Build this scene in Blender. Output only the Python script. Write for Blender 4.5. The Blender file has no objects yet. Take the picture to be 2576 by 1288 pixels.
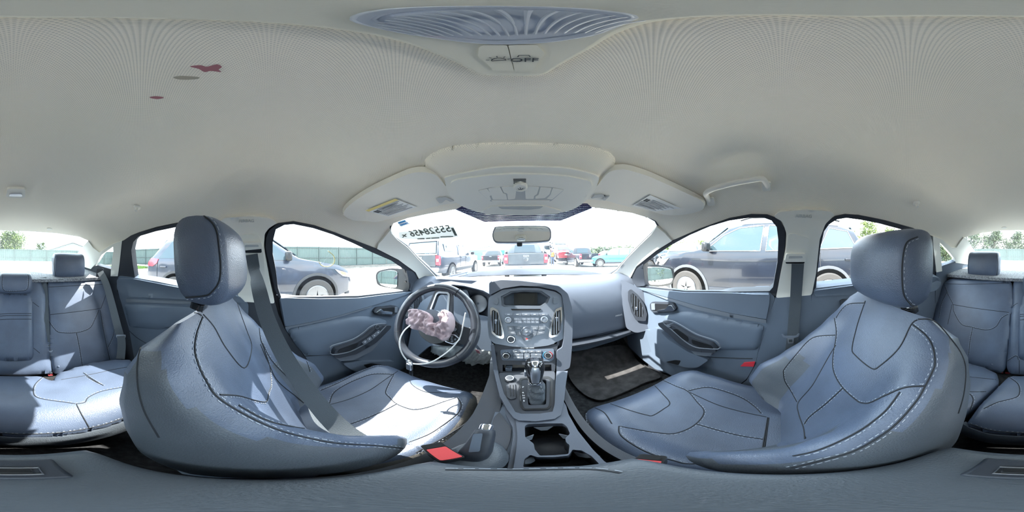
import bpy, bmesh, math, random
from mathutils import Vector, Matrix, Euler
from mathutils.bvhtree import BVHTree
from mathutils.geometry import delaunay_2d_cdt
PI = math.pi
random.seed(7)
SC = bpy.context.scene
COL = SC.collection

# ------------------------------------------------------------------ camera, world, sun, exposure
CAR_UP = 1.12                                   # height of the eye above the gravel; the car is modelled round the eye, then lifted
CAM = Vector((0.018, 0.0, 0.0))
YAW, ROLL = math.radians(4.47), math.radians(1.0)
MROT = Matrix.Rotation(ROLL, 3, 'Y') @ Matrix.Rotation(YAW, 3, 'Z')
cd = bpy.data.cameras.new('camera')
cd.type = 'PANO'
cd.panorama_type = 'EQUIRECTANGULAR' if hasattr(cd, 'panorama_type') else 'EQUIRECTANGULAR'
try:
    cd.cycles.panorama_type = 'EQUIRECTANGULAR'
except Exception:
    pass
cd.clip_start = 0.005
cd.clip_end = 500
cam = bpy.data.objects.new('camera', cd)
COL.objects.link(cam)
_r, _u, _f = MROT @ Vector((1, 0, 0)), MROT @ Vector((0, 0, 1)), MROT @ Vector((0, 1, 0))
_m = Matrix((_r, _u, -_f)).transposed().to_4x4()
_m.translation = CAM + Vector((0, 0, CAR_UP))
cam.matrix_world = _m
SC.camera = cam

SC.view_settings.view_transform = 'Standard'
SC.view_settings.look = 'None'
SC.view_settings.gamma = 1.0
SC.view_settings.use_curve_mapping = False
SC.view_settings.exposure = 2.0
SC.cycles.max_bounces = 14
SC.cycles.diffuse_bounces = 8
SC.cycles.glossy_bounces = 4
SC.cycles.transparent_max_bounces = 16
SC.cycles.sample_clamp_indirect = 6.0
SC.cycles.use_denoising = True
SC.cycles.caustics_reflective = False
SC.cycles.caustics_refractive = False

W = bpy.data.worlds.new('sky')
SC.world = W
W.use_nodes = True
wn, wl = W.node_tree.nodes, W.node_tree.links
wn.clear()
w_out = wn.new('ShaderNodeOutputWorld')
w_bg = wn.new('ShaderNodeBackground')
w_tc = wn.new('ShaderNodeTexCoord')
w_mp = wn.new('ShaderNodeMapping'); w_mp.inputs['Scale'].default_value = (1.2, 1.2, 3.5)
w_no = wn.new('ShaderNodeTexNoise'); w_no.inputs['Scale'].default_value = 1.6; w_no.inputs['Detail'].default_value = 5
w_cr = wn.new('ShaderNodeValToRGB')
w_cr.color_ramp.elements[0].position = 0.42; w_cr.color_ramp.elements[0].color = (0.62, 0.82, 1.0, 1)
w_cr.color_ramp.elements[1].position = 0.62; w_cr.color_ramp.elements[1].color = (1.0, 1.0, 1.0, 1)
wl.new(w_tc.outputs['Generated'], w_mp.inputs['Vector']); wl.new(w_mp.outputs['Vector'], w_no.inputs['Vector'])
wl.new(w_no.outputs['Fac'], w_cr.inputs['Fac']); wl.new(w_cr.outputs['Color'], w_bg.inputs['Color'])
w_bg.inputs['Strength'].default_value = 2.3
wl.new(w_bg.outputs['Background'], w_out.inputs['Surface'])

SUN_AZ, SUN_EL = -81.0, 51.0                    # degrees right of the car's nose, degrees up
sd = bpy.data.lights.new('sun', 'SUN')
sd.energy = 6.2
sd.angle = math.radians(0.6)
sd.color = (1.0, 0.96, 0.90)
sun = bpy.data.objects.new('sun', sd)
COL.objects.link(sun)
_sa, _se = math.radians(SUN_AZ), math.radians(SUN_EL)
SUN_DIR = Vector((math.sin(_sa) * math.cos(_se), math.cos(_sa) * math.cos(_se), math.sin(_se)))
sun.rotation_euler = SUN_DIR.to_track_quat('Z', 'Y').to_euler()
sun.location = SUN_DIR * 20

# ------------------------------------------------------------------ helpers
def ray(px, py):
    az = (px - 1288) / 1288 * PI
    el = (644 - py) / 644 * PI / 2
    return MROT @ Vector((math.sin(az) * math.cos(el), math.cos(az) * math.cos(el), math.sin(el)))

def proj(p):
    d = MROT.transposed() @ (Vector(p) - CAM)
    az = math.atan2(d.x, d.y); el = math.asin(max(-1, min(1, d.z / d.length)))
    return 1288 + az / PI * 1288, 644 - el / (PI / 2) * 644

def P(px, py, x=None, y=None, z=None, r=None, surf=None, h=None):
    """the point of the car (or the yard) seen at a pixel, at a known depth"""
    d = ray(px, py)
    if x is not None: t = (x - CAM.x) / d.x
    elif y is not None: t = (y - CAM.y) / d.y
    elif z is not None: t = (z - CAM.z) / d.z
    elif h is not None: t = h / math.hypot(d.x, d.y)
    elif r is not None: t = r
    else: return march(d, surf)
    return CAM + d * t

def march(d, surf, t0=0.03, t1=3.0):
    n = 60
    a = t0; fa = surf(*(CAM + d * a)); best = (abs(fa), a)
    for i in range(1, n + 1):
        b = t0 * (t1 / t0) ** (i / n)
        fb = surf(*(CAM + d * b))
        if abs(fb) < best[0]: best = (abs(fb), b)
        if fa < 0 <= fb:
            for _ in range(18):
                m = (a + b) / 2
                if surf(*(CAM + d * m)) < 0: a = m
                else: b = m
            return CAM + d * a
        a, fa = b, fb
    return CAM + d * best[1]

def grad(surf, p, e=2e-3):
    g = Vector([surf(*(p + Vector([e if i == k else 0 for i in range(3)]))) - surf(*(p - Vector([e if i == k else 0 for i in range(3)]))) for k in range(3)])
    return g.normalized() if g.length > 1e-9 else Vector((0, 0, 1))

def crs(pts, n=5, closed=True):
    """Catmull-Rom through the points"""
    out, m = [], len(pts)
    rng = range(m) if closed else range(m - 1)
    for i in rng:
        if closed: p0, p1, p2, p3 = pts[i - 1], pts[i], pts[(i + 1) % m], pts[(i + 2) % m]
        else: p0, p1, p2, p3 = pts[max(i - 1, 0)], pts[i], pts[i + 1], pts[min(i + 2, m - 1)]
        for k in range(n):
            t = k / n
            out.append(tuple(0.5 * ((2 * b) + (-a + c) * t + (2 * a - 5 * b + 4 * c - d) * t * t + (-a + 3 * b - 3 * c + d) * t ** 3) for a, b, c, d in zip(p0, p1, p2, p3)))
    if not closed: out.append(tuple(pts[-1]))
    return out

def rc(pts, r=6, n=4):
    """round the corners of a polygon by radius r"""
    out, m = [], len(pts)
    for i in range(m):
        a, b, c = Vector(pts[i - 1]), Vector(pts[i]), Vector(pts[(i + 1) % m])
        u, v = (a - b), (c - b)
        k = min(r, u.length * .45, v.length * .45)
        p, q = b + u.normalized() * k, b + v.normalized() * k
        for j in range(n + 1):
            t = j / n
            out.append(tuple(p * (1 - t) ** 2 + b * 2 * t * (1 - t) + q * t * t))
    return out

def mesh_obj(name, verts, faces, mat, parent=None, smooth=True, bevel=0, seg=2, auto=35):
    me = bpy.data.meshes.new(name)
    me.from_pydata([tuple(v) for v in verts], [], faces)
    me.validate()
    return fin(name, me, mat, parent, smooth, bevel, seg, auto)

def fin(name, me, mat, parent=None, smooth=True, bevel=0, seg=2, auto=35):
    me.materials.append(M[mat] if isinstance(mat, str) else mat)
    bm = bmesh.new(); bm.from_mesh(me)
    bmesh.ops.recalc_face_normals(bm, faces=bm.faces)
    if smooth:
        for f in bm.faces: f.smooth = True
        lim = math.radians(auto)
        for e in bm.edges:
            if len(e.link_faces) != 2 or e.calc_face_angle(0) > lim: e.smooth = False
    bm.to_mesh(me); bm.free()
    o = bpy.data.objects.new(name, me)
    COL.objects.link(o)
    if parent is not None: o.parent = parent
    if bevel:
        b = o.modifiers.new('bevel', 'BEVEL'); b.width = bevel; b.segments = seg; b.limit_method = 'ANGLE'; b.angle_limit = math.radians(38); b.harden_normals = False
    return o

def bm_obj(name, bm, mat, parent=None, smooth=True, bevel=0, seg=2, auto=35):
    me = bpy.data.meshes.new(name)
    bm.to_mesh(me); bm.free()
    return fin(name, me, mat, parent, smooth, bevel, seg, auto)

def thing(name, label=None, cat=None, group=None, kind=None, parent=None):
    o = bpy.data.objects.new(name, None)
    COL.objects.link(o); o.empty_display_size = .05
    if parent is not None: o.parent = parent
    return tag(o, label, cat, group, kind)

def tag(o, label=None, cat=None, group=None, kind=None):
    if label: o['label'] = label
    if cat: o['category'] = cat
    if group: o['group'] = group
    if kind: o['kind'] = kind
    return o

def inside(poly, x, y):
    c = False; j = len(poly) - 1
    for i in range(len(poly)):
        xi, yi = poly[i]; xj, yj = poly[j]
        if (yi > y) != (yj > y) and x < (xj - xi) * (y - yi) / (yj - yi) + xi: c = not c
        j = i
    return c

def resample(poly, step):
    out = []
    for i in range(len(poly)):
        a, b = Vector(poly[i]), Vector(poly[(i + 1) % len(poly)])
        n = max(1, int((b - a).length / step))
        for k in range(n): out.append(tuple(a + (b - a) * k / n))
    return out

def tri2d(outline, holes=(), step=12):
    loops = [resample(outline, step)] + [resample(h, step) for h in holes]
    pts, edges = [], []
    for lp in loops:
        b = len(pts); pts += [Vector(p) for p in lp]
        edges += [(b + i, b + (i + 1) % len(lp)) for i in range(len(lp))]
    xs = [p.x for p in pts]; ys = [p.y for p in pts]
    gx = math.floor(min(xs) / step) * step
    while gx < max(xs):
        gy = math.floor(min(ys) / step) * step
        while gy < max(ys):
            q = (gx + .37 * step, gy + .41 * step)
            if inside(outline, *q) and not any(inside(h, *q) for h in holes): pts.append(Vector(q))
            gy += step
        gx += step
    vs, es, fs, *_ = delaunay_2d_cdt(pts, edges, [], 0, 1e-4)
    keep = []
    for f in fs:
        c = sum((vs[i] for i in f), Vector((0, 0))) / len(f)
        if inside(outline, c.x, c.y) and not any(inside(h, c.x, c.y) for h in holes): keep.append(tuple(f))
    return vs, keep

def patch(name, outline, mat, where, thick=.01, parent=None, holes=(), step=14, lift=0.0, bevel=0, seg=2, auto=35, dome=0, domew=20):
    """a panel whose outline is seen at these pixels, lying on the surface `where`
    (a function surf(x, y, z) that is negative on the eye's side, or keyword dict for P), with real thickness behind it"""
    vs, fs = tri2d(outline, holes, step)
    surf = where if callable(where) else plane_surf(**where)
    front, back = [], []
    rim = resample(outline, step) if dome else None
    for v in vs:
        p = march(ray(v.x, v.y), surf)
        n = grad(surf, p)
        if n.dot(p - CAM) < 0: n = -n
        k = lift
        if dome:
            dd = min((Vector(q) - v).length for q in rim)
            k += dome * (1 - (1 - min(1, dd / domew)) ** 2) ** .5
        front.append(p - n * k); back.append(p + n * thick)
    n0 = len(front)
    faces = [tuple(f) for f in fs] + [tuple(reversed([i + n0 for i in f])) for f in fs]
    cnt = {}
    for f in fs:
        for a, b in zip(f, f[1:] + f[:1]):
            cnt[(a, b)] = 1
    for (a, b) in cnt:
        if (b, a) not in cnt: faces.append((b, a, a + n0, b + n0))
    return mesh_obj(name, front + back, faces, mat, parent, bevel=bevel, seg=seg, auto=auto)

def plane_surf(x=None, y=None, z=None, pts=None):
    """implicit plane; the eye is on its negative side"""
    if pts is not None:
        a, b, c = [Vector(p) for p in pts]
        n = (b - a).cross(c - a).normalized()
        if n.dot(CAM - a) > 0: n = -n
        return lambda X, Y, Z: n.x * (X - a.x) + n.y * (Y - a.y) + n.z * (Z - a.z)
    if x is not None: return (lambda X, Y, Z: (X - x)) if x > CAM.x else (lambda X, Y, Z: (x - X))
    if y is not None: return (lambda X, Y, Z: (Y - y)) if y > 0 else (lambda X, Y, Z: (y - Y))
    return (lambda X, Y, Z: (Z - z)) if z > 0 else (lambda X, Y, Z: (z - Z))

def offs(surf, d):
    """the surface moved d towards the eye"""
    return lambda X, Y, Z: surf(X, Y, Z) + d

def sweep(bm, path, rad, ns=8, closed=False, flat=None, up=None):
    """tube (or flat strip when flat=(w,t)) along the 3-D path"""
    path = [Vector(p) for p in path]; n = len(path)
    rings = []; nrm = None
    for i, p in enumerate(path):
        if closed: t = path[(i + 1) % n] - path[i - 1]
        else: t = path[min(i + 1, n - 1)] - path[max(i - 1, 0)]
        if t.length < 1e-9: t = Vector((0, 0, 1))
        t.normalize()
        if up is not None:
            uu = up[i] if isinstance(up, list) else Vector(up)
            nrm = (uu - t * uu.dot(t))
            if nrm.length < 1e-6: nrm = t.orthogonal()
            nrm.normalize()
        elif nrm is None: nrm = t.orthogonal().normalized()
        else:
            nrm = nrm - t * nrm.dot(t)
            nrm = nrm.normalized() if nrm.length > 1e-6 else t.orthogonal().normalized()
        b = t.cross(nrm)
        r = rad[i] if isinstance(rad, (list, tuple)) else rad
        ring = []
        if flat:
            w, th = flat
            for (sx, sy) in ((-1, -1), (1, -1), (1, 1), (-1, 1)):
                ring.append(bm.verts.new(p + b * sx * w / 2 + nrm * sy * th / 2))
        else:
            for k in range(ns):
                a = 2 * PI * k / ns
                ring.append(bm.verts.new(p + nrm * math.cos(a) * r + b * math.sin(a) * r))
        rings.append(ring)
    m = len(rings[0])
    for i in range(n if closed else n - 1):
        r0, r1 = rings[i], rings[(i + 1) % n]
        for k in range(m): bm.faces.new((r0[k], r0[(k + 1) % m], r1[(k + 1) % m], r1[k]))
    if not closed:
        bm.faces.new(rings[0][::-1]); bm.faces.new(rings[-1])
    return bm

def tube(name, path, rad, mat, parent=None, ns=8, closed=False, flat=None, up=None, bevel=0):
    return bm_obj(name, sweep(bmesh.new(), path, rad, ns, closed, flat, up), mat, parent, bevel=bevel)

def box_bm(bm, c, s, rot=None):
    r = bmesh.ops.create_cube(bm, size=1)
    m = Matrix.Translation(Vector(c)) @ (rot.to_4x4() if rot is not None else Matrix.Identity(4)) @ Matrix.Diagonal((*s, 1))
    bmesh.ops.transform(bm, matrix=m, verts=r['verts'])
    return r['verts']

def box(name, c, s, mat, parent=None, rot=None, bevel=.003, seg=2):
    bm = bmesh.new(); box_bm(bm, c, s, rot)
    return bm_obj(name, bm, mat, parent, bevel=bevel, seg=seg)

def frame_of(n, up=(0, 0, 1)):
    n = Vector(n).normalized(); u = Vector(up)
    x = u.cross(n)
    if x.length < 1e-5: x = Vector((1, 0, 0)).cross(n)
    x.normalize(); y = n.cross(x)
    return Matrix((x, y, n)).transposed()        # columns: right, up, normal

def lathe(name, c, axis, prof, mat, parent=None, ns=24, auto=35, bevel=0):
    """prof: list of (radius, height along axis)"""
    R = frame_of(axis); c = Vector(c)
    bm = bmesh.new(); rings = []
    for (r, h) in prof:
        rings.append([bm.verts.new(c + R @ Vector((math.cos(2 * PI * k / ns) * r, math.sin(2 * PI * k / ns) * r, h))) for k in range(ns)] if r > 1e-6 else [bm.verts.new(c + R @ Vector((0, 0, h)))])
    for a, b in zip(rings, rings[1:]):
        for k in range(ns):
            k2 = (k + 1) % ns
            if len(a) == 1 and len(b) == 1: continue
            if len(a) == 1: bm.faces.new((a[0], b[k], b[k2]))
            elif len(b) == 1: bm.faces.new((a[k], a[k2], b[0]))
            else: bm.faces.new((a[k], a[k2], b[k2], b[k]))
    if len(rings[0]) > 1: bm.faces.new(rings[0])
    if len(rings[-1]) > 1: bm.faces.new(rings[-1])
    return bm_obj(name, bm, mat, parent, auto=auto, bevel=bevel)

def prism(name, poly, R, c, thick, mat, parent=None, bevel=0, seg=2, holes=(), step=1e9):
    """2-D polygon in the frame R at c (front face towards R's normal), extruded backwards"""
    vs, fs = tri2d(poly, holes, step if step < 1e8 else 10 * max(max(abs(a) for a in p) for p in poly) + 1)
    c = Vector(c); n0 = len(vs)
    V = [c + R @ Vector((v.x, v.y, 0)) for v in vs] + [c + R @ Vector((v.x, v.y, -thick)) for v in vs]
    faces = [tuple(f) for f in fs] + [tuple(reversed([i + n0 for i in f])) for f in fs]
    cnt = {(a, b) for f in fs for a, b in zip(f, f[1:] + f[:1])}
    for (a, b) in cnt:
        if (b, a) not in cnt: faces.append((b, a, a + n0, b + n0))
    return mesh_obj(name, V, faces, mat, parent, bevel=bevel, seg=seg)

def text(name, s, R, c, size, mat, parent=None, mirror=False, depth=.0004, align='CENTER', sx=1.0, bold=0):
    cu = bpy.data.curves.new(name, 'FONT')
    cu.body = s; cu.size = size; cu.align_x = align; cu.align_y = 'CENTER'; cu.extrude = depth; cu.offset = bold
    cu.resolution_u = 3
    o = bpy.data.objects.new('tmp_text', cu); COL.objects.link(o)
    bpy.context.view_layer.update()
    me = bpy.data.meshes.new_from_object(o.evaluated_get(bpy.context.evaluated_depsgraph_get()))
    bpy.data.objects.remove(o)
    m = Matrix.Translation(Vector(c)) @ R.to_4x4() @ Matrix.Diagonal((-sx if mirror else sx, 1, 1, 1))
    me.transform(m)
    me.name = name
    return fin(name, me, mat, parent, smooth=False)

def grid_mesh(name, rows, mat, parent=None, closed_u=False, thick=0, cap=False, auto=50, bevel=0):
    """rows of equal-length point lists"""
    m = len(rows[0]); V = [Vector(p) for r in rows for p in r]; F = []
    for i in range(len(rows) - 1):
        for k in range(m if closed_u else m - 1):
            F.append((i * m + k, i * m + (k + 1) % m, (i + 1) * m + (k + 1) % m, (i + 1) * m + k))
    if cap:
        F.append(tuple(range(m))); F.append(tuple(reversed(range((len(rows) - 1) * m, len(rows) * m))))
    o = mesh_obj(name, V, F, mat, parent, auto=auto, bevel=bevel)
    if thick:
        s = o.modifiers.new('solid', 'SOLIDIFY'); s.thickness = thick; s.offset = 0
    return o

def loft(name, rows, m, parent, sub=0):
    o = grid_mesh(name, rows, m, parent, closed_u=True, cap=True, auto=70)
    if sub:
        s = o.modifiers.new('sub', 'SUBSURF'); s.levels = sub; s.render_levels = sub
    return o

# ------------------------------------------------------------------ materials
M = {}
def mat(name, col, rough=.6, metal=0, bump=0, bscale=200, spec=.5, var=0, vscale=8, coat=0, col2=None, bdist=.002, bdetail=3, kind='noise', emit=0, sheen=0):
    m = bpy.data.materials.new(name); m.use_nodes = True
    n, l = m.node_tree.nodes, m.node_tree.links
    b = n['Principled BSDF']
    b.inputs['Base Color'].default_value = (*col, 1); b.inputs['Roughness'].default_value = rough; b.inputs['Metallic'].default_value = metal
    b.inputs['Specular IOR Level'].default_value = spec
    if coat: b.inputs['Coat Weight'].default_value = coat; b.inputs['Coat Roughness'].default_value = .05
    if sheen: b.inputs['Sheen Weight'].default_value = sheen; b.inputs['Sheen Roughness'].default_value = .4
    if emit:
        b.inputs['Emission Color'].default_value = (*col, 1); b.inputs['Emission Strength'].default_value = emit
    tc = n.new('ShaderNodeTexCoord')
    if bump:
        t = n.new('ShaderNodeTexVoronoi' if kind == 'voronoi' else 'ShaderNodeTexNoise')
        t.inputs['Scale'].default_value = bscale
        if kind != 'voronoi': t.inputs['Detail'].default_value = bdetail
        l.new(tc.outputs['Object'], t.inputs['Vector'])
        bp = n.new('ShaderNodeBump'); bp.inputs['Strength'].default_value = bump; bp.inputs['Distance'].default_value = bdist
        l.new(t.outputs['Distance' if kind == 'voronoi' else 'Fac'], bp.inputs['Height']); l.new(bp.outputs['Normal'], b.inputs['Normal'])
    if var or col2:
        t2 = n.new('ShaderNodeTexNoise'); t2.inputs['Scale'].default_value = vscale; t2.inputs['Detail'].default_value = 6
        l.new(tc.outputs['Object'], t2.inputs['Vector'])
        rp = n.new('ShaderNodeValToRGB'); rp.color_ramp.elements[0].position = .35; rp.color_ramp.elements[1].position = .68
        c2 = col2 or tuple(min(1, c * (1 + var)) for c in col)
        c1 = col if col2 else tuple(c * (1 - var) for c in col)
        rp.color_ramp.elements[0].color = (*c1, 1); rp.color_ramp.elements[1].color = (*c2, 1)
        l.new(t2.outputs['Fac'], rp.inputs['Fac']); l.new(rp.outputs['Color'], b.inputs['Base Color'])
    M[name] = m
    return m

def glass(name, tint=(.97, 1, .99), refl=.06, dirt=0.0, dcol=(.8, .85, .9)):
    m = bpy.data.materials.new(name); m.use_nodes = True
    n, l = m.node_tree.nodes, m.node_tree.links
    n.clear()
    out = n.new('ShaderNodeOutputMaterial'); tr = n.new('ShaderNodeBsdfTransparent'); gl = n.new('ShaderNodeBsdfGlossy')
    tr.inputs['Color'].default_value = (*tint, 1); gl.inputs['Roughness'].default_value = .02
    fr = n.new('ShaderNodeLayerWeight'); fr.inputs['Blend'].default_value = .5
    pw = n.new('ShaderNodeMath'); pw.operation = 'POWER'; pw.inputs[1].default_value = 5
    ml = n.new('ShaderNodeMath'); ml.operation = 'MULTIPLY_ADD'; ml.inputs[1].default_value = .9; ml.inputs[2].default_value = refl; ml.use_clamp = True
    mx = n.new('ShaderNodeMixShader')
    l.new(fr.outputs['Facing'], pw.inputs[0]); l.new(pw.outputs[0], ml.inputs[0]); l.new(ml.outputs[0], mx.inputs[0]); l.new(tr.outputs[0], mx.inputs[1]); l.new(gl.outputs[0], mx.inputs[2])
    last = mx
    if dirt:
        df = n.new('ShaderNodeBsdfDiffuse'); df.inputs['Color'].default_value = (*dcol, 1)
        tc = n.new('ShaderNodeTexCoord'); no = n.new('ShaderNodeTexNoise'); no.inputs['Scale'].default_value = 4; no.inputs['Detail'].default_value = 8
        rp = n.new('ShaderNodeMapRange'); rp.inputs[1].default_value = .35; rp.inputs[2].default_value = .8; rp.inputs[3].default_value = dirt * .3; rp.inputs[4].default_value = dirt * 2
        m2 = n.new('ShaderNodeMixShader')
        l.new(tc.outputs['Object'], no.inputs['Vector']); l.new(no.outputs['Fac'], rp.inputs[0]); l.new(rp.outputs[0], m2.inputs[0])
        l.new(mx.outputs[0], m2.inputs[1]); l.new(df.outputs[0], m2.inputs[2]); last = m2
    l.new(last.outputs[0], out.inputs['Surface'])
    M[name] = m
    return m

mat('leather', (.086, .112, .166), .36, bump=.55, bscale=420, spec=.6, var=.16, vscale=7, bdist=.0014)
mat('leather_side', (.084, .098, .115), .42, bump=.6, bscale=380, spec=.55, var=.12, vscale=6, bdist=.0016)
mat('leather_worn', (.17, .16, .145), .6, bump=.4, bscale=300, var=.25, vscale=14)
mat('seam', (.014, .017, .022), .7)
mat('thread', (.42, .46, .52), .7)
mat('plastic', (.105, .135, .180), .55, bump=.35, bscale=900, var=.06, vscale=4, bdist=.0008)
mat('plastic_dash', (.085, .100, .130), .55, bump=.4, bscale=800, var=.05, vscale=4, bdist=.0008)
mat('plastic_dark', (.032, .038, .050), .5, bump=.2, bscale=900)
mat('plastic_black', (.012, .013, .015), .35)
mat('plastic_silver', (.21, .24, .29), .38, metal=.4)
mat('plastic_grey', (.135, .155, .185), .5)
mat('gloss_black', (.015, .016, .018), .12, coat=.5)
mat('chrome', (.80, .82, .86), .12, metal=1)
mat('satin', (.58, .61, .66), .28, metal=.9)
mat('trim_cream', (.84, .82, .74), .55, bump=.25, bscale=700, spec=.3, bdist=.0006)
mat('trim_cream_dark', (.52, .53, .51), .6)
mat('housing_beige', (.78, .74, .62), .55, bump=.2, bscale=700, spec=.3, bdist=.0005)
mat('visor', (.82, .79, .71), .7, bump=.15, bscale=400, spec=.25)
mat('rubber', (.02, .021, .024), .7)
mat('seal', (.025, .028, .036), .5)
mat('carpet', (.048, .048, .050), .95, bump=1, bscale=900, spec=.1, var=.35, vscale=60, bdist=.006)
mat('mat_carpet', (.105, .100, .100), .95, bump=1, bscale=1100, spec=.1, var=.3, vscale=25, bdist=.005)
mat('shelf_felt', (.30, .31, .33), .95, bump=1, bscale=400, spec=.1, var=.4, vscale=120, bdist=.004)
mat('belt', (.065, .080, .095), .6, bump=.8, bscale=700, sheen=.3)
mat('red_button', (.62, .07, .075), .4)
mat('red_lamp', (.62, .03, .05), .2, coat=.6)
mat('airbag', (.52, .40, .43), .8, bump=.5, bscale=900, var=.10, vscale=18, sheen=.2)
mat('airbag_grey', (.55, .58, .57), .8, bump=.5, bscale=900, var=.15, vscale=14)
mat('cable', (.80, .81, .80), .4)
mat('paper', (.78, .79, .78), .6)
mat('paper_yellow', (.80, .66, .25), .6)
mat('ink', (.06, .065, .07), .7)
mat('ink_grey', (.30, .31, .33), .7)
mat('white_mark', (.85, .88, .92), .5)
mat('stain', (.40, .17, .19), .9)
mat('stain_brown', (.42, .37, .29), .9)
mat('lens', (.52, .55, .60), .18, coat=.6, spec=.6)
mat('screen', (.030, .032, .030), .15)
mat('dial', (.045, .052, .062), .4)
mat('needle', (.25, .55, .75), .4)
mat('blue_mark', (.05, .30, .65), .5)
mat('red_mark', (.70, .05, .05), .5)
mat('mirror', (.85, .88, .9), .02, metal=1)
glass('glass_front', (.96, .99, .99), .05, .035)
glass('glass_side', (.94, .97, .97), .05, .006)
glass('glass_rear', (.90, .96, .93), .05, .045)

mat('leather_rim', (.035, .041, .054), .30, bump=.25, bscale=420, spec=.6, var=.25, vscale=20, bdist=.001)
m_ = mat('sticker_film', (.93, .94, .92), .6)
_n, _l = m_.node_tree.nodes, m_.node_tree.links
_d = _n.new('ShaderNodeBsdfTranslucent'); _d.inputs['Color'].default_value = (.9, .92, .92, 1); _m = _n.new('ShaderNodeMixShader'); _m.inputs[0].default_value = .14
_l.new(_n['Principled BSDF'].outputs[0], _m.inputs[1]); _l.new(_d.outputs[0], _m.inputs[2]); _l.new(_m.outputs[0], _n['Material Output'].inputs['Surface'])

def gravel():
    m = mat('gravel', (.46, .43, .38), .95, bump=1, bscale=14, spec=.1, bdist=.03, bdetail=6, col2=(.62, .585, .53), vscale=9)
gravel()
mat('dirt', (.12, .11, .095), .95, bump=1, bscale=6, bdist=.05, var=.3, vscale=3)
mat('grass_green', (.10, .18, .04), .9, var=.3, vscale=20)
mat('fence_teal', (.062, .094, .088), .5, var=.05, vscale=1.2)
mat('fence_dark', (.05, .07, .068), .5)
mat('leaf', (.045, .070, .016), .6, col2=(.12, .17, .035), vscale=1.5)
mat('leaf_dark', (.03, .05, .025), .6, col2=(.07, .10, .04), vscale=1.2)
mat('bark', (.12, .095, .07), .9, bump=.5, bscale=30)
mat('paint_navy', (.009, .012, .020), .22, metal=.1, coat=.6, var=.12, vscale=2)
mat('paint_darkblue', (.018, .026, .045), .30, metal=.1, coat=.8, var=.25, vscale=3)
mat('paint_black', (.010, .012, .016), .25, coat=.9, var=.2, vscale=3)
mat('paint_grey', (.060, .070, .080), .35, metal=.2, coat=.6, var=.15, vscale=3)
mat('paint_white', (.40, .42, .44), .35, coat=.5)
mat('paint_red', (.22, .02, .03), .3, coat=.8)
mat('paint_cyan', (.03, .20, .27), .3, coat=.8)
mat('paint_silver', (.42, .44, .47), .35, metal=.5, coat=.5)
mat('vglass', (.03, .05, .06), .04, spec=.6, coat=.2)
mat('vglass_pale', (.10, .15, .17), .05, spec=.6, coat=.2)
mat('tyre', (.060, .057, .055), .8, spec=.1, bump=.5, bscale=60)
mat('alloy', (.17, .175, .185), .25, metal=.8)
mat('bumper_chrome', (.45, .47, .50), .15, metal=1)
mat('lamp_clear', (.30, .33, .36), .08, coat=1)
mat('lamp_amber', (.75, .33, .12), .2, coat=1)
mat('blue_plastic', (.03, .16, .32), .5)
mat('building_white', (.28, .31, .33), .6)
mat('building_blue', (.10, .22, .42), .6)
mat('siding', (.17, .19, .19), .7)
mat('roof_grey', (.12, .13, .13), .7)
mat('orange_cloth', (.45, .12, .03), .8)
mat('yellow_cloth', (.75, .70, .12), .8)
mat('denim', (.05, .07, .12), .8)
mat('skin', (.50, .30, .21), .6)
mat('cladding_grey', (.075, .08, .088), .5)
mat('cladding_dark', (.030, .032, .036), .6)
mat('ink_green', (.10, .125, .11), .7)
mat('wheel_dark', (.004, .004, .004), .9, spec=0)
mat('bonnet_paint', (.014, .017, .024), .55, spec=.1, var=.3, vscale=6)
# ------------------------------------------------------------------ the cabin as a surface round the eye (negative inside)
def z_roof(x, y):
    return .30 - .075 * min(abs(x) / .55, 1.3) ** 2.2 - (.115 * (y / .62) ** 2 if y > 0 else .095 * (y / 1.15) ** 2)
def x_side(z):
    return .700 - (.42 * (z + .17) if z > -.17 else -.06 * (z + .17) * 1.0)
def s_side(x, y, z):
    return abs(x) - (.700 - .42 * (z + .17) if z > -.17 else .700 + .07 * (z + .17)) + (max(0, -y - .75) * .10)
def s_wind(x, y, z):
    return (y - (.62 + (.185 - z) * 1.78 - .35 * x * x)) * .5
def s_rear(x, y, z):
    return (-y - (1.17 + (.19 - z) * 1.9 - .22 * x * x)) * .47
def smax(a, b, k=.03):
    h = max(k - abs(a - b), 0) / k
    return max(a, b) + h * h * k * .25
def shell(x, y, z):
    r = z - z_roof(x, y)
    s = s_side(x, y, z)
    v = smax(r, s, .12)
    v = smax(v, s_wind(x, y, z), .02)
    v = smax(v, s_rear(x, y, z), .02)
    return max(v, -.80 - z, y - 1.25)

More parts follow.
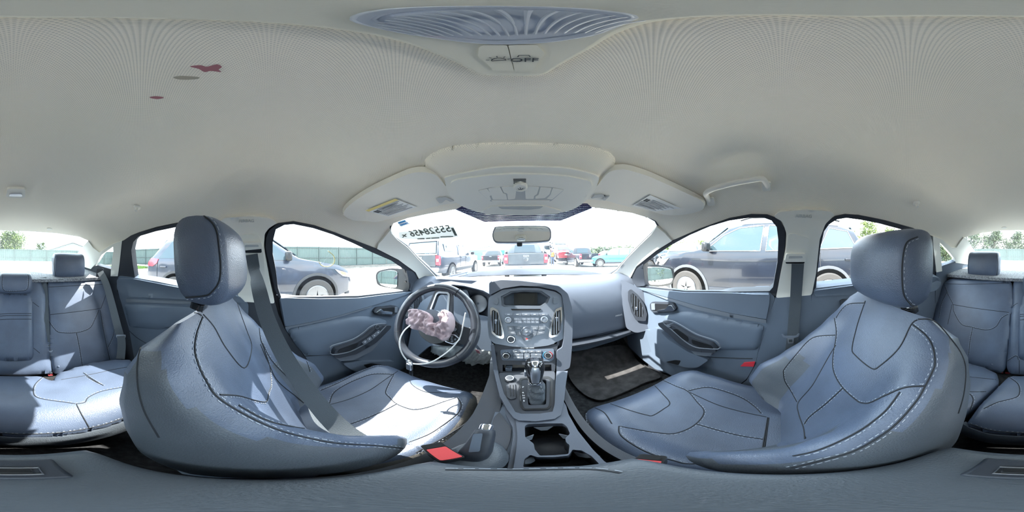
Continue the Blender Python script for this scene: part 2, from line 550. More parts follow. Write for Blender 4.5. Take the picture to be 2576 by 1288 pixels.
def headliner_mat():
    m = mat('headliner', (.60, .60, .57), .95, spec=.1)
    n, l = m.node_tree.nodes, m.node_tree.links
    b = n['Principled BSDF']
    tc = n.new('ShaderNodeTexCoord'); sp = n.new('ShaderNodeSeparateXYZ')
    l.new(tc.outputs['Object'], sp.inputs[0])
    outs = []
    for ax in ('X', 'Y'):
        mu = n.new('ShaderNodeMath'); mu.operation = 'MULTIPLY'; mu.inputs[1].default_value = 2 * PI / .0036
        si = n.new('ShaderNodeMath'); si.operation = 'SINE'
        l.new(sp.outputs[ax], mu.inputs[0]); l.new(mu.outputs[0], si.inputs[0]); outs.append(si)
    ml = n.new('ShaderNodeMath'); ml.operation = 'MULTIPLY'
    l.new(outs[0].outputs[0], ml.inputs[0]); l.new(outs[1].outputs[0], ml.inputs[1])
    rp = n.new('ShaderNodeValToRGB')
    rp.color_ramp.elements[0].position = .30; rp.color_ramp.elements[0].color = (.94, .87, .74, 1)
    rp.color_ramp.elements[1].position = .80; rp.color_ramp.elements[1].color = (.58, .55, .48, 1)
    l.new(ml.outputs[0], rp.inputs[0]); l.new(rp.outputs[0], b.inputs['Base Color'])
    bp = n.new('ShaderNodeBump'); bp.inputs['Strength'].default_value = .3; bp.inputs['Distance'].default_value = -.0006
    l.new(ml.outputs[0], bp.inputs['Height']); l.new(bp.outputs[0], b.inputs['Normal'])
headliner_mat()

# windows: glass openings and the outer edge of their dark seals, as seen
WIN = {
 'windshield': [(984,570),(990,561),(1025,549),(1078,538),(1138,528),(1200,519),(1310,514),(1420,515),(1495,522),(1538,528),(1590,536),(1630,548),(1647,557),(1652,567),(1638,586),(1611,612),(1577,647),(1551,678),(1534,689),(1511,696),(1405,697),(1236,702),(1120,703),(1099,694),(1078,673),(1051,647),(1025,618),(998,599),(984,582)],
 'front_left': [(686,608),(694,576),(715,565),(738,563),(787,573),(836,589),(885,610),(933,633),(982,654),(1016,677),(1026,700),(1028,731),(966,737),(901,744),(803,746),(707,746),(699,723),(694,680),(686,638)],
 'front_right': [(1624,720),(1621,690),(1622,664),(1653,640),(1689,616),(1737,590),(1788,568),(1835,554),(1890,546),(1919,546),(1941,554),(1954,570),(1958,603),(1956,658),(1945,720),(1936,730),(1835,732),(1726,731)],
 'rear_left': [(332,629),(337,608),(350,594),(393,581),(446,570),(510,560),(560,566),(584,590),(592,640),(596,738),(520,728),(446,717),(393,706),(341,697),(336,665)],
 'rear_right': [(2052,723),(2055,691),(2063,622),(2072,581),(2084,564),(2104,551),(2128,547),(2166,552),(2210,561),(2262,575),(2306,590),(2326,612),(2334,640),(2336,690),(2240,699),(2156,710)],
 'quarter_left': [(243,662),(257,640),(286,619),(287,630),(280,676),(246,667)],
 'quarter_right': [(2362,608),(2379,625),(2402,652),(2402,656),(2367,667)],
 'rear': [(2428,597),(2471,586),(2519,580),(2576,578),(2647,581),(2719,586),(2776,595),(2799,604),(2786,622),(2762,645),(2745,664),(2660,662),(2576,660),(2500,659),(2462,655),(2447,625)],
}
def in_win(px, py):
    for k, w in WIN.items():
        for s in (0, 2576, -2576):
            if inside(w, px + s, py): return k
    return None

def build_hull():
    surf = offs(shell, -.034)
    NX, NY = 322, 158
    top = march(ray(0, 0.2), surf)
    V = [top]; F = []
    rows = []
    for j in range(1, NY):
        py = 1288 * j / NY
        row = []
        for i in range(NX):
            px = 2576 * i / NX
            V.append(march(ray(px, py), surf)); row.append((len(V) - 1, in_win(px, py) is not None))
        rows.append(row)
    V.append(march(ray(0, 1287.8), surf)); bot = len(V) - 1
    for i in range(NX):
        i2 = (i + 1) % NX
        F.append((0, rows[0][i][0], rows[0][i2][0])); F.append((bot, rows[-1][i2][0], rows[-1][i][0]))
        for j in range(len(rows) - 1):
            q = (rows[j][i], rows[j + 1][i], rows[j + 1][i2], rows[j][i2])
            if not any(a[1] for a in q): F.append(tuple(a[0] for a in q))
    o = mesh_obj('wall_outer', V, F, 'seal', smooth=True)
    s = o.modifiers.new('solid', 'SOLIDIFY'); s.thickness = .008; s.offset = 0
    tag(o, 'dark outer body skin of the car around the cabin', kind='structure')
build_hull()

EDGE = [(0,580),(71,582),(143,587),(200,596),(223,606),(236,622),(252,634),(270,624),(286,613),(309,606),(330,592),(350,584),(393,571),(446,560),(510,550),(548,552),(568,570),(640,572),(676,572),(700,561),(738,556),(790,566),(842,584),(901,607),(946,625),(956,612),(975,585),(984,574),(990,562),(1025,549),(1078,538),(1138,528),(1200,519),(1310,514),(1420,515),(1495,522),(1538,528),(1590,536),(1630,548),(1647,557),(1656,566),(1675,585),(1693,604),(1700,601),(1762,574),(1835,548),(1890,538),(1930,539),(1960,552),(1975,575),(2020,575),(2066,575),(2080,556),(2100,543),(2125,538),(2159,540),(2227,554),(2296,573),(2330,588),(2346,594),(2368,601),(2392,622),(2404,622),(2421,598),(2432,596),(2471,586),(2519,580),(2576,579)]
def edge_at(px):
    px %= 2576
    for (a, b), (c, d) in zip(EDGE, EDGE[1:]):
        if a <= px <= c: return b + (d - b) * (px - a) / (c - a)
    return 580
def build_ceiling():
    V, F = [], []
    cols = sorted(set([2576 * i / 368 for i in range(368)] + [e[0] for e in EDGE if e[0] < 2576]))
    R = 46
    top = march(ray(0, .5), shell); V.append(top)
    grid = []
    for px in cols:
        e = edge_at(px); col = []
        for j in range(1, R + 1):
            py = e * (j / R) ** .9
            V.append(march(ray(px, py), shell)); col.append(len(V) - 1)
        grid.append(col)
    n = len(cols)
    for i in range(n):
        a, b = grid[i], grid[(i + 1) % n]
        F.append((0, a[0], b[0]))
        for j in range(R - 1): F.append((a[j], a[j + 1], b[j + 1], b[j]))
    n0 = len(V)
    V2 = []
    for v in V:
        g = grad(shell, v, 6e-3)
        V2.append(v + g * .014)
    F2 = [tuple(reversed([i + n0 for i in f])) for f in F]
    rim = []
    for i in range(n):
        a, b = grid[i][-1], grid[(i + 1) % n][-1]
        rim.append((b, a, a + n0, b + n0))
    o = mesh_obj('ceiling', V + V2, F + F2 + rim, 'headliner', auto=60)
    tag(o, 'light grey woven fabric headliner arching over the cabin', kind='structure')
    return o
ceiling = build_ceiling()

# glass
def pane(name, key, m, label, out=.012):
    w = WIN[key]
    cx = sum(p[0] for p in w) / len(w); cy = sum(p[1] for p in w) / len(w)
    big = [(cx + (x - cx) * 1.03 + (3 if x > cx else -3), cy + (y - cy) * 1.03 + (3 if y > cy else -3)) for x, y in w]
    vs, fs = tri2d(big, (), 18)
    V = [march(ray(v.x, v.y), offs(shell, -out)) for v in vs]
    o = mesh_obj(name, V, [tuple(f) for f in fs], m)
    return tag(o, label, kind='structure')
pane('window_1', 'windshield', 'glass_front', 'curved windshield glass above the dashboard', .006)
pane('window_2', 'front_left', 'glass_side', "clear side glass beside the driver seat")
pane('window_3', 'front_right', 'glass_side', "clear side glass beside the passenger seat")
pane('window_4', 'rear_left', 'glass_side', 'rear door glass behind the driver headrest')
pane('window_5', 'rear_right', 'glass_side', 'rear door glass behind the passenger headrest')
pane('window_6', 'quarter_left', 'glass_side', 'small triangular glass behind the left rear door')
pane('window_7', 'quarter_right', 'glass_side', 'small triangular glass behind the right rear door')
pane('window_8', 'rear', 'glass_rear', 'wide rear window above the parcel shelf')

def trim(name, outline, m, label, lift=.004, holes=(), thick=.03, smooth=False, surf=shell, bevel=.004, kind='structure', step=12, parent=None):
    o = patch(name, crs(outline, 4) if smooth else outline, m, surf, thick, parent, holes, step, lift, bevel)
    return tag(o, label, kind=kind if parent is None else None)

# dark rubber seals and window frames
trim('trim_1', [(668,621),(670,596),(677,579),(699,561),(738,556),(790,566),(842,584),(901,607),(950,626),(999,652),(1030,674),(1044,686),(1054,710),(1046,732),(966,741),(901,749),(803,751),(702,751),(690,723),(682,680),(672,640)], 'seal', 'dark rubber seal around the driver window', .006, [WIN['front_left']])
trim('trim_2', [(1586,705),(1594,684),(1604,669),(1653,629),(1700,601),(1762,574),(1835,548),(1890,538),(1930,539),(1960,550),(1974,574),(1976,603),(1970,658),(1952,745),(1936,738),(1835,737),(1726,736),(1600,722)], 'seal', 'dark rubber seal around the passenger window', .006, [WIN['front_right']])
trim('trim_3', [(296,700),(300,660),(309,606),(330,592),(350,584),(393,572),(446,561),(510,551),(560,556),(592,580),(602,640),(606,745),(520,738),(446,727),(393,714),(338,705)], 'seal', 'dark frame around the left rear door glass', .006, [WIN['rear_left']])
trim('trim_4', [(2044,740),(2050,684),(2058,599),(2074,561),(2100,543),(2125,538),(2159,540),(2227,554),(2296,573),(2330,588),(2346,622),(2352,700),(2240,706),(2156,718)], 'seal', 'dark frame around the right rear door glass', .006, [WIN['rear_right']])
trim('trim_5', [(1006,566),(1025,549),(1078,538),(1138,528),(1310,512),(1495,522),(1590,536),(1630,548),(1650,556),(1657,567),(1640,590),(1613,616),(1579,651),(1553,682),(1536,694),(1511,702),(1405,703),(1236,708),(1120,709),(1095,700),(1074,679),(1047,651),(1021,622),(994,603),(980,583),(981,568)], 'seal', 'thin dark band around the windshield', .001, [WIN['windshield']], thick=.012)
# pillars
trim('trim_6', [(946,624),(950,611),(962,598),(981,574),(984,583),(998,600),(1025,620),(1051,649),(1078,675),(1099,697),(1125,706),(1130,722),(1090,735),(1056,728),(1056,708),(1043,683),(999,651)], 'trim_cream', 'pale grey pillar cover between driver window and windshield', .010, bevel=.003)
trim('trim_7', [(1653,566),(1675,584),(1693,604),(1653,629),(1603,669),(1586,703),(1592,730),(1560,722),(1528,706),(1534,691),(1552,679),(1578,648),(1612,613),(1639,587)], 'trim_cream', 'pale grey pillar cover between passenger window and windshield', .010, bevel=.003)
trim('trim_8', rc([(552,558),(566,545),(629,541),(676,545),(697,558),(676,572),(666,586),(664,620),(678,700),(691,762),(600,757),(600,640),(590,585)], 6), 'trim_cream', 'pale grey door pillar cover beside the driver seat', .014)
trim('trim_9', rc([(1946,542),(1961,530),(2022,525),(2084,528),(2098,537),(2074,561),(2060,599),(2051,684),(2040,741),(1952,748),(1964,684),(1976,622),(1978,585),(1968,555)], 6), 'trim_cream', 'pale grey door pillar cover beside the passenger seat', .014)
trim('trim_10', [(600,750),(691,758),(700,790),(718,829),(772,905),(800,1000),(600,1010)], 'plastic_dark', 'dark lower door pillar behind the driver seat', .008)
trim('trim_11', [(1952,744),(2040,738),(2042,850),(2030,1010),(1860,1000),(1852,973),(1880,953),(1902,913),(1909,880),(1928,822),(1937,785)], 'plastic', 'dark lower door pillar beside the passenger seat', .012)
trim('trim_12', [(223,604),(236,622),(252,634),(270,622),(286,612),(309,604),(303,660),(298,694),(280,694),(281,676),(287,630),(286,619),(257,640),(243,662),(230,676),(205,668),(188,658),(200,630)], 'trim_cream', 'pale grey rear pillar cover left of the rear window', .008)
trim('trim_13', [(2423,596),(2411,612),(2404,622),(2392,622),(2368,601),(2345,593),(2346,622),(2354,684),(2368,681),(2367,667),(2362,608),(2379,625),(2402,652),(2402,660),(2430,664),(2466,660),(2447,625),(2430,598)], 'trim_cream', 'pale grey rear pillar cover right of the rear window', .008)
# lower rear quarters
trim('wall_left', [(303,690),(298,700),(296,733),(309,745),(325,820),(346,875),(336,960),(250,950),(262,720),(205,690),(205,666),(230,674),(246,667),(282,677)], 'plastic_dark', 'dark rear quarter trim beside the left rear seat', .004)
trim('wall_right', [(2354,682),(2370,668),(2402,657),(2440,662),(2440,690),(2380,700),(2390,800),(2400,960),(2330,960),(2330,860),(2352,760)], 'plastic', 'dark rear quarter trim beside the right rear seat', .004)
# floor
def build_floor():
    xs = [-.66 + 1.32 * i / 24 for i in range(25)]; ys = [-1.0 + 2.15 * j / 36 for j in range(37)]
    rows = []
    for y in ys:
        r = []
        for x in xs:
            z = -.80 + .10 * max(0, 1 - abs(x) / .13) ** .5 * (1 if y > -.6 else .6)
            if y > .80: z += (y - .80) * .9
            r.append((x, y, z))
        rows.append(r)
    o = grid_mesh('floor', rows, 'carpet', auto=60)
    s = o.modifiers.new('solid', 'SOLIDIFY'); s.thickness = .02; s.offset = -1
    tag(o, 'worn black carpet covering the car floor', kind='structure')
build_floor()
# parcel shelf
def build_shelf():
    rows = []
    for j in range(9):
        y = -1.02 - .72 * j / 8; z = -.165 + .09 * j / 8
        rows.append([(x, y - .10 * (1 - (x / .6) ** 2) * j / 8, z) for x in [-.64 + 1.28 * i / 14 for i in range(15)]])
    o = grid_mesh('parcel_shelf', rows, 'shelf_felt')
    s = o.modifiers.new('solid', 'SOLIDIFY'); s.thickness = .02; s.offset = -1
    tag(o, 'grey felt parcel shelf behind the rear headrests', kind='structure')
build_shelf()
# ------------------------------------------------------------------ the yard round the car
def gz(x, y): return -CAR_UP + .020 * min(0, y + 2)
def placed(o, loc, rz=0):
    o.location = loc; o.rotation_euler = (0, 0, rz); o['_placed'] = 1
    return o
def polar(px, h):
    d = ray(px, 644); k = math.hypot(d.x, d.y)
    return d.x / k * h + CAM.x, d.y / k * h
def build_ground():
    xs = [-150, -60, -30, -20, -12, -6, 0, 6, 12, 20, 30, 60, 150]; ys = [-150, -60, -30, -20, -12, -6, -2, 0, 4, 10, 20, 40, 80, 220]
    V = [(x, y, gz(x, max(y, -30))) for y in ys for x in xs]; n = len(xs)
    F = [(j * n + i, j * n + i + 1, (j + 1) * n + i + 1, (j + 1) * n + i) for j in range(len(ys) - 1) for i in range(n - 1)]
    o = mesh_obj('floor_gravel', V, F, 'gravel', smooth=False)
    tag(o, 'pale gravel yard the vehicles are parked on', kind='structure')
build_ground()
# sheet-metal fence
def fence(a, b, htop, label, step=2.5):
    a, b = Vector(a), Vector(b); L = (b - a).length; n = max(1, round(L / step)); d = (b - a) / n; dl = d.length
    root = thing('metal_fence', label, 'fence', 'sheet metal fence runs')
    placed(root, (a.x, a.y, 0), math.atan2(d.y, d.x))
    me = None
    H = 2.35
    rows = []
    K = 34
    z0, z1 = 0, H
    for k in range(K + 1):
        t = k / K; ph = k % 4; off = .0 if ph in (0, 1) else .03
        rows.append([Vector((t * dl, off, z0)), Vector((t * dl, off, z1))])
    sheet = grid_mesh('sheet_panel', rows, 'fence_teal', None, auto=20)
    post = box('post', (0, -.05, H / 2 - .02), (.07, .07, H + .06), 'fence_dark', None, bevel=0)
    rail = box('rail', (dl / 2, -.035, 0), (dl, .04, .07), 'fence_dark', None, bevel=0)
    first = True
    for i in range(n):
        p = a + d * i; zt = htop - 0 * i
        base = -1.12 + .02 * min(0, p.y + 2)
        zb = max(base + .05, htop - H) if False else htop - H
        for proto, zz in ((sheet, zb), (post, zb), (rail, zb + .18), (rail, zb + 1.1), (rail, zb + 2.2)):
            o = proto.copy(); COL.objects.link(o); o.parent = root; o.location = (dl * i, 0, zz)
    for o in (sheet, post, rail): bpy.data.objects.remove(o)
    return root
fence((-17.6, -24), (-17.6, 55), 1.36, 'long grey-green sheet metal fence left of the car, behind the navy crossover')
fence((32, -27), (-17.6, -24), 1.05, 'grey-green sheet metal fence behind the car, seen through the rear window')
# dirt bank under the left fence, grass patch
def bank():
    rows = []
    for j in range(60):
        y = -24 + 79 * j / 59
        w = 1.6 + .5 * math.sin(y * 1.3)
        rows.append([Vector((-17.9, y, gz(0, y) + .28)), Vector((-17.2, y, gz(0, y) + .26 + .04 * math.sin(y * 2))), Vector((-17.2 + w, y, gz(0, y) - .02))])
    o = grid_mesh('dirt_bank', rows, 'dirt'); tag(o, 'low dark dirt bank along the foot of the left fence', kind='structure')
bank()
def grass(cx, cy, sx, sy, n, label):
    bm = bmesh.new()
    for _ in range(n):
        x, y = cx + random.uniform(-sx, sx), cy + random.uniform(-sy, sy); h = random.uniform(.15, .5); a = random.uniform(0, PI)
        z = gz(x, y)
        v = [bm.verts.new((x - .03 * math.cos(a), y - .03 * math.sin(a), z)), bm.verts.new((x + .03 * math.cos(a), y + .03 * math.sin(a), z)), bm.verts.new((x + random.uniform(-.12, .12), y + random.uniform(-.12, .12), z + h))]
        bm.faces.new(v)
    o = bm_obj('grass', bm, 'grass_green', None, smooth=False); tag(o, label, 'grass', kind='stuff')
grass(-13.5, -16.5, 2.5, 2.0, 4200, 'bright green grass tuft at the foot of the fence beyond the left rear window')
# trees
def tree(px, h, top, width, m, label, n=2600, low=1.2, seed=1, group=None, leaf=.16):
    r = random.Random(seed)
    x, y = polar(px, h)
    H = top + CAR_UP
    t = thing('tree', label, 'tree', group); placed(t, (x, y, gz(x, y)))
    bm = bmesh.new()
    sweep(bm, [(0, 0, 0), (.1, 0, H * .3), (-.1, .1, H * .6), (0, 0, H * .9)], [.16 * H / 6, .12 * H / 6, .08 * H / 6, .02], 8)
    bm_obj('trunk', bm, 'bark', t)
    cl = []
    for k in range(26):
        a = r.uniform(0, 2 * PI); zz = r.uniform(low, H * .93); f = math.sin(PI * min(1, (zz - low * .5) / (H * 1.02 - low * .5))) ** .6
        rr = r.uniform(.2, .8) * width / 2 * f
        c = Vector((math.cos(a) * rr, math.sin(a) * rr, zz)); cl.append((c, width * r.uniform(.13, .22)))
    for k, (c, s) in enumerate(cl[:10]):
        tube('branch', [Vector((0, 0, c.z * .7)), c * .6 + Vector((0, 0, c.z * .35)), c], [.05, .03, .012], 'bark', t, 5)
    V, F = [], []
    for i in range(n):
        c, s = cl[r.randrange(len(cl))]
        d = Vector((r.gauss(0, 1), r.gauss(0, 1), r.gauss(0, .8))); d = d.normalized() * s * r.uniform(.35, 1.15)
        p = c + d; u = Vector((r.gauss(0, 1), r.gauss(0, 1), r.gauss(0, 1))).normalized(); w = u.orthogonal().normalized(); L = leaf * r.uniform(.6, 1.3)
        b = len(V); V += [p - w * L * .4, p + u * L, p + w * L * .4, p - u * L * .3]; F.append((b, b + 1, b + 2, b + 3))
    o = mesh_obj('foliage', V, F, m, t, smooth=False); o['kind'] = 'stuff'
    return t
tg = 'trees beyond the fence'
tree(30, 34, 5.4, 9.0, 'leaf', 'broad leafy green tree beyond the rear fence, left part of the rear window', 9000, 1.5, 3, tg, .24)
tree(104, 40, 4.4, 4.0, 'leaf', 'narrow light green tree at the left end of the rear window view', 2600, 1.5, 4, tg, .22)
tree(2450, 30, 4.9, 5.0, 'leaf_dark', 'dark tree seen at the right end of the rear window', 4200, .6, 5, tg, .22)
tree(2500, 31, 5.6, 5.4, 'leaf_dark', 'dense dark green tree in the right half of the rear window', 5200, .6, 6, tg, .22)
tree(2552, 31, 5.2, 5.4, 'leaf_dark', 'dark green tree next to the middle of the rear window', 5200, .6, 7, tg, .22)
tree(2600, 33, 5.4, 5.0, 'leaf_dark', 'dark green tree just left of the middle of the rear window', 4200, .6, 17, tg, .22)
tree(2145, 26, 4.0, 3.2, 'leaf', 'yellow-green small tree above the crossover tailgate, leftmost in the right rear window', 2800, .8, 8, tg, .20)
tree(2185, 25, 5.3, 4.2, 'leaf', 'tall yellow-green tree in the right rear window', 5000, .8, 9, tg, .20)
tree(2240, 27, 4.7, 5.0, 'leaf', 'green tree behind the passenger headrest, top just showing', 4800, .8, 10, tg, .22)
tree(2295, 28, 4.6, 5.0, 'leaf', 'green tree at the rear edge of the right rear window', 4200, .8, 11, tg, .22)
tree(2380, 30, 3.0, 4.0, 'leaf_dark', 'dark tree seen through the right triangular window', 2600, .8, 12, tg, .22)
tree(808, 46, 3.3, 1.8, 'leaf', 'small distant tree poking over the left fence', 700, 2.0, 13, tg, .22)
for i in range(7):
    tree(1478 + i * 21, 95, 3.2 + (i % 3) * 1.0, 11, 'leaf_dark', '%s dark clump from the left of the distant tree line right of the mirror' % ('first second third fourth fifth sixth seventh'.split()[i]), 900, .0, 20 + i, 'distant tree line', .9)
for i in range(6):
    tree(1652 + i * 22, 60, 2.9 + (i % 2) * .9 + i * .2, 8, 'leaf', '%s bright clump from the left of the tree line above the black crossover' % ('first second third fourth fifth sixth'.split()[i]), 1000, .0, 30 + i, 'distant bright tree line', .55)
# poles
for i, (px, h, z) in enumerate(((797, 60, 5.0), (893, 58, 4.2), (818, 62, 5.6))):
    x, y = polar(px, h); t = thing('utility_pole', 'thin distant utility pole over the left fence' if i != 1 else 'thin distant pole above the right part of the left fence', 'pole'); 
    t['label'] = ['thin distant pole with a crossbar over the left fence, beside the small tree', 'short distant pole nearest the pillar, over the left fence', 'tallest thin distant pole over the left fence'][i]
    placed(t, (x, y, gz(x, y)))
    tube('pole_shaft', [(0, 0, 0), (0, 0, z + CAR_UP)], .09, 'bark', t, 8); box('crossbar', (0, 0, z + CAR_UP - .4), (.2, 1.4, .12), 'bark', t, bevel=0)
# buildings
def building(cx, cy, rz, L, D, H, ridge, wall, roofm, label, trimm='building_blue'):
    t = thing('building', label, 'building'); placed(t, (cx, cy, gz(cx, cy)), rz)
    V = [(-L / 2, -D / 2, 0), (L / 2, -D / 2, 0), (L / 2, D / 2, 0), (-L / 2, D / 2, 0), (-L / 2, -D / 2, H), (L / 2, -D / 2, H), (L / 2, D / 2, H), (-L / 2, D / 2, H), (0, -D / 2, ridge), (0, D / 2, ridge)]
    F = [(0, 1, 5, 8, 4), (1, 2, 6, 5), (3, 7, 9, 6, 2), (0, 4, 7, 3)]
    mesh_obj('wall', V, F, wall, t, smooth=False)
    mesh_obj('roof', [(-L / 2 - .4, -D / 2 - .3, H - .1), (0, -D / 2 - .3, ridge + .1), (L / 2 + .4, -D / 2 - .3, H - .1), (-L / 2 - .4, D / 2 + .3, H - .1), (0, D / 2 + .3, ridge + .1), (L / 2 + .4, D / 2 + .3, H - .1)], [(0, 1, 4, 3), (1, 2, 5, 4)], roofm, t, smooth=False)
    for k in range(int(L / 1.2)):
        x = -L / 2 + .6 + k * 1.2
        box('wall_rib', (x, -D / 2 - .03, H * .5), (.08, .06, H), wall, t, bevel=0)
    box('fascia', (0, -D / 2 - .1, H * .96), (L + .3, .12, .30), trimm, t, bevel=0)
    box('doorway', (-L * .2, -D / 2 - .05, 1.3), (2.6, .08, 2.6), 'building_blue', t, bevel=0)
    box('doorway', (L * .22, -D / 2 - .05, 1.3), (2.6, .08, 2.6), 'siding', t, bevel=0)
    return t
x, y = polar(1238, 62); building(x, y, math.radians(6), 17, 20, 3.1, 4.3, 'building_white', 'building_white', 'low white metal building with blue trim in the distance, left of the mirror')
x, y = polar(175, 40); building(x, y, math.radians(180 - 12), 13, 9, 2.8, 4.9, 'siding', 'roof_grey', 'grey sided gabled building beyond the rear fence', 'siding')

# ---- vehicles
def wheel_bm(r, w, spokes):
    pass
def make_wheel(parent, x, y, r=.36, w=.24, side=1, spokes=5, rim=.66):
    tw = lathe('wheel', (x, y, r), (side, 0, 0), [(r * .60, -w / 2), (r * .93, -w / 2), (r, -w * .35), (r, w * .35), (r * .93, w / 2), (r * rim * 1.03, w / 2 - .01), (r * rim, w * .30)], 'tyre', parent, 36)
    R = frame_of((side, 0, 0)); c = Vector((x, y, r))
    lathe('rim', c, (side, 0, 0), [(r * rim, w * .46), (r * rim * .94, w * .49), (r * rim * .90, w * .25)], 'alloy', tw, 36)
    lathe('dark_backing', c, (side, 0, 0), [(r * rim * .9, w * .20), (0, w * .20)], 'wheel_dark', tw, 24)  # black disc added so the gaps between the spokes look shaded
    bm = bmesh.new()
    for k in range(spokes):
        a = 2 * PI * k / spokes + .3
        for da in (-.11, .11):
            d0 = R @ Vector((math.cos(a), math.sin(a), 0)); d1 = R @ Vector((math.cos(a + da), math.sin(a + da), 0))
            sweep(bm, [c + Vector((side * w * .40, 0, 0)) + d0 * r * .06, c + Vector((side * w * .40, 0, 0)) + d1 * r * rim * .92], 0, flat=(r * .085, .03), up=(side, 0, 0))
    bm_obj('spokes', bm, 'alloy', tw)
    lathe('hub_cap', c + Vector((side * w * .36, 0, 0)), (side, 0, 0), [(r * .12, 0), (r * .11, .03), (0, .035)], 'alloy', tw, 16)
    return tw
def interp(tab, y):
    if y <= tab[0][0]: return tab[0][1]
    for (a, b), (c, d) in zip(tab, tab[1:]):
        if y <= c: return b + (d - b) * (y - a) / (c - a)
    return tab[-1][1]
def vehicle(name, label, cat, group, loc, heading, top, W, belt, paint, wheels, glass=(), rearglass=None, frontglass=None, wr=.36, zb=.28, tumble=.28, tail=None, head=None, bed=None, cladding=True, sides=(1, -1), extras=None, front_rake=.10, spokes=5, gm='vglass'):
    """local frame: y forward, z up from the ground; top = outline of roof and bonnet (y, z) from tail to nose"""
    t = thing(name, label, cat, group); placed(t, (loc[0], loc[1], gz(*loc)), math.radians(heading))
    y0, y1 = top[0][0], top[-1][0]
    def half(y, z):
        e0, e1 = (y - y0), (y1 - y)
        k = 1 - .16 * max(0, 1 - e1 / .75) ** 2.2 - .07 * max(0, 1 - e0 / .45) ** 2.2
        w = W / 2
        if z > belt: w -= (z - belt) * tumble
        w += .02 * math.sin(PI * max(0, min(1, (z - zb) / (belt - zb)))) - .03 * max(0, 1 - (z - zb) / .25)
        return w * k
    ys = sorted(set([y0 + (y1 - y0) * i / 46 for i in range(47)] + [p[0] for p in top]))
    rows = []
    for y in ys:
        zt = interp(top, y)
        zbb = zb + .10 * max(0, 1 - (y1 - y) / .4) + .08 * max(0, 1 - (y - y0) / .4)
        hs_ = [zbb + (min(belt, zt) - zbb) * k / 7 for k in range(8)]
        if zt > belt + .02: hs_ += [belt + (zt - belt) * f for f in (.2, .45, .7, .86, .95, 1.0)]
        else: hs_ += [min(belt, zt) - .0 + (zt - min(belt, zt)) * f for f in (0, 0, 0, .3, .7, 1.0)]
        r = []
        m_ = len(hs_)
        for i, z in enumerate(hs_):
            w = half(y, z)
            if i >= m_ - 3: w -= (.03, .08, .20)[i - (m_ - 3)] * (1 if zt > belt + .1 else .8)
            r.append((w, z - (.0 if i < m_ - 2 else (0, .0)[0])))
        zc = hs_[-1]
        ring = [Vector((w, y, z)) for w, z in r] + [Vector((r[-1][0] * f, y, zc + .025 * (1 - f * f))) for f in (.6, .2)]
        ring += [Vector((-p.x, y, p.z)) for p in reversed(ring)]
        rows.append(ring)
    loft('body', rows, paint, t)
    def on_side(poly, s, lift, m, nm, parent, th=.02):
        dense = resample(poly, .12)
        vs, fs = tri2d(dense, (), .35)
        V = [(s * (half(v.x, v.y) + lift), v.x, v.y) for v in vs]; n0 = len(V)
        V += [(s * (half(v.x, v.y) + lift - th), v.x, v.y) for v in vs]
        faces = [tuple(f) for f in fs] + [tuple(reversed([i + n0 for i in f])) for f in fs]
        cnt = {(a, b) for f in fs for a, b in zip(f, f[1:] + f[:1])}
        for (a, b) in cnt:
            if (b, a) not in cnt: faces.append((b, a, a + n0, b + n0))
        return mesh_obj(nm, V, faces, m, parent)
    for s in sides:
        for yw in wheels:
            arch = [(yw + (wr * 1.20) * math.cos(a), wr + (wr * 1.20) * math.sin(a)) for a in [PI * k / 16 for k in range(17)]]
            arch = [(arch[0][0], zb + .02)] + arch + [(arch[-1][0], zb + .02)]
            if cladding:
                ac = [(yw + (wr * 1.36) * math.cos(a), wr + (wr * 1.36) * math.sin(a)) for a in [PI * k / 16 for k in range(17)]]
                on_side([(ac[0][0], zb)] + ac + [(ac[-1][0], zb)], s, .012, 'cladding_dark' if cladding is True else cladding, 'wheel_arch', t, .03)
            on_side(arch, s, .018, 'wheel_dark', 'arch_shade', t, .03)  # flat black panel painting the shade of an uncut wheel arch
            make_wheel(t, s * (W / 2 - .045), yw, wr, .22, s, spokes)
        for g in glass:
            on_side(g, s, .008, gm, 'side_window', t, .02)
        on_side([(wheels[0] + wr * 1.4, zb), (wheels[1] - wr * 1.4, zb), (wheels[1] - wr * 1.4, zb + .16), (wheels[0] + wr * 1.4, zb + .16)], s, .014, 'plastic_dark', 'sill', t, .03)
        for k, g in enumerate(glass[:2]):
            ym = min(p[0] for p in g) + .12
            box('door_handle', (s * (half(ym, belt - .12) + .02), ym + .05, belt - .13), (.03, .18, .035), paint, t, bevel=.01)
            ye = min(p[0] for p in g) - .02
            tube('door_gap', [(s * (half(ye, z) + .004), ye, z) for z in (zb + .2, zb + .45, belt - .15, belt)], .007, 'rubber', t, 5)
        if glass:
            ym = max(p[0] for g in glass for p in g) - .10
            bm = bmesh.new(); box_bm(bm, (s * (half(ym, belt) + .16), ym, belt + .12), (.22, .12, .18)); bm_obj('side_mirror', bm, 'plastic_black', t, bevel=.04)
    def cross(ya, yb, m, nm, inset=.10, lift=.012):
        za, zb_ = interp(top, ya), interp(top, yb)
        V = []
        for y, z in ((ya, za), (yb, zb_)):
            w = half(y, z) - inset
            V += [(-w, y, z + .03), (0, y, z + .045), (w, y, z + .03)]
        o = mesh_obj(nm, V, [(0, 1, 4, 3), (1, 2, 5, 4)], m, t)
        sd_ = o.modifiers.new('s', 'SOLIDIFY'); sd_.thickness = .02
        return o
    if frontglass: cross(*frontglass, gm, 'windshield')
    if rearglass: cross(*rearglass, gm, 'rear_window')
    return t, half, on_side
def lamps(t, half, y, z, w, hgt, m, nm, d=.1, W=None, wrap=.25):
    for s in (1, -1):
        box(nm, (s * (half(y, z) - w / 2 + .01), y, z), (w, d, hgt), m, t, bevel=.03)
VG = 'parked vehicles in the yard'
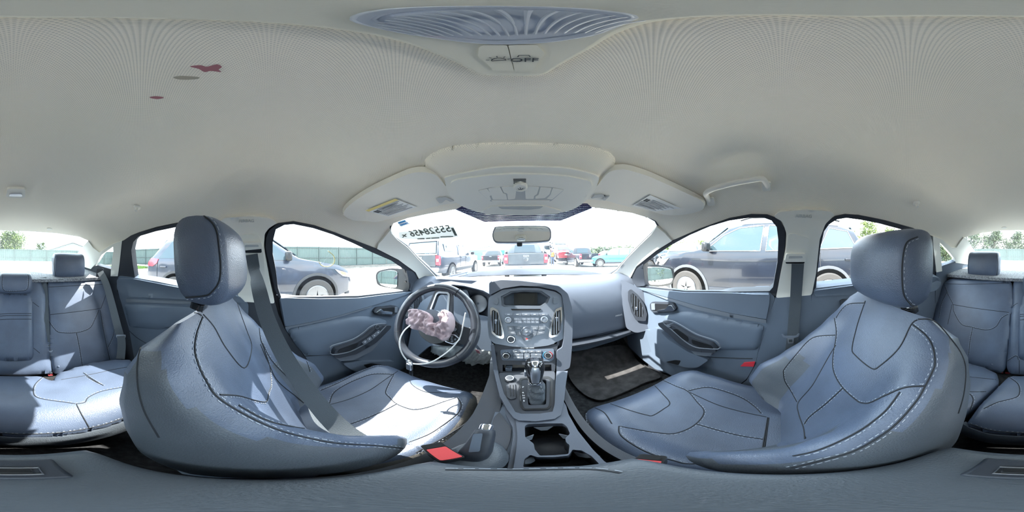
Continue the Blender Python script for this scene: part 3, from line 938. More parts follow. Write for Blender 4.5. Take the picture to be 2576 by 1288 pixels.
SUVTOP = [(-2.34,.75),(-2.30,1.05),(-2.18,1.18),(-1.85,1.60),(-1.5,1.69),(-.6,1.72),(.2,1.68),(.55,1.58),(1.15,1.14),(1.30,1.10),(2.0,.98),(2.25,.86),(2.34,.62)]
suvg = [[(-1.95,1.12),(-1.62,1.52),(-1.30,1.56),(-1.15,1.12)], [(-1.08,1.10),(-1.18,1.57),(-.28,1.60),(-.22,1.08)], [(-.14,1.08),(-.20,1.60),(.25,1.56),(.62,1.42),(1.02,1.10)]]
t, hf, osd = vehicle('crossover_car', 'dusty navy crossover parked close on the left, beyond the driver window', 'car', None, (-4.02, -.56), 0, SUVTOP, 1.84, 1.05, 'paint_darkblue', (-1.42, 1.50), suvg, (-2.15, -1.88), (.62, 1.12), .355, .30, .30)
osd([(-2.30,1.02),(-2.20,1.13),(-1.95,1.10),(-1.98,1.00),(-2.12,.92),(-2.32,.92)], 1, .02, 'red_lamp', 'tail_lamp', t); osd([(-2.30,1.02),(-2.20,1.13),(-1.95,1.10),(-1.98,1.00),(-2.12,.92),(-2.32,.92)], -1, .02, 'red_lamp', 'tail_lamp', t)
for s in (1, -1):
    osd([(1.90,.90),(2.24,.80),(2.30,.70),(2.10,.74),(1.98,.82)], s, .02, 'lamp_clear', 'head_lamp', t); osd([(2.02,.86),(2.16,.82),(2.20,.76),(2.08,.78)], s, .026, 'lamp_amber', 'side_lamp', t)
box('grille', (0, 2.30, .62), (1.0, .06, .30), 'plastic_black', t, bevel=.03); box('bumper_lip', (0, 2.28, .36), (1.5, .12, .12), 'plastic_dark', t, bevel=.03)
text('window_decal', 'AWD', Matrix(((0, 0, 1), (1, 0, 0), (0, 1, 0))), (.93, .62, .70), .10, 'white_mark', t)
BIGTOP = [(-2.42,.78),(-2.40,1.08),(-2.26,1.22),(-2.02,1.66),(-1.7,1.76),(-.6,1.79),(.2,1.77),(.55,1.68),(1.10,1.24),(1.28,1.18),(2.05,1.10),(2.32,.98),(2.42,.70)]
bigg = [[(-2.0,1.24),(-1.84,1.58),(-1.45,1.63),(-1.22,1.20)], [(-1.10,1.19),(-1.22,1.65),(-.28,1.66),(-.22,1.16)], [(-.12,1.16),(-.18,1.66),(.30,1.62),(.62,1.48),(1.00,1.17)]]
t, hf, osd = vehicle('crossover_car', 'large glossy navy three-row crossover parked on the right, beyond the passenger window', 'car', None, (4.00, .50), 0, BIGTOP, 1.98, 1.13, 'paint_navy', (-1.40, 1.44), bigg, (-2.20, -1.98), (.60, 1.08), .375, .28, .26, cladding='cladding_grey')
for s in (1, -1):
    osd([(-2.40,1.10),(-2.25,1.22),(-1.98,1.14),(-2.14,1.02),(-2.36,.86)], s, .02, 'red_lamp', 'tail_lamp', t)
    osd([(1.95,1.02),(2.30,.94),(2.38,.84),(2.15,.86)], s, .02, 'lamp_clear', 'head_lamp', t)
    for g in bigg:
        tube('window_trim', [(s * (hf(p[0], p[1]) + .014), p[0], p[1]) for p in resample(g, .1)], .008, 'bumper_chrome', t, 6, closed=True)
    osd([(1.3,1.02),(.4,.98),(-1.4,1.00),(-2.2,1.02),(-2.2,.995),(-1.4,.975),(.4,.955),(1.3,.99)], s, .006, 'paint_black', 'body_crease', t)
    tube('roof_rail', [(s * .78, y, z) for y, z in ((-1.7, 1.80), (-1.5, 1.84), (.1, 1.84), (.3, 1.79))], .02, 'plastic_black', t, 8)
box('grille', (0, 2.36, .80), (1.1, .06, .30), 'bumper_chrome', t, bevel=.03)
# pickups: solid bed with a dark plate on top, tailgate and bumper
PUTOP = [(-2.90,.95),(-2.88,1.22),(-1.10,1.22),(-.88,1.24),(-.80,1.80),(-.6,1.92),(.4,1.92),(.62,1.86),(1.14,1.32),(1.3,1.28),(2.5,1.20),(2.8,1.10),(2.90,.80)]
pug = [[(-.70,1.34),(-.62,1.78),(-.02,1.80),(.02,1.32)], [(.10,1.32),(.06,1.80),(.42,1.80),(.62,1.68),(1.00,1.34)]]
def pickup(label, loc, heading, paint, W=2.03, cap=False, gate=None, badge=None, bumper='bumper_chrome', detail=True, lamp='red_lamp', group=None, scale=1, name='pickup_truck'):
    t, hf, osd = vehicle(name, label, 'truck', group, loc, heading, PUTOP, W, 1.24, paint, (-1.75, 1.90), pug, None, (.66, 1.12), .40, .42, .26, sides=(1, -1), cladding=False)
    mesh_obj('rear_window', [(-.62, -.90, 1.34), (.62, -.90, 1.34), (.56, -.83, 1.76), (-.56, -.83, 1.76)], [(0, 1, 2, 3)], 'vglass', t, smooth=False)
    box('bed_shade', (0, -1.98, 1.245), (W - .34, 1.66, .02), 'plastic_black', t, bevel=0)  # dark plate on the solid bed, painting the shade of its hollow
    g = box('tailgate', (0, -2.915, .98), (W - .40, .06, .50), gate or paint, t, bevel=.02)
    box('gate_handle', (0, -2.955, 1.12), (.26, .03, .07), 'bumper_chrome', t, bevel=.01)
    if badge: lathe('gate_badge', (0, -2.945, .98), (0, -1, 0), [(.11, 0), (.10, .012), (0, .014)], 'bumper_chrome', t, 24)
    box('rear_bumper', (0, -2.98, .60), (W - .06, .18, .20), bumper, t, bevel=.04)
    box('licence_plate', (0, -3.08, .60), (.32, .01, .15), 'paint_white', t, bevel=.004)
    for s in (1, -1):
        box('tail_lamp', (s * (W / 2 - .10), -2.87, 1.00), (.20, .14, .42), lamp, t, bevel=.03)
        box('tail_lamp_centre', (s * (W / 2 - .10), -2.945, 1.00), (.12, .012, .12), 'lamp_clear', t, bevel=.01)
        box('mud_flap', (s * (W / 2 - .16), -2.25, .38), (.26, .02, .28), 'rubber', t, bevel=0)
    if cap:
        rows = []
        for y, sc in ((-2.90, .0), (-2.80, 0), (-1.0, 0), (-.90, 0)):
            zt = 1.93 if y > -2.85 else 1.30
            if y == -2.90: zt = 1.32
            rows.append([Vector((-.98, y, 1.22)), Vector((-.90, y + .02, (1.22 + zt) / 2)), Vector((-.80, y + .05, zt)), Vector((.80, y + .05, zt)), Vector((.90, y + .02, (1.22 + zt) / 2)), Vector((.98, y, 1.22))])
        rows[0] = [Vector((-.98, -2.92, 1.22)), Vector((-.93, -2.85, 1.5)), Vector((-.82, -2.66, 1.88)), Vector((.82, -2.66, 1.88)), Vector((.93, -2.85, 1.5)), Vector((.98, -2.92, 1.22))]
        rows[1] = [Vector((-.98, -2.60, 1.22)), Vector((-.90, -2.58, 1.58)), Vector((-.80, -2.50, 1.95)), Vector((.80, -2.50, 1.95)), Vector((.90, -2.58, 1.58)), Vector((.98, -2.60, 1.22))]
        loft('bed_cap', rows, paint, t)
        mesh_obj('cap_rear_window', [(-.84, -2.925, 1.30), (.84, -2.925, 1.30), (.74, -2.72, 1.80), (-.74, -2.72, 1.80)], [(0, 1, 2, 3)], 'vglass_pale', t, smooth=False)
        tube('cap_frame', [(-.90, -2.95, 1.24), (.90, -2.95, 1.24), (.80, -2.70, 1.86), (-.80, -2.70, 1.86)], .03, 'paint_silver', t, 6, closed=True)
        for s in (1, -1):
            mesh_obj('cap_side_window', [(s * .955, -2.35, 1.40), (s * .955, -1.15, 1.40), (s * .885, -1.15, 1.74), (s * .885, -2.35, 1.74)], [(0, 1, 2, 3)], 'vglass', t, smooth=False)
            osx = s * .962
            box('cap_decal', (s * .935, -2.0, 1.56), (.012, .22, .20), 'white_mark', t, bevel=0)
    return t
pickup('dark blue pickup truck with a bed cap, behind the reversed windshield digits', (-4.35, 8.75), 0, 'paint_darkblue', cap=True, gate='paint_grey')
pickup('grey pickup truck seen tail-on straight ahead under the mirror', (.0, 10.3), 1.5, 'paint_grey', badge=True)
pickup('dark blue pickup truck with chrome bumper, right of the mirror, bed empty', (5.75, 16.4), 0, 'paint_navy', badge=True)
pickup('black pickup truck farther off between the capped truck and the blue toilet', (-3.9, 20.5), 3, 'paint_black')
pickup('distant dark pickup truck just left of the blue portable toilet', (-3.6, 30), 0, 'paint_black', W=1.95)
SEDTOP = [(-2.3,.70),(-2.28,.98),(-1.6,1.05),(-1.0,1.36),(-.3,1.45),(.3,1.42),(1.0,1.02),(2.0,.85),(2.25,.70),(2.3,.5)]
sedg = [[(-1.25,1.0),(-.85,1.30),(-.30,1.36),(-.25,.98)], [(-.16,.98),(-.2,1.36),(.22,1.33),(.80,1.0)]]
def sedan(label, x, y, z, heading, paint, group=None, name='sedan_car', gmat='vglass'):
    t, hf, osd = vehicle(name, label, 'car', group, (x, y), heading, SEDTOP, 1.82, .95, paint, (-1.38, 1.40), sedg, (-1.55, -1.02), (.36, .96), .33, .24, .34, cladding=False, gm=gmat)
    t.location.z = z
    for s in (1, -1):
        box('tail_lamp', (s * .70, -2.24, .86), (.34, .12, .14), 'red_lamp', t, bevel=.02); box('head_lamp', (s * .62, 2.14, .68), (.34, .14, .12), 'lamp_clear', t, bevel=.02)
    box('licence_plate', (0, -2.31, .70), (.34, .01, .15), 'paint_white', t, bevel=0)
    return t
x, y = polar(1666, 13); sedan('black sedan with crumpled front, seen past the passenger door mirror', x, y, gz(x, y), -115, 'paint_black')
# wrecked front end debris beside it
x, y = polar(1684, 11)
db = thing('wreck_debris', 'pile of bent pale metal parts on a wrecked front end beside the black sedan', 'wreckage'); placed(db, (x, y, gz(x, y)))
rr = random.Random(5)
bm = bmesh.new()
for k in range(40):
    p = Vector((rr.uniform(-.8, .8), rr.uniform(-.4, .4), rr.uniform(.35, 1.0)))
    sweep(bm, [p, p + Vector((rr.uniform(-.4, .4), rr.uniform(-.3, .3), rr.uniform(-.3, .3))), p + Vector((rr.uniform(-.6, .6), rr.uniform(-.3, .3), rr.uniform(-.3, .3)))], rr.uniform(.01, .05), 6)
o = bm_obj('bent_metal', bm, 'paint_silver', db); o['kind'] = 'stuff'
x, y = polar(1738, 10.6)
t, hf, osd = vehicle('crossover_car', 'black crossover parked behind the bonnet of the big navy crossover', 'car', None, (x, y), -70, SUVTOP, 1.84, 1.05, 'paint_black', (-1.42, 1.50), suvg, (-2.15, -1.88), (.62, 1.12), .355, .30, .30, gm='vglass_pale')
x, y = polar(1550, 15.5)
t, hf, osd = vehicle('crossover_car', 'bright cyan crossover parked right of the blue pickup', 'car', None, (x, y), 62, SUVTOP, 1.84, 1.05, 'paint_cyan', (-1.42, 1.50), suvg, (-2.15, -1.88), (.62, 1.12), .355, .30, .30, gm='vglass_pale')
x, y = polar(1522, 25)
t, hf, osd = vehicle('crossover_car', 'white crossover partly hidden behind the cyan one', 'car', None, (x, y), 70, SUVTOP, 1.84, 1.05, 'paint_white', (-1.42, 1.50), suvg, (-2.15, -1.88), (.62, 1.12), .355, .30, .30, gm='vglass_pale')
x, y = polar(2000, 9.5)
sedan('red sedan glimpsed through the windows of the big navy crossover', x, y, gz(x, y), 20, 'paint_red')
# transporter with two cars on its sloping deck
x, y = polar(1407, 22)
tr = thing('transporter_truck', 'car transporter with raised silver deck carrying a red and a dark car', 'truck'); placed(tr, (x, y, gz(x, y)), math.radians(4))
def slopeZ(v): return .55 + (v + 3.2) * .20
mesh_obj('deck', [(-1.15, -3.6, .45), (1.15, -3.6, .45), (1.15, 4.6, 2.1), (-1.15, 4.6, 2.1), (-1.15, -3.6, .30), (1.15, -3.6, .30), (1.15, 4.6, 1.9), (-1.15, 4.6, 1.9)], [(0, 1, 2, 3), (7, 6, 5, 4), (0, 4, 5, 1), (1, 5, 6, 2), (2, 6, 7, 3), (3, 7, 4, 0)], 'paint_silver', tr, smooth=False)
for s in (-1, 1): tube('deck_rail', [(s * 1.12, -3.6, .55), (s * 1.12, 4.6, 2.25)], .05, 'plastic_dark', tr, 6)
box('cab', (0, 6.0, 1.7), (2.3, 2.0, 2.3), 'paint_black', tr, bevel=.15); box('cab_window', (0, 4.98, 2.2), (1.6, .03, .6), 'vglass', tr, bevel=.02)
for s in (-1, 1):
    for yy in (0, 1.2, 6): make_wheel(tr, s * 1.0, yy, .48, .28, s, 6)
x, y = polar(1409, 20.5); rc1 = sedan('red car on the lower deck of the transporter', x, y, gz(x, y) + .95, 4, 'paint_red'); rc1.rotation_euler = (math.radians(11), 0, math.radians(4))
x, y = polar(1403, 25.0); rc2 = sedan('dark car high at the front of the transporter deck, behind the red one', x, y, gz(x, y) + 1.95, 4, 'paint_darkblue'); rc2.rotation_euler = (math.radians(11), 0, math.radians(4))
# person by the transporter
x, y = polar(1390, 17.5)
pn = thing('person', 'person in an orange vest and dark trousers standing beside the transporter', 'person'); placed(pn, (x, y, gz(x, y)), math.radians(20))
def skin_fig():
    V = [(0,0,.93),(0,0,1.15),(0,.01,1.38),(0,.02,1.50),(0,.03,1.60),(0,.04,1.70),(.19,0,1.40),(.27,.03,1.14),(.24,.16,.96),(.23,.20,.88),(-.19,0,1.40),(-.28,0,1.12),(-.27,.06,.86),(-.27,.08,.78),(.10,0,.88),(.12,.03,.50),(.13,0,.10),(.13,.14,.04),(-.10,0,.88),(-.13,.02,.50),(-.15,-.02,.10),(-.16,.12,.04)]
    E = [(0,1),(1,2),(2,3),(3,4),(4,5),(2,6),(6,7),(7,8),(8,9),(2,10),(10,11),(11,12),(12,13),(0,14),(14,15),(15,16),(16,17),(0,18),(18,19),(19,20),(20,21)]
    R_ = [.14,.13,.15,.06,.09,.085,.06,.045,.032,.035,.06,.045,.032,.035,.10,.065,.045,.04,.10,.065,.045,.04]
    me = bpy.data.meshes.new('body'); me.from_pydata(V, E, [])
    o = bpy.data.objects.new('body', me); COL.objects.link(o); o.parent = pn
    md = o.modifiers.new('skin', 'SKIN'); md.use_smooth_shade = True
    for i, r_ in enumerate(R_): me.skin_vertices[0].data[i].radius = (r_, r_ * (.75 if i < 3 else 1))
    me.skin_vertices[0].data[0].use_root = True
    o.modifiers.new('sub', 'SUBSURF').levels = 1
    me.materials.append(M['denim'])
    return o
skin_fig()
lathe('vest', (0, .005, .98), (0, 0, 1), [(.17, 0), (.18, .15), (.20, .34), (.15, .47), (.08, .52)], 'orange_cloth', pn, 20)
lathe('vest_stripe', (0, .005, 1.12), (0, 0, 1), [(.185, 0), (.190, .05)], 'yellow_cloth', pn, 20)
lathe('head', (0, .035, 1.56), (0, 0, 1), [(.0, -.01), (.06, .0), (.078, .06), (.080, .12), (.06, .18), (0, .21)], 'skin', pn, 18)
lathe('hard_hat', (0, .03, 1.68), (0, 0, 1), [(.13, 0), (.10, .01), (.095, .06), (.06, .10), (0, .115)], 'paint_white', pn, 18)
# portable toilet
x, y = polar(1262, 27)
pt = thing('portable_toilet', 'bright blue portable toilet beside the grey pickup truck', 'portable toilet'); placed(pt, (x, y, gz(x, y)))
box('cabin', (0, 0, 1.05), (1.1, 1.1, 2.1), 'blue_plastic', pt, bevel=.05); box('toilet_roof', (0, 0, 2.18), (1.15, 1.15, .14), 'paint_white', pt, bevel=.06); box('toilet_door', (0, -.56, 1.0), (.8, .04, 1.8), 'blue_plastic', pt, bevel=.02)

# ---- our own crumpled bonnet and wiper
rows = []
for j in range(16):
    y = 1.30 + 1.0 * j / 15; r = []
    for i in range(29):
        x = -.74 + 1.48 * i / 28
        z = -.150 - .03 * (x / .7) ** 2 - .03 * (j / 15) ** 2
        yy = y - .30 * x * x
        b = math.exp(-((x + .12 + .2 * (j / 15 - .4)) / .16) ** 2) * .030 + math.exp(-((x + .42) / .10) ** 2) * .018
        z += b * math.sin(PI * min(1, j / 8)) * (1 if j < 9 else .6)
        r.append(Vector((x, yy, z)))
    rows.append(r)
bn = grid_mesh('car_bonnet', rows, 'bonnet_paint', None, thick=.004, auto=30); tag(bn, 'crumpled dark bonnet of the car, just beyond the windshield', 'car bonnet')
wp_ = thing('wiper', 'windshield wiper arm resting at the base of the windshield', 'wiper')
tube('wiper_arm', [P(1118, 696, y=1.20), P(1150, 690, y=1.20), P(1176, 684, y=1.22)], .005, 'plastic_silver', wp_, 8)
tube('wiper_blade', [P(1110, 700, y=1.19), P(1150, 696, y=1.21), P(1178, 690, y=1.22)], .004, 'plastic_silver', wp_, 8)
tube('wiper_link', [P(1138, 698, y=1.2), P(1132, 687, y=1.2)], .004, 'plastic_silver', wp_, 8); tube('wiper_link', [P(1176, 691, y=1.22), P(1170, 683, y=1.22)], .004, 'plastic_silver', wp_, 8)
# ring doodle on the driver glass, warning words
glS = offs(shell, -.006)
dd = thing('marker_curve', 'yellow curved marker line drawn on the driver window', 'marker line')
tube('marker_line', [march(ray(a, b), glS) for a, b in crs([(802,659),(808,667),(818,671),(830,670),(840,662),(842,652),(838,642),(826,632)], 4, False)], .0016, 'paper_yellow', dd, 6)
# ------------------------------------------------------------------ front seats
def sstep(a, b, x):
    t = max(0, min(1, (x - a) / (b - a))); return t * t * (3 - 2 * t)
def lerp_t(tab, v):
    for (a, *p), (b, *q) in zip(tab, tab[1:]):
        if v <= b: 
            t = max(0, (v - a) / (b - a)); t = t * t * (3 - 2 * t) * .5 + t * .5
            return [x + (y - x) * t for x, y in zip(p, q)]
    return list(tab[-1][1:])

LEAN = math.radians(27)
def back_rows(shrink=0):
    """seat back, local frame: origin where cushion and back meet, z up, y forward"""
    # v: half width, bolster height, front half depth, back depth
    T = [(0.00, .170, .080, .040, .060), (.06, .228, .160, .055, .085), (.20, .250, .160, .060, .108), (.38, .250, .112, .060, .122), (.55, .244, .072, .056, .122), (.72, .236, .038, .050, .118), (.86, .224, .012, .042, .090), (.95, .200, .000, .030, .056), (1.0, .150, .000, .010, .012)]
    rows = []
    L = .545
    t = Vector((0, -math.sin(LEAN), math.cos(LEAN))); n = Vector((0, math.cos(LEAN), math.sin(LEAN)))
    for i in range(40):
        v = i / 39
        w, B, h, hb = lerp_t(T, v)
        c = t * (v * L)
        bow = .018 * math.sin(PI * v)               # lumbar bulge
        ring = []
        NF, NB = 30, 16
        for k in range(NF):
            th = PI * k / NF
            cx = math.cos(th); x = w * math.copysign(abs(cx) ** .75, cx); e = min(1, abs(x) / w)
            d = -h + (h + B * sstep(.42, .86, e) + bow * (1 - e * e)) * max(0, 1 - e ** 6) ** (1 / 4)
            ring.append(c + Vector((x, 0, 0)) + n * d)
        for k in range(NB):
            th = PI * k / NB
            cx = -math.cos(th); x = w * math.copysign(abs(cx) ** .75, cx); e = min(1, abs(x) / w)
            d = -h - hb * max(0, 1 - e ** 5) ** (1 / 3)
            ring.append(c + Vector((x, 0, 0)) + n * d)
        rows.append(ring)
    return rows

def cush_rows():
    T = [(0.0, .200, .030, .050), (.10, .232, .045, .060), (.35, .245, .050, .070), (.60, .243, .045, .070), (.80, .232, .030, .065), (.90, .215, .018, .055), (.97, .190, .006, .034), (1.0, .165, .0, .010)]
    rows = []; L = .50
    for i in range(36):
        v = i / 35
        w, B, h = lerp_t(T, v)
        y = -.08 + L * v
        zc = -.03 + .075 * sstep(0, .85, v) - .045 * max(0, (v - .82) / .18) ** 2 - .022 * math.sin(PI * min(1, v / .8))
        ring = []
        for k in range(30):
            th = PI * k / 30
            cx = math.cos(th); x = w * math.copysign(abs(cx) ** .75, cx); e = min(1, abs(x) / w)
            d = zc - h + (h + B * sstep(.5, .88, e)) * max(0, 1 - e ** 6) ** (1 / 4)
            ring.append(Vector((x, y, d)))
        for k in range(12):
            th = PI * k / 12
            cx = -math.cos(th); x = w * .98 * math.copysign(abs(cx) ** .75, cx); e = min(1, abs(x) / (w * .98))
            ring.append(Vector((x, y - .02 * sstep(.8, 1, v), zc - h - h * max(0, 1 - e ** 6) ** (1 / 4))))
        rows.append(ring)
    return rows

def head_rows(W=.125, H=.088, D=.052):
    """headrest: slices across its width"""
    rows = []
    N = 26
    for i in range(N + 1):
        u = -1 + 2 * i / N
        k = max(0.0, 1 - abs(u) ** 5.0) ** (1 / 3.2)
        k = max(k, .02)
        ring = []
        for j in range(32):
            a = 2 * PI * j / 32
            cy, cz = math.cos(a), math.sin(a)
            y = math.copysign(abs(cy) ** .72, cy); z = math.copysign(abs(cz) ** .62, cz)
            dz = H * (.70 + .30 * k) * z if abs(u) > .8 else H * z * (.70 + .30 * k)
            dy = D * (.80 + .20 * k) * y if k > .1 else D * .72 * y
            if y > 0: dy *= 1.05 + .25 * (1 - u * u) * (1 - .3 * z)
            if abs(u) >= .999: dy *= .8; dz *= .8
            ring.append(Vector((W * u, dy - .012 * z, dz)))
        rows.append(ring)
    return rows

def xf(rows, T): return [[T @ p for p in r] for r in rows]


def seat_T(side, y0, extra, zj=-.615, xc=.36):
    m = Matrix.Diagonal((1 if side > 0 else -1, 1, 1, 1))
    base = Matrix.Translation((xc * side, y0, zj))
    return base @ m, base @ Matrix.Rotation(math.radians(extra), 4, 'X') @ m

def bvh_of(o):
    vs = [v.co.copy() for v in o.data.vertices]
    return BVHTree.FromPolygons(vs, [tuple(p.vertices) for p in o.data.polygons])

def cast(bvh, px, py):
    hit = bvh.ray_cast(CAM, ray(px, py))
    if hit[0] is not None: return hit[0], hit[1]
    return None, None

def densify(pts, step=5, smooth=True):
    p = crs(pts, 6, False) if smooth and len(pts) > 2 else pts
    out = [Vector(p[0])]
    for q in p[1:]:
        q = Vector(q); d = (q - out[-1]).length; n = int(d / step)
        a = out[-1].copy()
        for k in range(1, n + 1): out.append(a + (q - a) * k / max(1, n))
        if n == 0 and d > step * .6: out.append(q)
    return out

def seam_path(bvh, pts, step=5, smooth=True):
    res = []
    for q in densify(pts, step, smooth):
        c, n = cast(bvh, q.x, q.y)
        if c is None: continue
        if res and (c - res[-1][0]).length > .06: break
        if n.dot(c - CAM) > 0: n = -n
        res.append((c, n))
    return res

SEAMS = []            # filled from the passenger seat, reused mirrored on the driver seat
def add_seams(paths, name_parent, stitch=True, rad=.0016, prox=None):
    """paths: lists of (point, normal) already in car space -> recessed piping lines and a row of thread beside them"""
    bt = bmesh.new(); k_t = 0
    for kind, path in paths:
        if len(path) < 3: continue
        bm = bmesh.new()
        sweep(bm, [p + n * .0002 for p, n in path], rad, 6)
        bm_obj('seam_piping', bm, 'seam', name_parent)
        if kind:
            acc = 0; k = 0
            for (p, n), (q, m) in zip(path, path[1:]):
                d = q - p; L = d.length
                if L < 1e-6: continue
                d.normalize(); s = n.cross(d)
                for side in ((1, -1) if kind == 2 else (1,)):
                    t = 0
                    while t < L:
                        if int((acc + t) / .0055) % 2 == 0:
                            c = p + d * t + s * side * .0042 + n * .0007
                            e = min(.0040, L - t + .002)
                            R = Matrix((d, s, n)).transposed()
                            box_bm(bt, c + d * e / 2, (e, .0011, .0007), R)
                        t += .0055
                acc += L
    if len(bt.verts):
        b = bm_obj('stitching', bt, 'thread', name_parent, smooth=False)
        b['kind'] = 'stuff'

# ---- passenger seat first
PASS_C, PASS_B = seat_T(1, .0, 0)
DRV_C, DRV_B = seat_T(-1, .112, -4, xc=.352)
DRV_B = Matrix.Translation((-.002, -.032, .004)) @ DRV_B
def belt_hardware(): pass

def headrest(parent, T, hx, hy, hz, tilt, side, pz):
    hr = loft('headrest', xf(head_rows(), Matrix.Translation((hx, hy, hz)) @ Matrix.Rotation(math.radians(tilt), 4, 'X')), 'leather', parent)
    for s in (-1, 1):
        x = hx + s * .075
        tube('post', [(x, hy - .004, hz - .07), (x, hy - .014, pz - .03)], .006, 'chrome', hr, 10)
        g = prism('guide_sleeve', rc([(-.020, -.014), (.020, -.014), (.020, .014), (-.020, .014)], .008), Matrix.Rotation(math.radians(-15), 3, 'X'), (x, hy - .010, pz + .010), .014, 'gloss_black', hr, bevel=.003)
    return hr

def seat(side, label, TC, TB, head):
    t = thing('front_seat', label, 'car seat', 'front seats')
    cu = loft('seat_cushion', xf(cush_rows(), TC), 'leather', t)
    bk = loft('backrest', xf(back_rows(), TB), 'leather', t)
    headrest(t, None, *head)
    # moulded skirt under the cushion and lower side panel of the back
    rows = []
    for i in range(12):
        y = -.10 + .50 * i / 11; w = .225 if i < 10 else .20
        rows.append([TC @ Vector((x * w, y, z)) for x, z in ((-1, -.06), (-1, -.17), (1, -.17), (1, -.06))])
    loft('seat_base', rows, 'plastic_dark', t)
    for s in (-1, 1):
        tube('seat_rail', [TC @ Vector((s * .17, -.18, -.172)), TC @ Vector((s * .17, .38, -.172))], .012, 'plastic_black', t, flat=(.04, .02), up=(0, 0, 1))
    # back panel (plastic shell) seen low at the inboard side
    n = Vector((0, math.cos(LEAN), math.sin(LEAN))); tt = Vector((0, -math.sin(LEAN), math.cos(LEAN)))
    rows = []
    for i in range(10):
        v = -.06 + .20 * i / 9
        w = .225 + .02 * sstep(-.06, .1, v)
        ring = []
        for k in range(20):
            a = 2 * PI * k / 20
            cx, cy = math.cos(a), math.sin(a)
            ring.append(TB @ (tt * v * .545 + Vector((w * math.copysign(abs(cx) ** .4, cx), 0, 0)) + n * (-.095 + .075 * math.copysign(abs(cy) ** .6, cy))))
        rows.append(ring)
    loft('lower_shell', rows, 'plastic', t)
    return t, cu, bk
ps, pcu, pbk = seat(1, 'dark blue-grey leather passenger seat, right of the console, empty and evenly shaded', PASS_C, PASS_B, (.362, -.262, -.030, -8, 1, -.138))
ds, dcu, dbk = seat(-1, 'dark leather driver seat behind the steering wheel, its cushion lit by sun', DRV_C, DRV_B, (-.362, -.125, -.002, -4, -1, -.100))

def do_seams(part, specs):
    b = bvh_of(part); paths = []
    for k, pts in specs:
        sm = seam_path(b, pts)
        paths.append((k, sm))
    add_seams(paths, part)
PB = [
 (0, [(2177,757),(2169,780),(2156,821),(2144,875),(2152,894),(2193,927),(2214,920),(2262,875),(2292,817),(2309,804)]),
 (1, [(2099,800),(2104,841),(2096,896),(2098,936),(2120,975),(2156,1008),(2171,1014),(2189,1013),(2231,993),(2276,975),(2327,971)]),
 (2, [(2296,817),(2330,845),(2347,875),(2352,913),(2345,936),(2327,972),(2306,1008),(2261,1060),(2216,1096),(2147,1135),(2065,1159),(1990,1177)]),
 (1, [(2264,986),(2246,1011),(2222,1039),(2171,1078),(2110,1111),(2050,1135),(1996,1147)]),
 (2, [(2120,977),(2080,1014),(2038,1048),(2023,1069)]),
 (0, [(2103,868),(2084,899),(2050,960),(2035,981),(2008,1014),(2010,1042),(2023,1081),(2026,1123)]),
 (1, [(2101,843),(2057,846),(2033,858),(2005,889),(1974,927),(1971,940),(1975,960),(1990,984),(2005,1011)]),
 (1, [(2176,762),(2139,764),(2120,776),(2103,800)]),
 (0, [(2310,803),(2350,808),(2390,850),(2418,890),(2429,930),(2424,990),(2410,1040)]),
]
PC = [
 (0, [(1645,968),(1666,990),(1685,1014),(1669,1029),(1642,1045),(1627,1044),(1590,1034),(1536,1016)]),
 (1, [(1669,957),(1699,971),(1729,984),(1753,1011),(1771,1037),(1747,1069),(1699,1090),(1651,1088),(1606,1081),(1557,1072)]),
 (1, [(1557,1072),(1560,1093),(1590,1117),(1636,1141),(1696,1159),(1741,1167),(1892,1162)]),
 (2, [(1750,1066),(1801,1081),(1862,1096),(1919,1105)]),
 (1, [(1729,984),(1771,975),(1801,978),(1862,999),(1898,1023),(1916,1042)]),
 (0, [(1735,987),(1801,1017),(1862,1035),(1928,1049)]),
 (1, [(1500,1023),(1560,999),(1651,967),(1675,957),(1711,953),(1771,957),(1831,974),(1877,991)]),
 (1, [(1479,1030),(1473,1050),(1485,1081),(1515,1111),(1560,1138),(1621,1162),(1711,1186)]),
 (0, [(1497,1026),(1521,1039),(1539,1066)]),
 (0, [(1931,1050),(1922,1105),(1913,1159)]), (0, [(1934,1051),(1926,1105),(1917,1158)]),
]
PH = [(1, [(2308,596),(2282,609),(2272,640),(2269,691),(2273,739),(2289,764),(2299,770),(2334,768)])]
DH = [(1, [(471,538),(503,540),(530,556),(545,582),(551,624),(555,670),(551,708),(534,733),(515,744),(455,749)])]
DB = [
 (0, [(435,785),(465,783),(500,790),(511,800)]),
 (2, [(509,799),(494,841),(490,883),(500,921),(519,959),(545,997),(600,1034),(669,1069),(738,1093),(841,1114),(945,1121),(1035,1130)]),
 (0, [(511,791),(538,822),(568,875),(614,926),(633,875),(621,833),(606,791),(594,755)]),
 (1, [(649,786),(654,845),(663,875),(678,921),(682,966),(676,986),(669,1010),(641,1007),(600,996),(553,993)]),
 (1, [(600,1020),(683,1062),(807,1085),(931,1110)]),
 (0, [(655,866),(676,915),(700,960),(760,1010),(800,1050)]),
 (1, [(660,863),(682,905),(721,947)]), (0, [(653,828),(690,828)]),
 (1, [(700,830),(738,868),(768,903),(780,935)]),
 (0, [(450,770),(380,830),(350,890),(346,960),(362,1030),(400,1100)]),
]
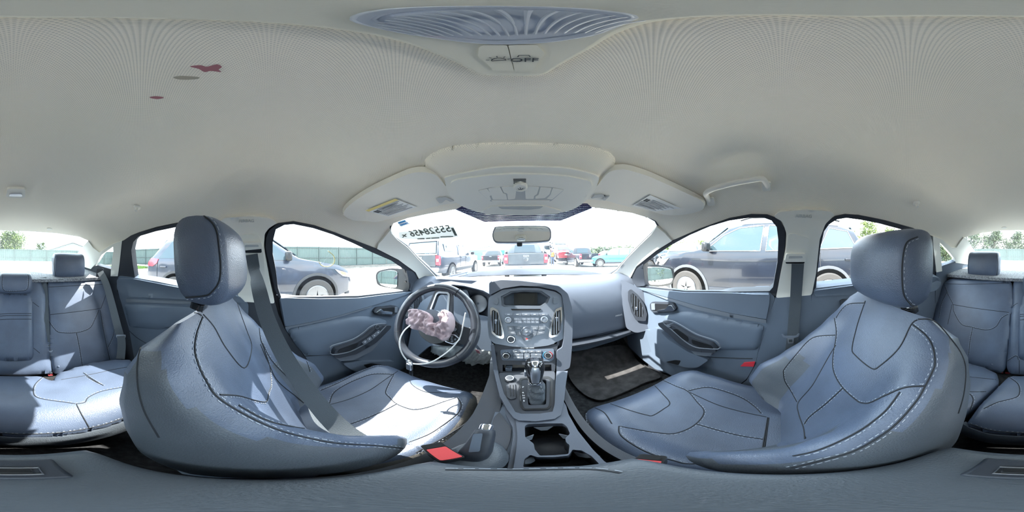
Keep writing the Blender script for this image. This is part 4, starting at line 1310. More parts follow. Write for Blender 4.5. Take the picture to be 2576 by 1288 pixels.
DC = [
 (0, [(1031,957),(1036,967),(1053,979),(1078,987),(1128,987),(1162,984),(1170,972),(1190,963)]),
 (1, [(991,942),(979,964),(970,987),(979,999),(998,1016),(1028,1028),(1048,1030),(1078,1024),(1115,1011),(1150,1000)]),
 (1, [(1150,1000),(1160,1019),(1150,1041),(1115,1069),(1078,1093),(1028,1113)]),
 (2, [(998,1016),(954,1039),(904,1059),(874,1069)]),
 (1, [(829,1016),(839,989),(867,969),(904,952),(941,941),(991,942)]),
 (0, [(829,1018),(879,1004),(929,982),(966,957),(991,940),(1018,922)]),
 (1, [(807,982),(854,962),(904,937),(954,921),(1023,921)]),
 (1, [(1190,963),(1203,974),(1206,999),(1200,1024),(1177,1059),(1128,1093),(1078,1121),(1046,1139)]),
]
do_seams(pbk, PB); do_seams(pcu, PC); do_seams(dbk, DB); do_seams(dcu, DC)
for t, sp in ((ps, PH), (ds, DH)):
    for c in t.children:
        if c.name.startswith('headrest'): do_seams(c, sp)
# the scuffed brown inboard side of the driver cushion
dcu.data.materials.append(M['leather_worn'])
for p in dcu.data.polygons:
    c = p.center
    if p.normal.x > .55 and c.y > .05: p.material_index = 1

for o in (pbk, pcu, dbk, dcu):
    k = len(o.data.materials); o.data.materials.append(M['leather_side'])
    for p in o.data.polygons:
        if abs(p.normal.x) > .72 and p.material_index == 0: p.material_index = k
# ------------------------------------------------------------------ rear bench
BACKP = plane_surf(pts=[(0, -.80, -.60), (1, -.80, -.60), (0, -1.06, -.135)])
REAR_Y = lambda z: -.80 - (z + .60) * .56
def rear_patch(name, pts, m, parent, where, lift=0, thick=.10, dome=.018, dw=22, bevel=.012, smooth=0, r=8, step=11):
    o = patch(name, rc(pts, r) if not smooth else crs(pts, 4), m, where, thick, parent, (), step, lift, 0, dome=dome, domew=dw, auto=60)
    return o
rb = thing('rear_bench', 'dark leather rear bench seat spanning the back of the cabin', 'bench seat')
# backrests, left section, centre armrest section, right section
bl = rear_patch('backrest', [(118,710),(262,704),(280,730),(296,800),(304,860),(308,905),(230,928),(135,941),(125,900)], 'leather', rb, BACKP)
bc = rear_patch('centre_backrest', [(2550,705),(2576,703),(2676,702),(2690,740),(2702,900),(2706,938),(2640,946),(2576,944),(2540,940),(2532,925),(2540,830)], 'leather', rb, BACKP, lift=.002)
br = rear_patch('backrest', [(2374,712),(2392,700),(2545,708),(2550,740),(2530,925),(2520,940),(2440,918),(2390,905),(2345,820),(2355,760)], 'leather', rb, BACKP)
# fold-down armrest and its padding in the centre
ar = rear_patch('centre_armrest', [(2572,744),(2584,741),(2642,741),(2654,746),(2658,760),(2660,895),(2652,906),(2600,908),(2576,906),(2562,900),(2563,800)], 'leather', rb, BACKP, lift=.020, thick=.03, dome=.014, dw=14)
# head restraints
def rear_head(px, py, hw, hh, d, label):
    c = P(px, py, y=-1.12 if hh > .08 else -1.0)
    hr = loft('headrest', xf(head_rows(hw, hh, .048), Matrix.Translation(c) @ Matrix.Rotation(math.radians(-6), 4, 'X')), 'leather', rb)
    for s in (-1, 1):
        tube('post', [c + Vector((s * .05, 0, -hh + .02)), c + Vector((s * .05, -.01, -hh - .06))], .006, 'chrome', hr, 8)
        box('guide_sleeve', c + Vector((s * .05, .012, -hh - .016)), (.044, .03, .016), 'plastic_dark', hr, bevel=.004)
    return hr
hl = rear_head(172, 668, .118, .090, 0, '')
hc = rear_head(2615, 711, .100, .062, 0, '')
hr_ = rear_head(2476, 664, .118, .090, 0, '')
for h, px in ((hl, 172), (hc, 2615), (hr_, 2476)):
    pass
do_seams(hl, [(0, [(140,640),(136,665),(141,695),(152,703),(196,703),(207,690),(209,660),(203,640)])])
do_seams(hc, [(1, [(2583,690),(2581,715),(2586,730),(2600,733),(2630,732),(2645,726),(2648,700),(2645,688)])])
do_seams(hr_, [(0, [(2440,640),(2436,665),(2438,690)]), (0, [(2507,634),(2510,665),(2508,694)])])
# cushions: the cushion plane tips up to its front edge
def cushZ(x, y, z):
    return -(z - (-.600 + .055 * sstep(-.80, -.36, y) - .9 * max(0, y + .40) ** 2 * 6))
CUL = [(2430,1068),(2450,1078),(2500,1093),(2576,1098),(2640,1102),(2740,1098),(2830,1080),(2900,1056),(2950,1036),(2935,1000),(2918,960),(2905,905),(2860,905),(2800,915),(2720,940),(2709,958),(2699,956),(2680,948),(2576,946),(2535,950),(2500,985),(2465,1020)]
cl = rear_patch('seat_cushion', CUL, 'leather', rb, cushZ, thick=.10, dome=.022, dw=24, r=6, step=12)
cr_ = rear_patch('seat_cushion', [(2440,915),(2475,924),(2508,940),(2514,962),(2490,985),(2450,1022),(2412,1058),(2380,1075),(2330,1060),(2330,1000),(2350,940),(2390,903)], 'leather', rb, cushZ, thick=.10, dome=.016, dw=20, r=6, step=12)
# fascia strip under the cushion's front edge
def front_strip(name, pts, z0, z1, m):
    rows = []
    pp = densify(pts, 10)
    a = [march(ray(q.x, q.y), cushZ) for q in pp]
    rows = [[p + Vector((0, -.004, .0)) for p in a], [p + Vector((0, .004, -.012)) for p in a], [p + Vector((0, -.004, z1)) for p in a]]
    o = grid_mesh(name, rows, m, rb, auto=60)
    s = o.modifiers.new('solid', 'SOLIDIFY'); s.thickness = .02; s.offset = -1
    return o
front_strip('cushion_fascia', [(2428,1062),(2450,1075),(2500,1090),(2576,1095),(2640,1098),(2740,1094),(2830,1077),(2900,1053),(2950,1032)], 0, -.065, 'leather_side')
box('bench_base', (0, -.62, -.75), (1.16, .44, .09), 'carpet', rb, bevel=.02)
do_seams(bl, [
 (0, [(122,722),(262,715)]), (0, [(120,792),(185,785),(250,776),(256,770),(268,737)]),
 (1, [(120,803),(135,825),(150,836),(190,837),(225,826),(240,800),(250,776)]),
 (2, [(192,836),(200,875),(208,926)]), (1, [(252,780),(262,840),(276,905)]),
 (1, [(269,745),(282,790),(287,835),(272,873)]), ])
do_seams(br, [
 (0, [(2378,714),(2440,715),(2545,712)]), (1, [(2373,708),(2385,740),(2397,765),(2400,785),(2418,815),(2440,822),(2480,830),(2505,822),(2520,800),(2538,790)]),
 (0, [(2397,766),(2450,775),(2538,786)]), (2, [(2447,824),(2440,860),(2437,893)]), (1, [(2382,735),(2368,765),(2362,800)]), (0, [(2395,766),(2384,816)]), ])
do_seams(bc, [(1, [(2548,770),(2560,762)]), (1, [(2534,908),(2556,895),(2562,905)]), (0, [(2658,760),(2674,772)]), (0, [(2660,875),(2676,888)]), (0, [(2564,906),(2564,940)])])
do_seams(ar, [(0, [(2566,791),(2600,789),(2655,789)]), (0, [(2566,796),(2600,794),(2655,794)]), (0, [(2566,805),(2600,803),(2655,803)])])
do_seams(cl, [
 (1, [(2682,950),(2666,965),(2660,980),(2665,997),(2690,1005),(2740,1012),(2768,1016)]),
 (1, [(2768,1016),(2790,1012),(2798,1000),(2830,985),(2880,975),(2912,970)]),
 (1, [(2786,938),(2806,952),(2836,970)]), (0, [(2730,955),(2790,945),(2860,930),(2905,922)]),
 (2, [(2794,947),(2812,958),(2832,968)]),
 (1, [(2440,1066),(2500,1084),(2576,1089),(2640,1092),(2740,1087),(2830,1070),(2900,1046),(2935,1030)]),
 (1, [(2540,950),(2560,965),(2565,985),(2555,1000),(2510,1012),(2475,1028)]),
 (0, [(2768,1016),(2780,1040),(2800,1075)]) ])
do_seams(cr_, [(1, [(2400,1000),(2435,990),(2448,1005),(2440,1030)]), (0, [(2380,940),(2440,948),(2505,955)]), (0, [(2350,975),(2430,985),(2480,985)])])
# upholstery buttons
for b_, px, py in ((bl, 147, 922), (bl, 262, 894), (br, 2495, 917)):
    c, n = cast(bvh_of(b_), px, py)
    if c is not None:
        lathe('button', c, -n if n.dot(c - CAM) > 0 else n, [(.006, -.002), (.006, .001), (.003, .003), (0, .003)], 'leather', b_, 12)
# ------------------------------------------------------------------ dashboard
dash = thing('dashboard', 'grey moulded dashboard stretching below the windshield', 'dashboard')
def dash_pts(x):
    w0 = 1.17 - .35 * x * x
    return [(w0 + .05, -.175), (w0 - .03, -.145), (1.0 - .1 * x * x, -.132), (.93, -.140), (.880, -.162), (.845, -.200), (.820, -.255), (.805, -.330), (.800, -.410), (.795, -.458), (.803, -.472), (.84, -.480), (1.10, -.485)]
def build_dash():
    rows = []
    for i in range(57):
        x = -.69 + 1.38 * i / 56
        p = dash_pts(x)
        if x < -.15:                               # behind the wheel the face is set back for the instruments
            k = sstep(-.13, -.20, x) * (1 - sstep(-.52, -.58, x))
            q = []
            for (y, z) in p:
                if -.50 < z < -.16 and y < .90: y += k * .05
                q.append((y, z))
            p = q
        c = crs([(x, y, z) for y, z in p], 4, False)
        rows.append(c)
    return grid_mesh('dash_pad', rows, 'plastic_dash', dash, auto=60)
build_dash()
dashS = lambda x, y, z: max((y - (.745 + (z + .432) * .30 + .0)) if z < -.19 else -(z + .132) * 1, 0) if False else (y - (.752 + max(0, z + .41) * .36))
DS = plane_surf(pts=[(0, .795, -.43), (1, .795, -.43), (0, .815, -.26)])
# passenger side: glovebox lid, its recessed latch
GS = plane_surf(pts=[(0, .818, -.470), (1, .818, -.470), (0, .85, -.62)])
gb = patch('glovebox_door', rc([(1438,860),(1473,850),(1520,838),(1575,824),(1640,808),(1632,822),(1614,829),(1545,857),(1476,878),(1438,884)], 5), 'plastic', GS, .03, dash, (), 10, .004, .002)
patch('latch_recess', rc([(1462,852),(1500,843),(1514,844),(1512,850),(1499,860),(1468,868),(1464,863)], 4), 'plastic_dark', GS, .004, gb, (), 8, .007, .001)
patch('latch_handle', rc([(1468,853),(1500,845),(1511,846),(1498,853),(1470,860)], 3), 'plastic_grey', GS, .004, gb, (), 8, .012, .001)
box('under_panel', (.42, .93, -.50), (.50, .34, .02), 'plastic_dark', dash)
box('under_panel', (-.36, .98, -.47), (.60, .26, .02), 'plastic_dark', dash)
# driver side lower panel, round the column
LS = plane_surf(pts=[(0, .80, -.25), (1, .80, -.25), (0, .72, -.50)])
patch('knee_panel', rc([(1058,760),(1085,742),(1130,735),(1176,728),(1190,790),(1222,796),(1232,800),(1236,868),(1240,884),(1190,878),(1140,868),(1080,870),(1040,905),(1025,880),(1040,800)], 8), 'plastic', LS, .02, dash, (), 14, 0, .003)
# instrument hood and dials
HS = plane_surf(pts=[(0, .90, -.14), (1, .90, -.14), (0, .86, -.20)])
hood_ = []
for (a, b) in [((1098,716),(1112,733)), ((1112,711),(1120,724)), ((1135,708),(1140,717)), ((1160,712),(1168,720)), ((1186,715),(1200,728)), ((1211,702),(1216,734)), ((1235,706),(1234,744))]:
    p0 = P(a[0], a[1] - 4, y=1.02); p1 = P(*a, y=.93); p2 = P(a[0] * .5 + b[0] * .5, a[1] * .4 + b[1] * .6, y=.85); p3 = P(*b, y=.80); p4 = P(b[0], b[1] + 2, y=.93)
    hood_.append(crs([tuple(p0), tuple(p1), tuple(p2), tuple(p3), tuple(p4)], 4, False))
hd = grid_mesh('instrument_hood', hood_, 'plastic_dash', dash, thick=.006, auto=40)
DCN = Vector((0, -.93, .36)).normalized()
def dial(cx, cy, r, yy, name):
    c = P(cx, cy, y=yy); R = frame_of(c * 0 + DCN)
    b = lathe(name, c, DCN, [(r * 1.06, -.03), (r * 1.08, .004), (r, .006), (r * .97, -.004), (0, -.004)], 'plastic_dark', dash, 40)
    lathe('bezel_ring', c, DCN, [(r * 1.0, .004), (r * 1.05, .0085), (r * 1.08, .004)], 'satin', b, 48)
    lathe('dial_face', c, DCN, [(r * .96, -.003), (0, -.0028)], 'dial', b, 40)
    bm = bmesh.new()
    for k in range(41):
        a = math.radians(220 - 260 * k / 40); L = .10 if k % 5 == 0 else .05
        rr = r * (.90 - L / 2)
        box_bm(bm, c + R @ Vector((math.cos(a) * rr, math.sin(a) * rr, -.002)), (r * L, .0010, .0008), R @ Matrix.Rotation(a, 3, 'Z'))
    bm_obj('tick_marks', bm, 'white_mark', b, smooth=False)['kind'] = 'stuff'
    for k in range(0, 9):
        a = math.radians(220 - 260 * k / 8)
        text('dial_numeral', str(k * 20) if cx > 1150 else str(k), R, c + R @ Vector((math.cos(a) * r * .68, math.sin(a) * r * .68, -.0015)), r * .16, 'white_mark', b)
    a = math.radians(176)
    tube('needle', [c + R @ Vector((0, 0, .002)), c + R @ Vector((math.cos(a) * r * .75, math.sin(a) * r * .75, .002))], [.0022, .0008], 'needle', b, 6)
    lathe('needle_hub', c, DCN, [(r * .13, -.002), (r * .13, .004), (0, .005)], 'plastic_silver', b, 20)
    return b
dial(1203, 764, .050, .86, 'speed_dial')
dial(1093, 758, .050, .90, 'rev_dial')
for px, py in ((1144, 774),):
    c = P(px, py, y=.88); R = frame_of(DCN)
    pr = prism('info_screen', rc([(-.036, -.022), (.036, -.022), (.036, .022), (-.036, .022)], .006), R, c, .01, 'gloss_black', dash, bevel=.001)
    prism('screen_frame', rc([(-.040, -.026), (.040, -.026), (.040, .026), (-.040, .026)], .008), R, c + DCN * .001, .004, 'satin', pr, holes=[rc([(-.036, -.022), (.036, -.022), (.036, .022), (-.036, .022)], .006)])
# end vents
def vent(name, outline, where, nsl, vertical, frame_m, parent, lift=.008, knob=None, shrink=.80, label=None):
    cx = sum(p[0] for p in outline) / len(outline); cy = sum(p[1] for p in outline) / len(outline)
    inner = [(cx + (x - cx) * shrink, cy + (y - cy) * (shrink + .07)) for x, y in outline]
    f = patch(name, outline, frame_m, where, .012, parent, [inner], 6, lift, .001)
    patch('duct', inner, 'plastic_black', where, .003, f, (), 8, lift * .55)
    xs = [p[0] for p in inner]; ys = [p[1] for p in inner]
    for k in range(nsl):
        t = (k + .5) / nsl
        if vertical:
            X = min(xs) + (max(xs) - min(xs)) * t
            yy = [y for y in [min(ys) + (max(ys) - min(ys)) * j / 40 for j in range(41)] if inside(inner, X, y)]
            if len(yy) < 3: continue
            pa = [march(ray(X, y), offs(where, lift * .8)) for y in (yy[0], sum(yy) / len(yy), yy[-1])]
        else:
            Y = min(ys) + (max(ys) - min(ys)) * t
            xx = [x for x in [min(xs) + (max(xs) - min(xs)) * j / 40 for j in range(41)] if inside(inner, x, Y)]
            if len(xx) < 3: continue
            pa = [march(ray(x, Y), offs(where, lift * .8)) for x in (xx[0], sum(xx) / len(xx), xx[-1])]
        n = grad(where, pa[1])
        tube('slat', pa, .001, 'plastic_silver', f, flat=(.0022, .005), up=[n] * 3)
    if knob:
        c = march(ray(*knob), offs(where, .004)); box('vent_tab', c, (.010, .012, .020), 'satin', f, bevel=.002)
    return f
ES = plane_surf(pts=[(.60, .78, -.25), (.70, .70, -.25), (.60, .75, -.40)])
vent('passenger_end_vent', rc([(1580,732),(1587,727),(1605,742),(1620,765),(1628,790),(1624,808),(1600,806),(1588,785),(1580,755)], 4), ES, 5, True, 'plastic_dark', dash, .004, (1601, 776), .68)
vent('driver_end_vent', rc([(1034,760),(1044,746),(1062,738),(1068,752),(1060,775),(1038,782)], 3), plane_surf(pts=[(-.60, .80, -.25), (-.70, .74, -.25), (-.60, .77, -.40)]), 6, True, 'plastic_grey', dash, .004, None, .72)
# end caps between dash and doors
patch('end_panel', rc([(1560,702),(1592,716),(1626,735),(1640,770),(1642,800),(1634,830),(1600,838),(1575,826),(1565,760)], 8), 'plastic_dash', plane_surf(pts=[(.60, .80, -.25), (.72, .72, -.25), (.60, .76, -.40)]), .03, dash, (), 12, 0, .006)
patch('end_panel', rc([(1085,706),(1050,728),(1036,740),(1020,775),(1020,830),(1050,800),(1070,760),(1100,720)], 6), 'plastic_dash', plane_surf(pts=[(-.60, .83, -.25), (-.72, .75, -.25), (-.60, .80, -.40)]), .03, dash, (), 12, 0, .006)
patch('kick_panel', rc([(1575,826),(1636,830),(1650,884),(1686,908),(1700,946),(1650,930),(1610,900),(1580,870)], 8), 'plastic', plane_surf(pts=[(.64, .9, -.5), (.66, .6, -.5), (.64, .9, -.75)]), .02, dash, (), 12, 0, .004)
text('airbag_text', 'AIRBAG', frame_of((0, -.93, .3)), P(1556, 793, surf=DS) + Vector((0, -.004, 0)), .014, 'plastic_grey', dash)

# ------------------------------------------------------------------ radio and display in the centre
stk = thing('centre_stack', 'silver-grey radio and display panel between two upright air vents', 'radio panel')
SS = plane_surf(pts=[(0, .66, -.15), (1, .66, -.15), (0, .575, -.36)])
patch('side_wing', rc([(1232,744),(1232,712),(1262,706),(1309,708),(1367,715),(1405,721),(1427,740),(1437,774),(1439,817),(1437,868),(1434,905),(1431,924),(1404,936),(1398,934),(1400,880),(1413,874),(1417,850),(1419,800),(1414,752),(1411,741),(1396,731),(1354,722),(1309,720),(1265,727)], 5), 'plastic_dash', SS, .10, stk, (), 10, .012, .006, 3)
face = patch('face_plate', rc([(1230,748),(1265,729),(1309,724),(1354,725),(1396,734),(1411,743),(1417,765),(1419,800),(1417,852),(1379,869),(1337,874),(1285,871),(1243,864),(1231,851),(1227,817),(1228,775)], 5), 'plastic_silver', SS, .06, stk, [[(1260,746),(1285,733),(1320,730),(1362,732),(1384,747),(1378,762),(1362,774),(1268,772),(1262,768)]], 10, .004, .004, 3)
rec = patch('display_recess', [(1256,743),(1285,729),(1320,727),(1362,729),(1389,745),(1382,764),(1364,780),(1264,778),(1257,770)], 'plastic', offs(SS, -.045), .01, stk, (), 10, 0)
patch('recess_wall', [(1258,745),(1285,731),(1320,728),(1362,730),(1386,746),(1380,763),(1363,777),(1266,775),(1260,769)], 'plastic_grey', offs(SS, -.006), .042, stk, [[(1266,748),(1288,736),(1320,733),(1358,735),(1378,748),(1373,760),(1359,769),(1272,768),(1267,765)]], 8, 0)
patch('display_bezel', rc([(1293,736),(1352,736),(1352,767),(1293,767)], 2), 'plastic_black', offs(SS, -.028), .006, stk, (), 8, 0, .001)
patch('display_screen', [(1299,739),(1345,739),(1345,764),(1299,764)], 'screen', offs(SS, -.026), .002, stk, (), 12, 0)
vl_ = rc([(1235,775),(1241,773),(1254,781),(1259,800),(1268,834),(1269,848),(1265,852),(1250,848),(1238,837),(1234,800)], 3)
vr_ = rc([(1412,772),(1397,778),(1391,793),(1381,834),(1380,846),(1385,849),(1402,845),(1411,834),(1413,800)], 3)
vent('air_vent', vl_, SS, 4, True, 'chrome', stk, .012, (1248, 809), .76)
vent('air_vent', vr_, SS, 4, True, 'chrome', stk, .012, (1400, 803), .76)
def btn(name, pts, m='plastic_grey', lift=.007, parent=None, where=SS, r=2, thick=.004):
    return patch(name, rc(pts, r, 2), m, where, thick, parent or stk, (), 12, lift, .0006, 1)
for pts in ([(1243,755),(1253,749),(1255,760),(1252,768),(1242,764)], [(1391,748),(1403,752),(1403,764),(1391,765)]):
    b_ = btn('corner_button', pts, 'plastic_grey', .010)
patch('disc_slot', rc([(1285,777),(1361,777),(1358,781),(1288,781)], 1), 'plastic_black', SS, .004, stk, (), 20, .0065)
for k in range(5):
    x0 = 1270 + k * 21.6; b_ = btn('preset_button', [(x0, 788 + abs(k - 2) * -.3), (x0 + 20.6, 788), (x0 + 20.6, 794), (x0, 794)], 'plastic_silver', .009)
    patch('button_mark', [(x0 + 7, 790.3), (x0 + 13, 790.3), (x0 + 13, 791.5), (x0 + 7, 791.5)], 'white_mark', SS, .001, b_, (), 20, .0096)
for r_ in range(2):
    for k in range(6):
        x0 = 1293 + k * 10.6; y0 = 800 + r_ * 7.2
        b_ = btn('number_button', [(x0, y0), (x0 + 10, y0), (x0 + 10, y0 + 6), (x0, y0 + 6)], 'plastic_silver', .009, r=1)
        text('button_number', '123456789*0#'[r_ * 6 + k], frame_of(-grad(SS, Vector((0, .6, -.2)))), march(ray(x0 + 5, y0 + 3), offs(SS, .0112)), .0045, 'white_mark', b_)
NS = -grad(SS, Vector((0, .6, -.25)))
if NS.y > 0: NS = -NS
def knob(name, px, py, r, h, where, N, parent, m1='plastic_black', m2='satin', ring=True):
    c = march(ray(px, py), offs(where, .004))
    k = lathe(name, c, N, [(r * 1.15, 0), (r * 1.12, h * .3), (r, h * .45), (r * .95, h), (r * .8, h * 1.05), (0, h * 1.0)], m1, parent, 28)
    if ring: lathe('knob_ring', c, N, [(r * .98, h * .9), (r * .93, h * 1.12), (r * .78, h * 1.10), (r * .76, h * 1.0)], m2, k, 28)
    return k, c
knob('volume_knob', 1279, 805, .0125, .014, SS, NS, stk, 'plastic_silver'); knob('tune_knob', 1369, 804, .0125, .014, SS, NS, stk, 'plastic_silver')
for sgn, xs in ((1, (1276, 1293)), (-1, (1373, 1356))):
    pass
quads = [[(1276,820),(1292,820),(1295,831),(1278,831)],[(1294,820),(1314,820),(1308,826),(1307,831),(1297,831)],[(1278,833),(1296,833),(1300,843),(1282,840)],[(1298,833),(1308,833),(1311,842),(1318,848),(1303,845)],
         [(1372,820),(1356,820),(1354,831),(1370,831)],[(1354,820),(1335,820),(1341,826),(1342,831),(1352,831)],[(1370,833),(1353,833),(1350,843),(1368,839)],[(1351,833),(1341,833),(1339,842),(1332,848),(1348,844)]]
NR = frame_of(NS)
words = ['RADIO', 'MEDIA', 'CD/AUX', '|<<', 'MENU', 'PHONE', 'SOUND', '>>|']
for q, w_ in zip(quads, words):
    b_ = btn('function_button', q, 'plastic_grey', .009, r=1)
    cx = sum(p[0] for p in q) / len(q); cy = sum(p[1] for p in q) / len(q)
    text('button_word', w_, NR, march(ray(cx, cy), offs(SS, .0112)), .0036, 'white_mark', b_)
k_, c_ = knob('selector_dial', 1324.5, 834, .0185, .007, SS, NS, stk, 'plastic_silver', 'plastic_grey')
lathe('ok_button', c_ + NS * .007, NS, [(.0085, 0), (.008, .004), (0, .0045)], 'plastic_grey', k_, 24)
text('ok_text', 'OK', NR, c_ + NS * .012, .005, 'white_mark', k_)
for a in range(4):
    lathe('arrow_mark', c_ + NS * .0076 + NR @ Vector((math.cos(a * PI / 2) * .013, math.sin(a * PI / 2) * .013, 0)), NS, [(.0012, 0), (0, .0004)], 'white_mark', k_, 3)
hz = btn('hazard_button', [(1311,846),(1322,850),(1328,850),(1342,846),(1334,857),(1318,857)], 'plastic_grey', .008, r=2)
lathe('hazard_triangle', march(ray(1325, 852.5), offs(SS, .0105)), NS, [(.0050, 0), (.0048, .0006), (0, .0006)], 'red_mark', hz, 3).rotation_euler = (0, 0, 0)
sb, c2 = knob('round_cap', 1285.5, 854, .0150, .003, SS, NS, stk, 'plastic_dark', 'satin')
text('airbag_notice', 'PASSENGER AIRBAG', NR, march(ray(1327, 875.5), offs(SS, .004)), .0052, 'white_mark', stk)

# ------------------------------------------------------------------ centre console
con = thing('centre_console', 'dark centre console with cup holders between the front seats', 'console')
CS = plane_surf(pts=[(0, .575, -.360), (1, .575, -.360), (0, .525, -.448)])
KS = plane_surf(pts=[(0, .525, -.448), (1, .525, -.448), (0, .335, -.490)])
def consS(x, y, z): return max(CS(x, y, z), KS(x, y, z)) if False else min(0, 0) or max(min(CS(x, y, z), 9), -9)
def cons(x, y, z):
    """climate panel, shifter deck, cup deck"""
    if y > .525: f = -.448 + (y - .525) * (.088 / .050)
    elif y > .335: f = -.490 + (y - .335) * (.042 / .19)
    else: f = -.490
    if y > .525: return CS(x, y, z)
    return f - z
CUPS = lambda x, y, z: -.490 - z
cpan = patch('climate_panel', rc([(1243,866),(1285,872),(1337,876),(1379,871),(1404,864),(1400,890),(1398,912),(1396,934),(1392,937),(1254,938),(1248,905)], 4), 'plastic_dark', CS, .05, con, [[(1264,918),(1387,917),(1389,934),(1264,935)]], 10, 0, .002)
patch('tray_back', [(1262,916),(1389,915),(1391,940),(1262,942)], 'plastic_black', offs(CS, -.045), .006, con, (), 14, 0)
tp = patch('control_strip', rc([(1259,880),(1300,878),(1350,878),(1393,877),(1394,902),(1385,909),(1263,906),(1260,895)], 4), 'plastic', CS, .006, con, (), 10, .003, .001)
CN = -grad(CS, Vector((0, .55, -.4)))
if CN.y > 0: CN = -CN
CR = frame_of(CN)
k1, c1 = knob('fan_knob', 1274, 895, .0125, .012, CS, CN, con, 'plastic_black', 'satin')
k2, c2 = knob('temperature_knob', 1378, 894, .0125, .012, CS, CN, con, 'plastic_black', 'satin')
def arc(name, c, R, r, a0, a1, m, parent, w=.0016):
    tube(name, [c + R @ Vector((math.cos(math.radians(a0 + (a1 - a0) * k / 14)) * r, math.sin(math.radians(a0 + (a1 - a0) * k / 14)) * r, .001)) for k in range(15)], w / 2, m, parent, 6)
arc('cold_arc', c2, CR, .0165, 110, 235, 'blue_mark', k2); arc('hot_arc', c2, CR, .0165, 70, -55, 'red_mark', k2)
for k in range(5):
    a = math.radians(160 - 35 * k)
    lathe('fan_mark', c1 + CR @ Vector((math.cos(a) * .0175, math.sin(a) * .0175, .001)), CN, [(.0008, 0), (0, .0004)], 'white_mark', k1, 6)
for x0, x1, y0, y1 in ((1290,1308,881,887),(1309,1328,881,887),(1329,1346,881,887),(1347,1362,881,887),(1291,1317,889,895),(1292,1317,896,902),(1335,1362,889,895),(1335,1361,896,902),(1319,1333,889,902)):
    b_ = btn('climate_button', [(x0, y0), (x1, y0), (x1, y1), (x0, y1)], 'plastic_grey', .007, con, CS, 1.5)
    patch('button_mark', [((x0 + x1) / 2 - 2.4, (y0 + y1) / 2 - .6), ((x0 + x1) / 2 + 2.4, (y0 + y1) / 2 - .6), ((x0 + x1) / 2 + 2.4, (y0 + y1) / 2 + .6), ((x0 + x1) / 2 - 2.4, (y0 + y1) / 2 + .6)], 'white_mark', CS, .001, b_, (), 20, .0078)
box('usb_socket', P(1280, 926, surf=offs(CS, -.02)), (.022, .03, .020), 'plastic', con, bevel=.003)
box('usb_slot', P(1280, 926, surf=offs(CS, -.004)), (.011, .002, .0035), 'plastic_black', con, bevel=.001)
# shifter deck
deck = patch('shifter_deck', rc([(1254,938),(1396,934),(1396,1018),(1390,1038),(1358,1043),(1311,1043),(1297,1038),(1268,992)], 6), 'plastic_dark', KS, .03, con, [rc([(1329,957),(1374,956),(1373,1018),(1329,1019)], 4)], 10, 0, .002)
fr_ = patch('console_frame', [(1243,866),(1235,868),(1238,900),(1243,939),(1257,997),(1276,1032),(1292,1053),(1305,1060),(1348,1062),(1395,1056),(1411,1046),(1419,1008),(1424,960),(1428,935),(1400,936),(1397,960),(1395,1018),(1390,1037),(1358,1043),(1311,1043),(1297,1038),(1268,992),(1255,947),(1249,905)], 'plastic_dash', cons, .03, con, (), 8, .006, .004, 3)
bz = patch('shifter_bezel', rc([(1306,952),(1383,948),(1391,958),(1388,1021),(1380,1031),(1316,1033),(1308,1018)], 6), 'plastic_black', KS, .006, con, [rc([(1311,957),(1380,954),(1385,962),(1383,1019),(1377,1027),(1319,1029),(1313,1016)], 5)], 8, .0045, .001)
patch('shifter_plate', rc([(1311,957),(1380,954),(1385,962),(1383,1019),(1377,1027),(1319,1029),(1313,1016)], 5), 'plastic_dark', KS, .006, con, [rc([(1328,957),(1375,956),(1374,1019),(1328,1020)], 4)], 8, .003, .001)
KN = -grad(KS, Vector((0, .45, -.47)))
if KN.z < 0: KN = -KN
KR = frame_of(KN, (0, 1, 0))
KR = Matrix((Vector((1, 0, 0)), KN.cross(Vector((1, 0, 0))), KN)).transposed()
for ch, px, py in (('P',1316,974),('R',1316,988),('N',1317,995),('D',1318,1001),('S',1318,1008.5)):
    text('gear_letter', ch, KR, march(ray(px, py), offs(KS, .0045)), .0085, 'white_mark', con, bold=.0002)
kb, cb = knob('power_button', 1282, 953, .0135, .006, KS, KN, con, 'plastic_dark', 'satin')
sl = patch('card_holder', rc([(1273,968),(1296,966),(1298,1003),(1284,1006),(1276,1000)], 3), 'plastic_dark', KS, .004, con, (), 10, .004, .001)
for x0 in (1282, 1289.5):
    patch('card_slot', [(x0, 970), (x0 + 2.6, 970), (x0 + 4, 998), (x0 + 1.4, 998)], 'plastic_black', KS, .002, sl, (), 20, .0052)
# gear lever
base = P(1350, 1000, surf=offs(KS, -.01)); top = Vector((base.x + .002, .452, -.352))
top = P(1346, 962, y=base.y + .012)
tipv = P(1345, 912, y=base.y + .030)
lev = thing('gear_lever', 'chrome-topped automatic gear lever rising from a leather boot', 'gear lever')
rows = []
bq = [P(1329, 957, surf=KS), P(1374, 956, surf=KS), P(1373, 1018, surf=KS), P(1329, 1019, surf=KS)]
for i in range(14):
    t = i / 13; ring = []
    for k in range(24):
        a = 2 * PI * k / 24
        u = (math.copysign(abs(math.cos(a)) ** .5, math.cos(a)) + 1) / 2; v = (math.copysign(abs(math.sin(a)) ** .5, math.sin(a)) + 1) / 2
        low = (bq[3] * (1 - u) + bq[2] * u) * (1 - v) + (bq[0] * (1 - u) + bq[1] * u) * v
        hi = top + Vector(((u - .5) * .030, (v - .5) * .034, 0))
        q = low.lerp(hi, t ** .8)
        wr = .003 * math.sin(t * 19 + a * 3) * math.sin(PI * t) + .002 * math.sin(t * 37 - a * 2)
        q += Vector((math.cos(a), math.sin(a), 0)) * wr + Vector((0, 0, -.012 * (1 - t) ** 2))
        ring.append(q)
    rows.append(ring)
loft('leather_boot', rows, 'leather_side', lev)
ax = (tipv - top).normalized()
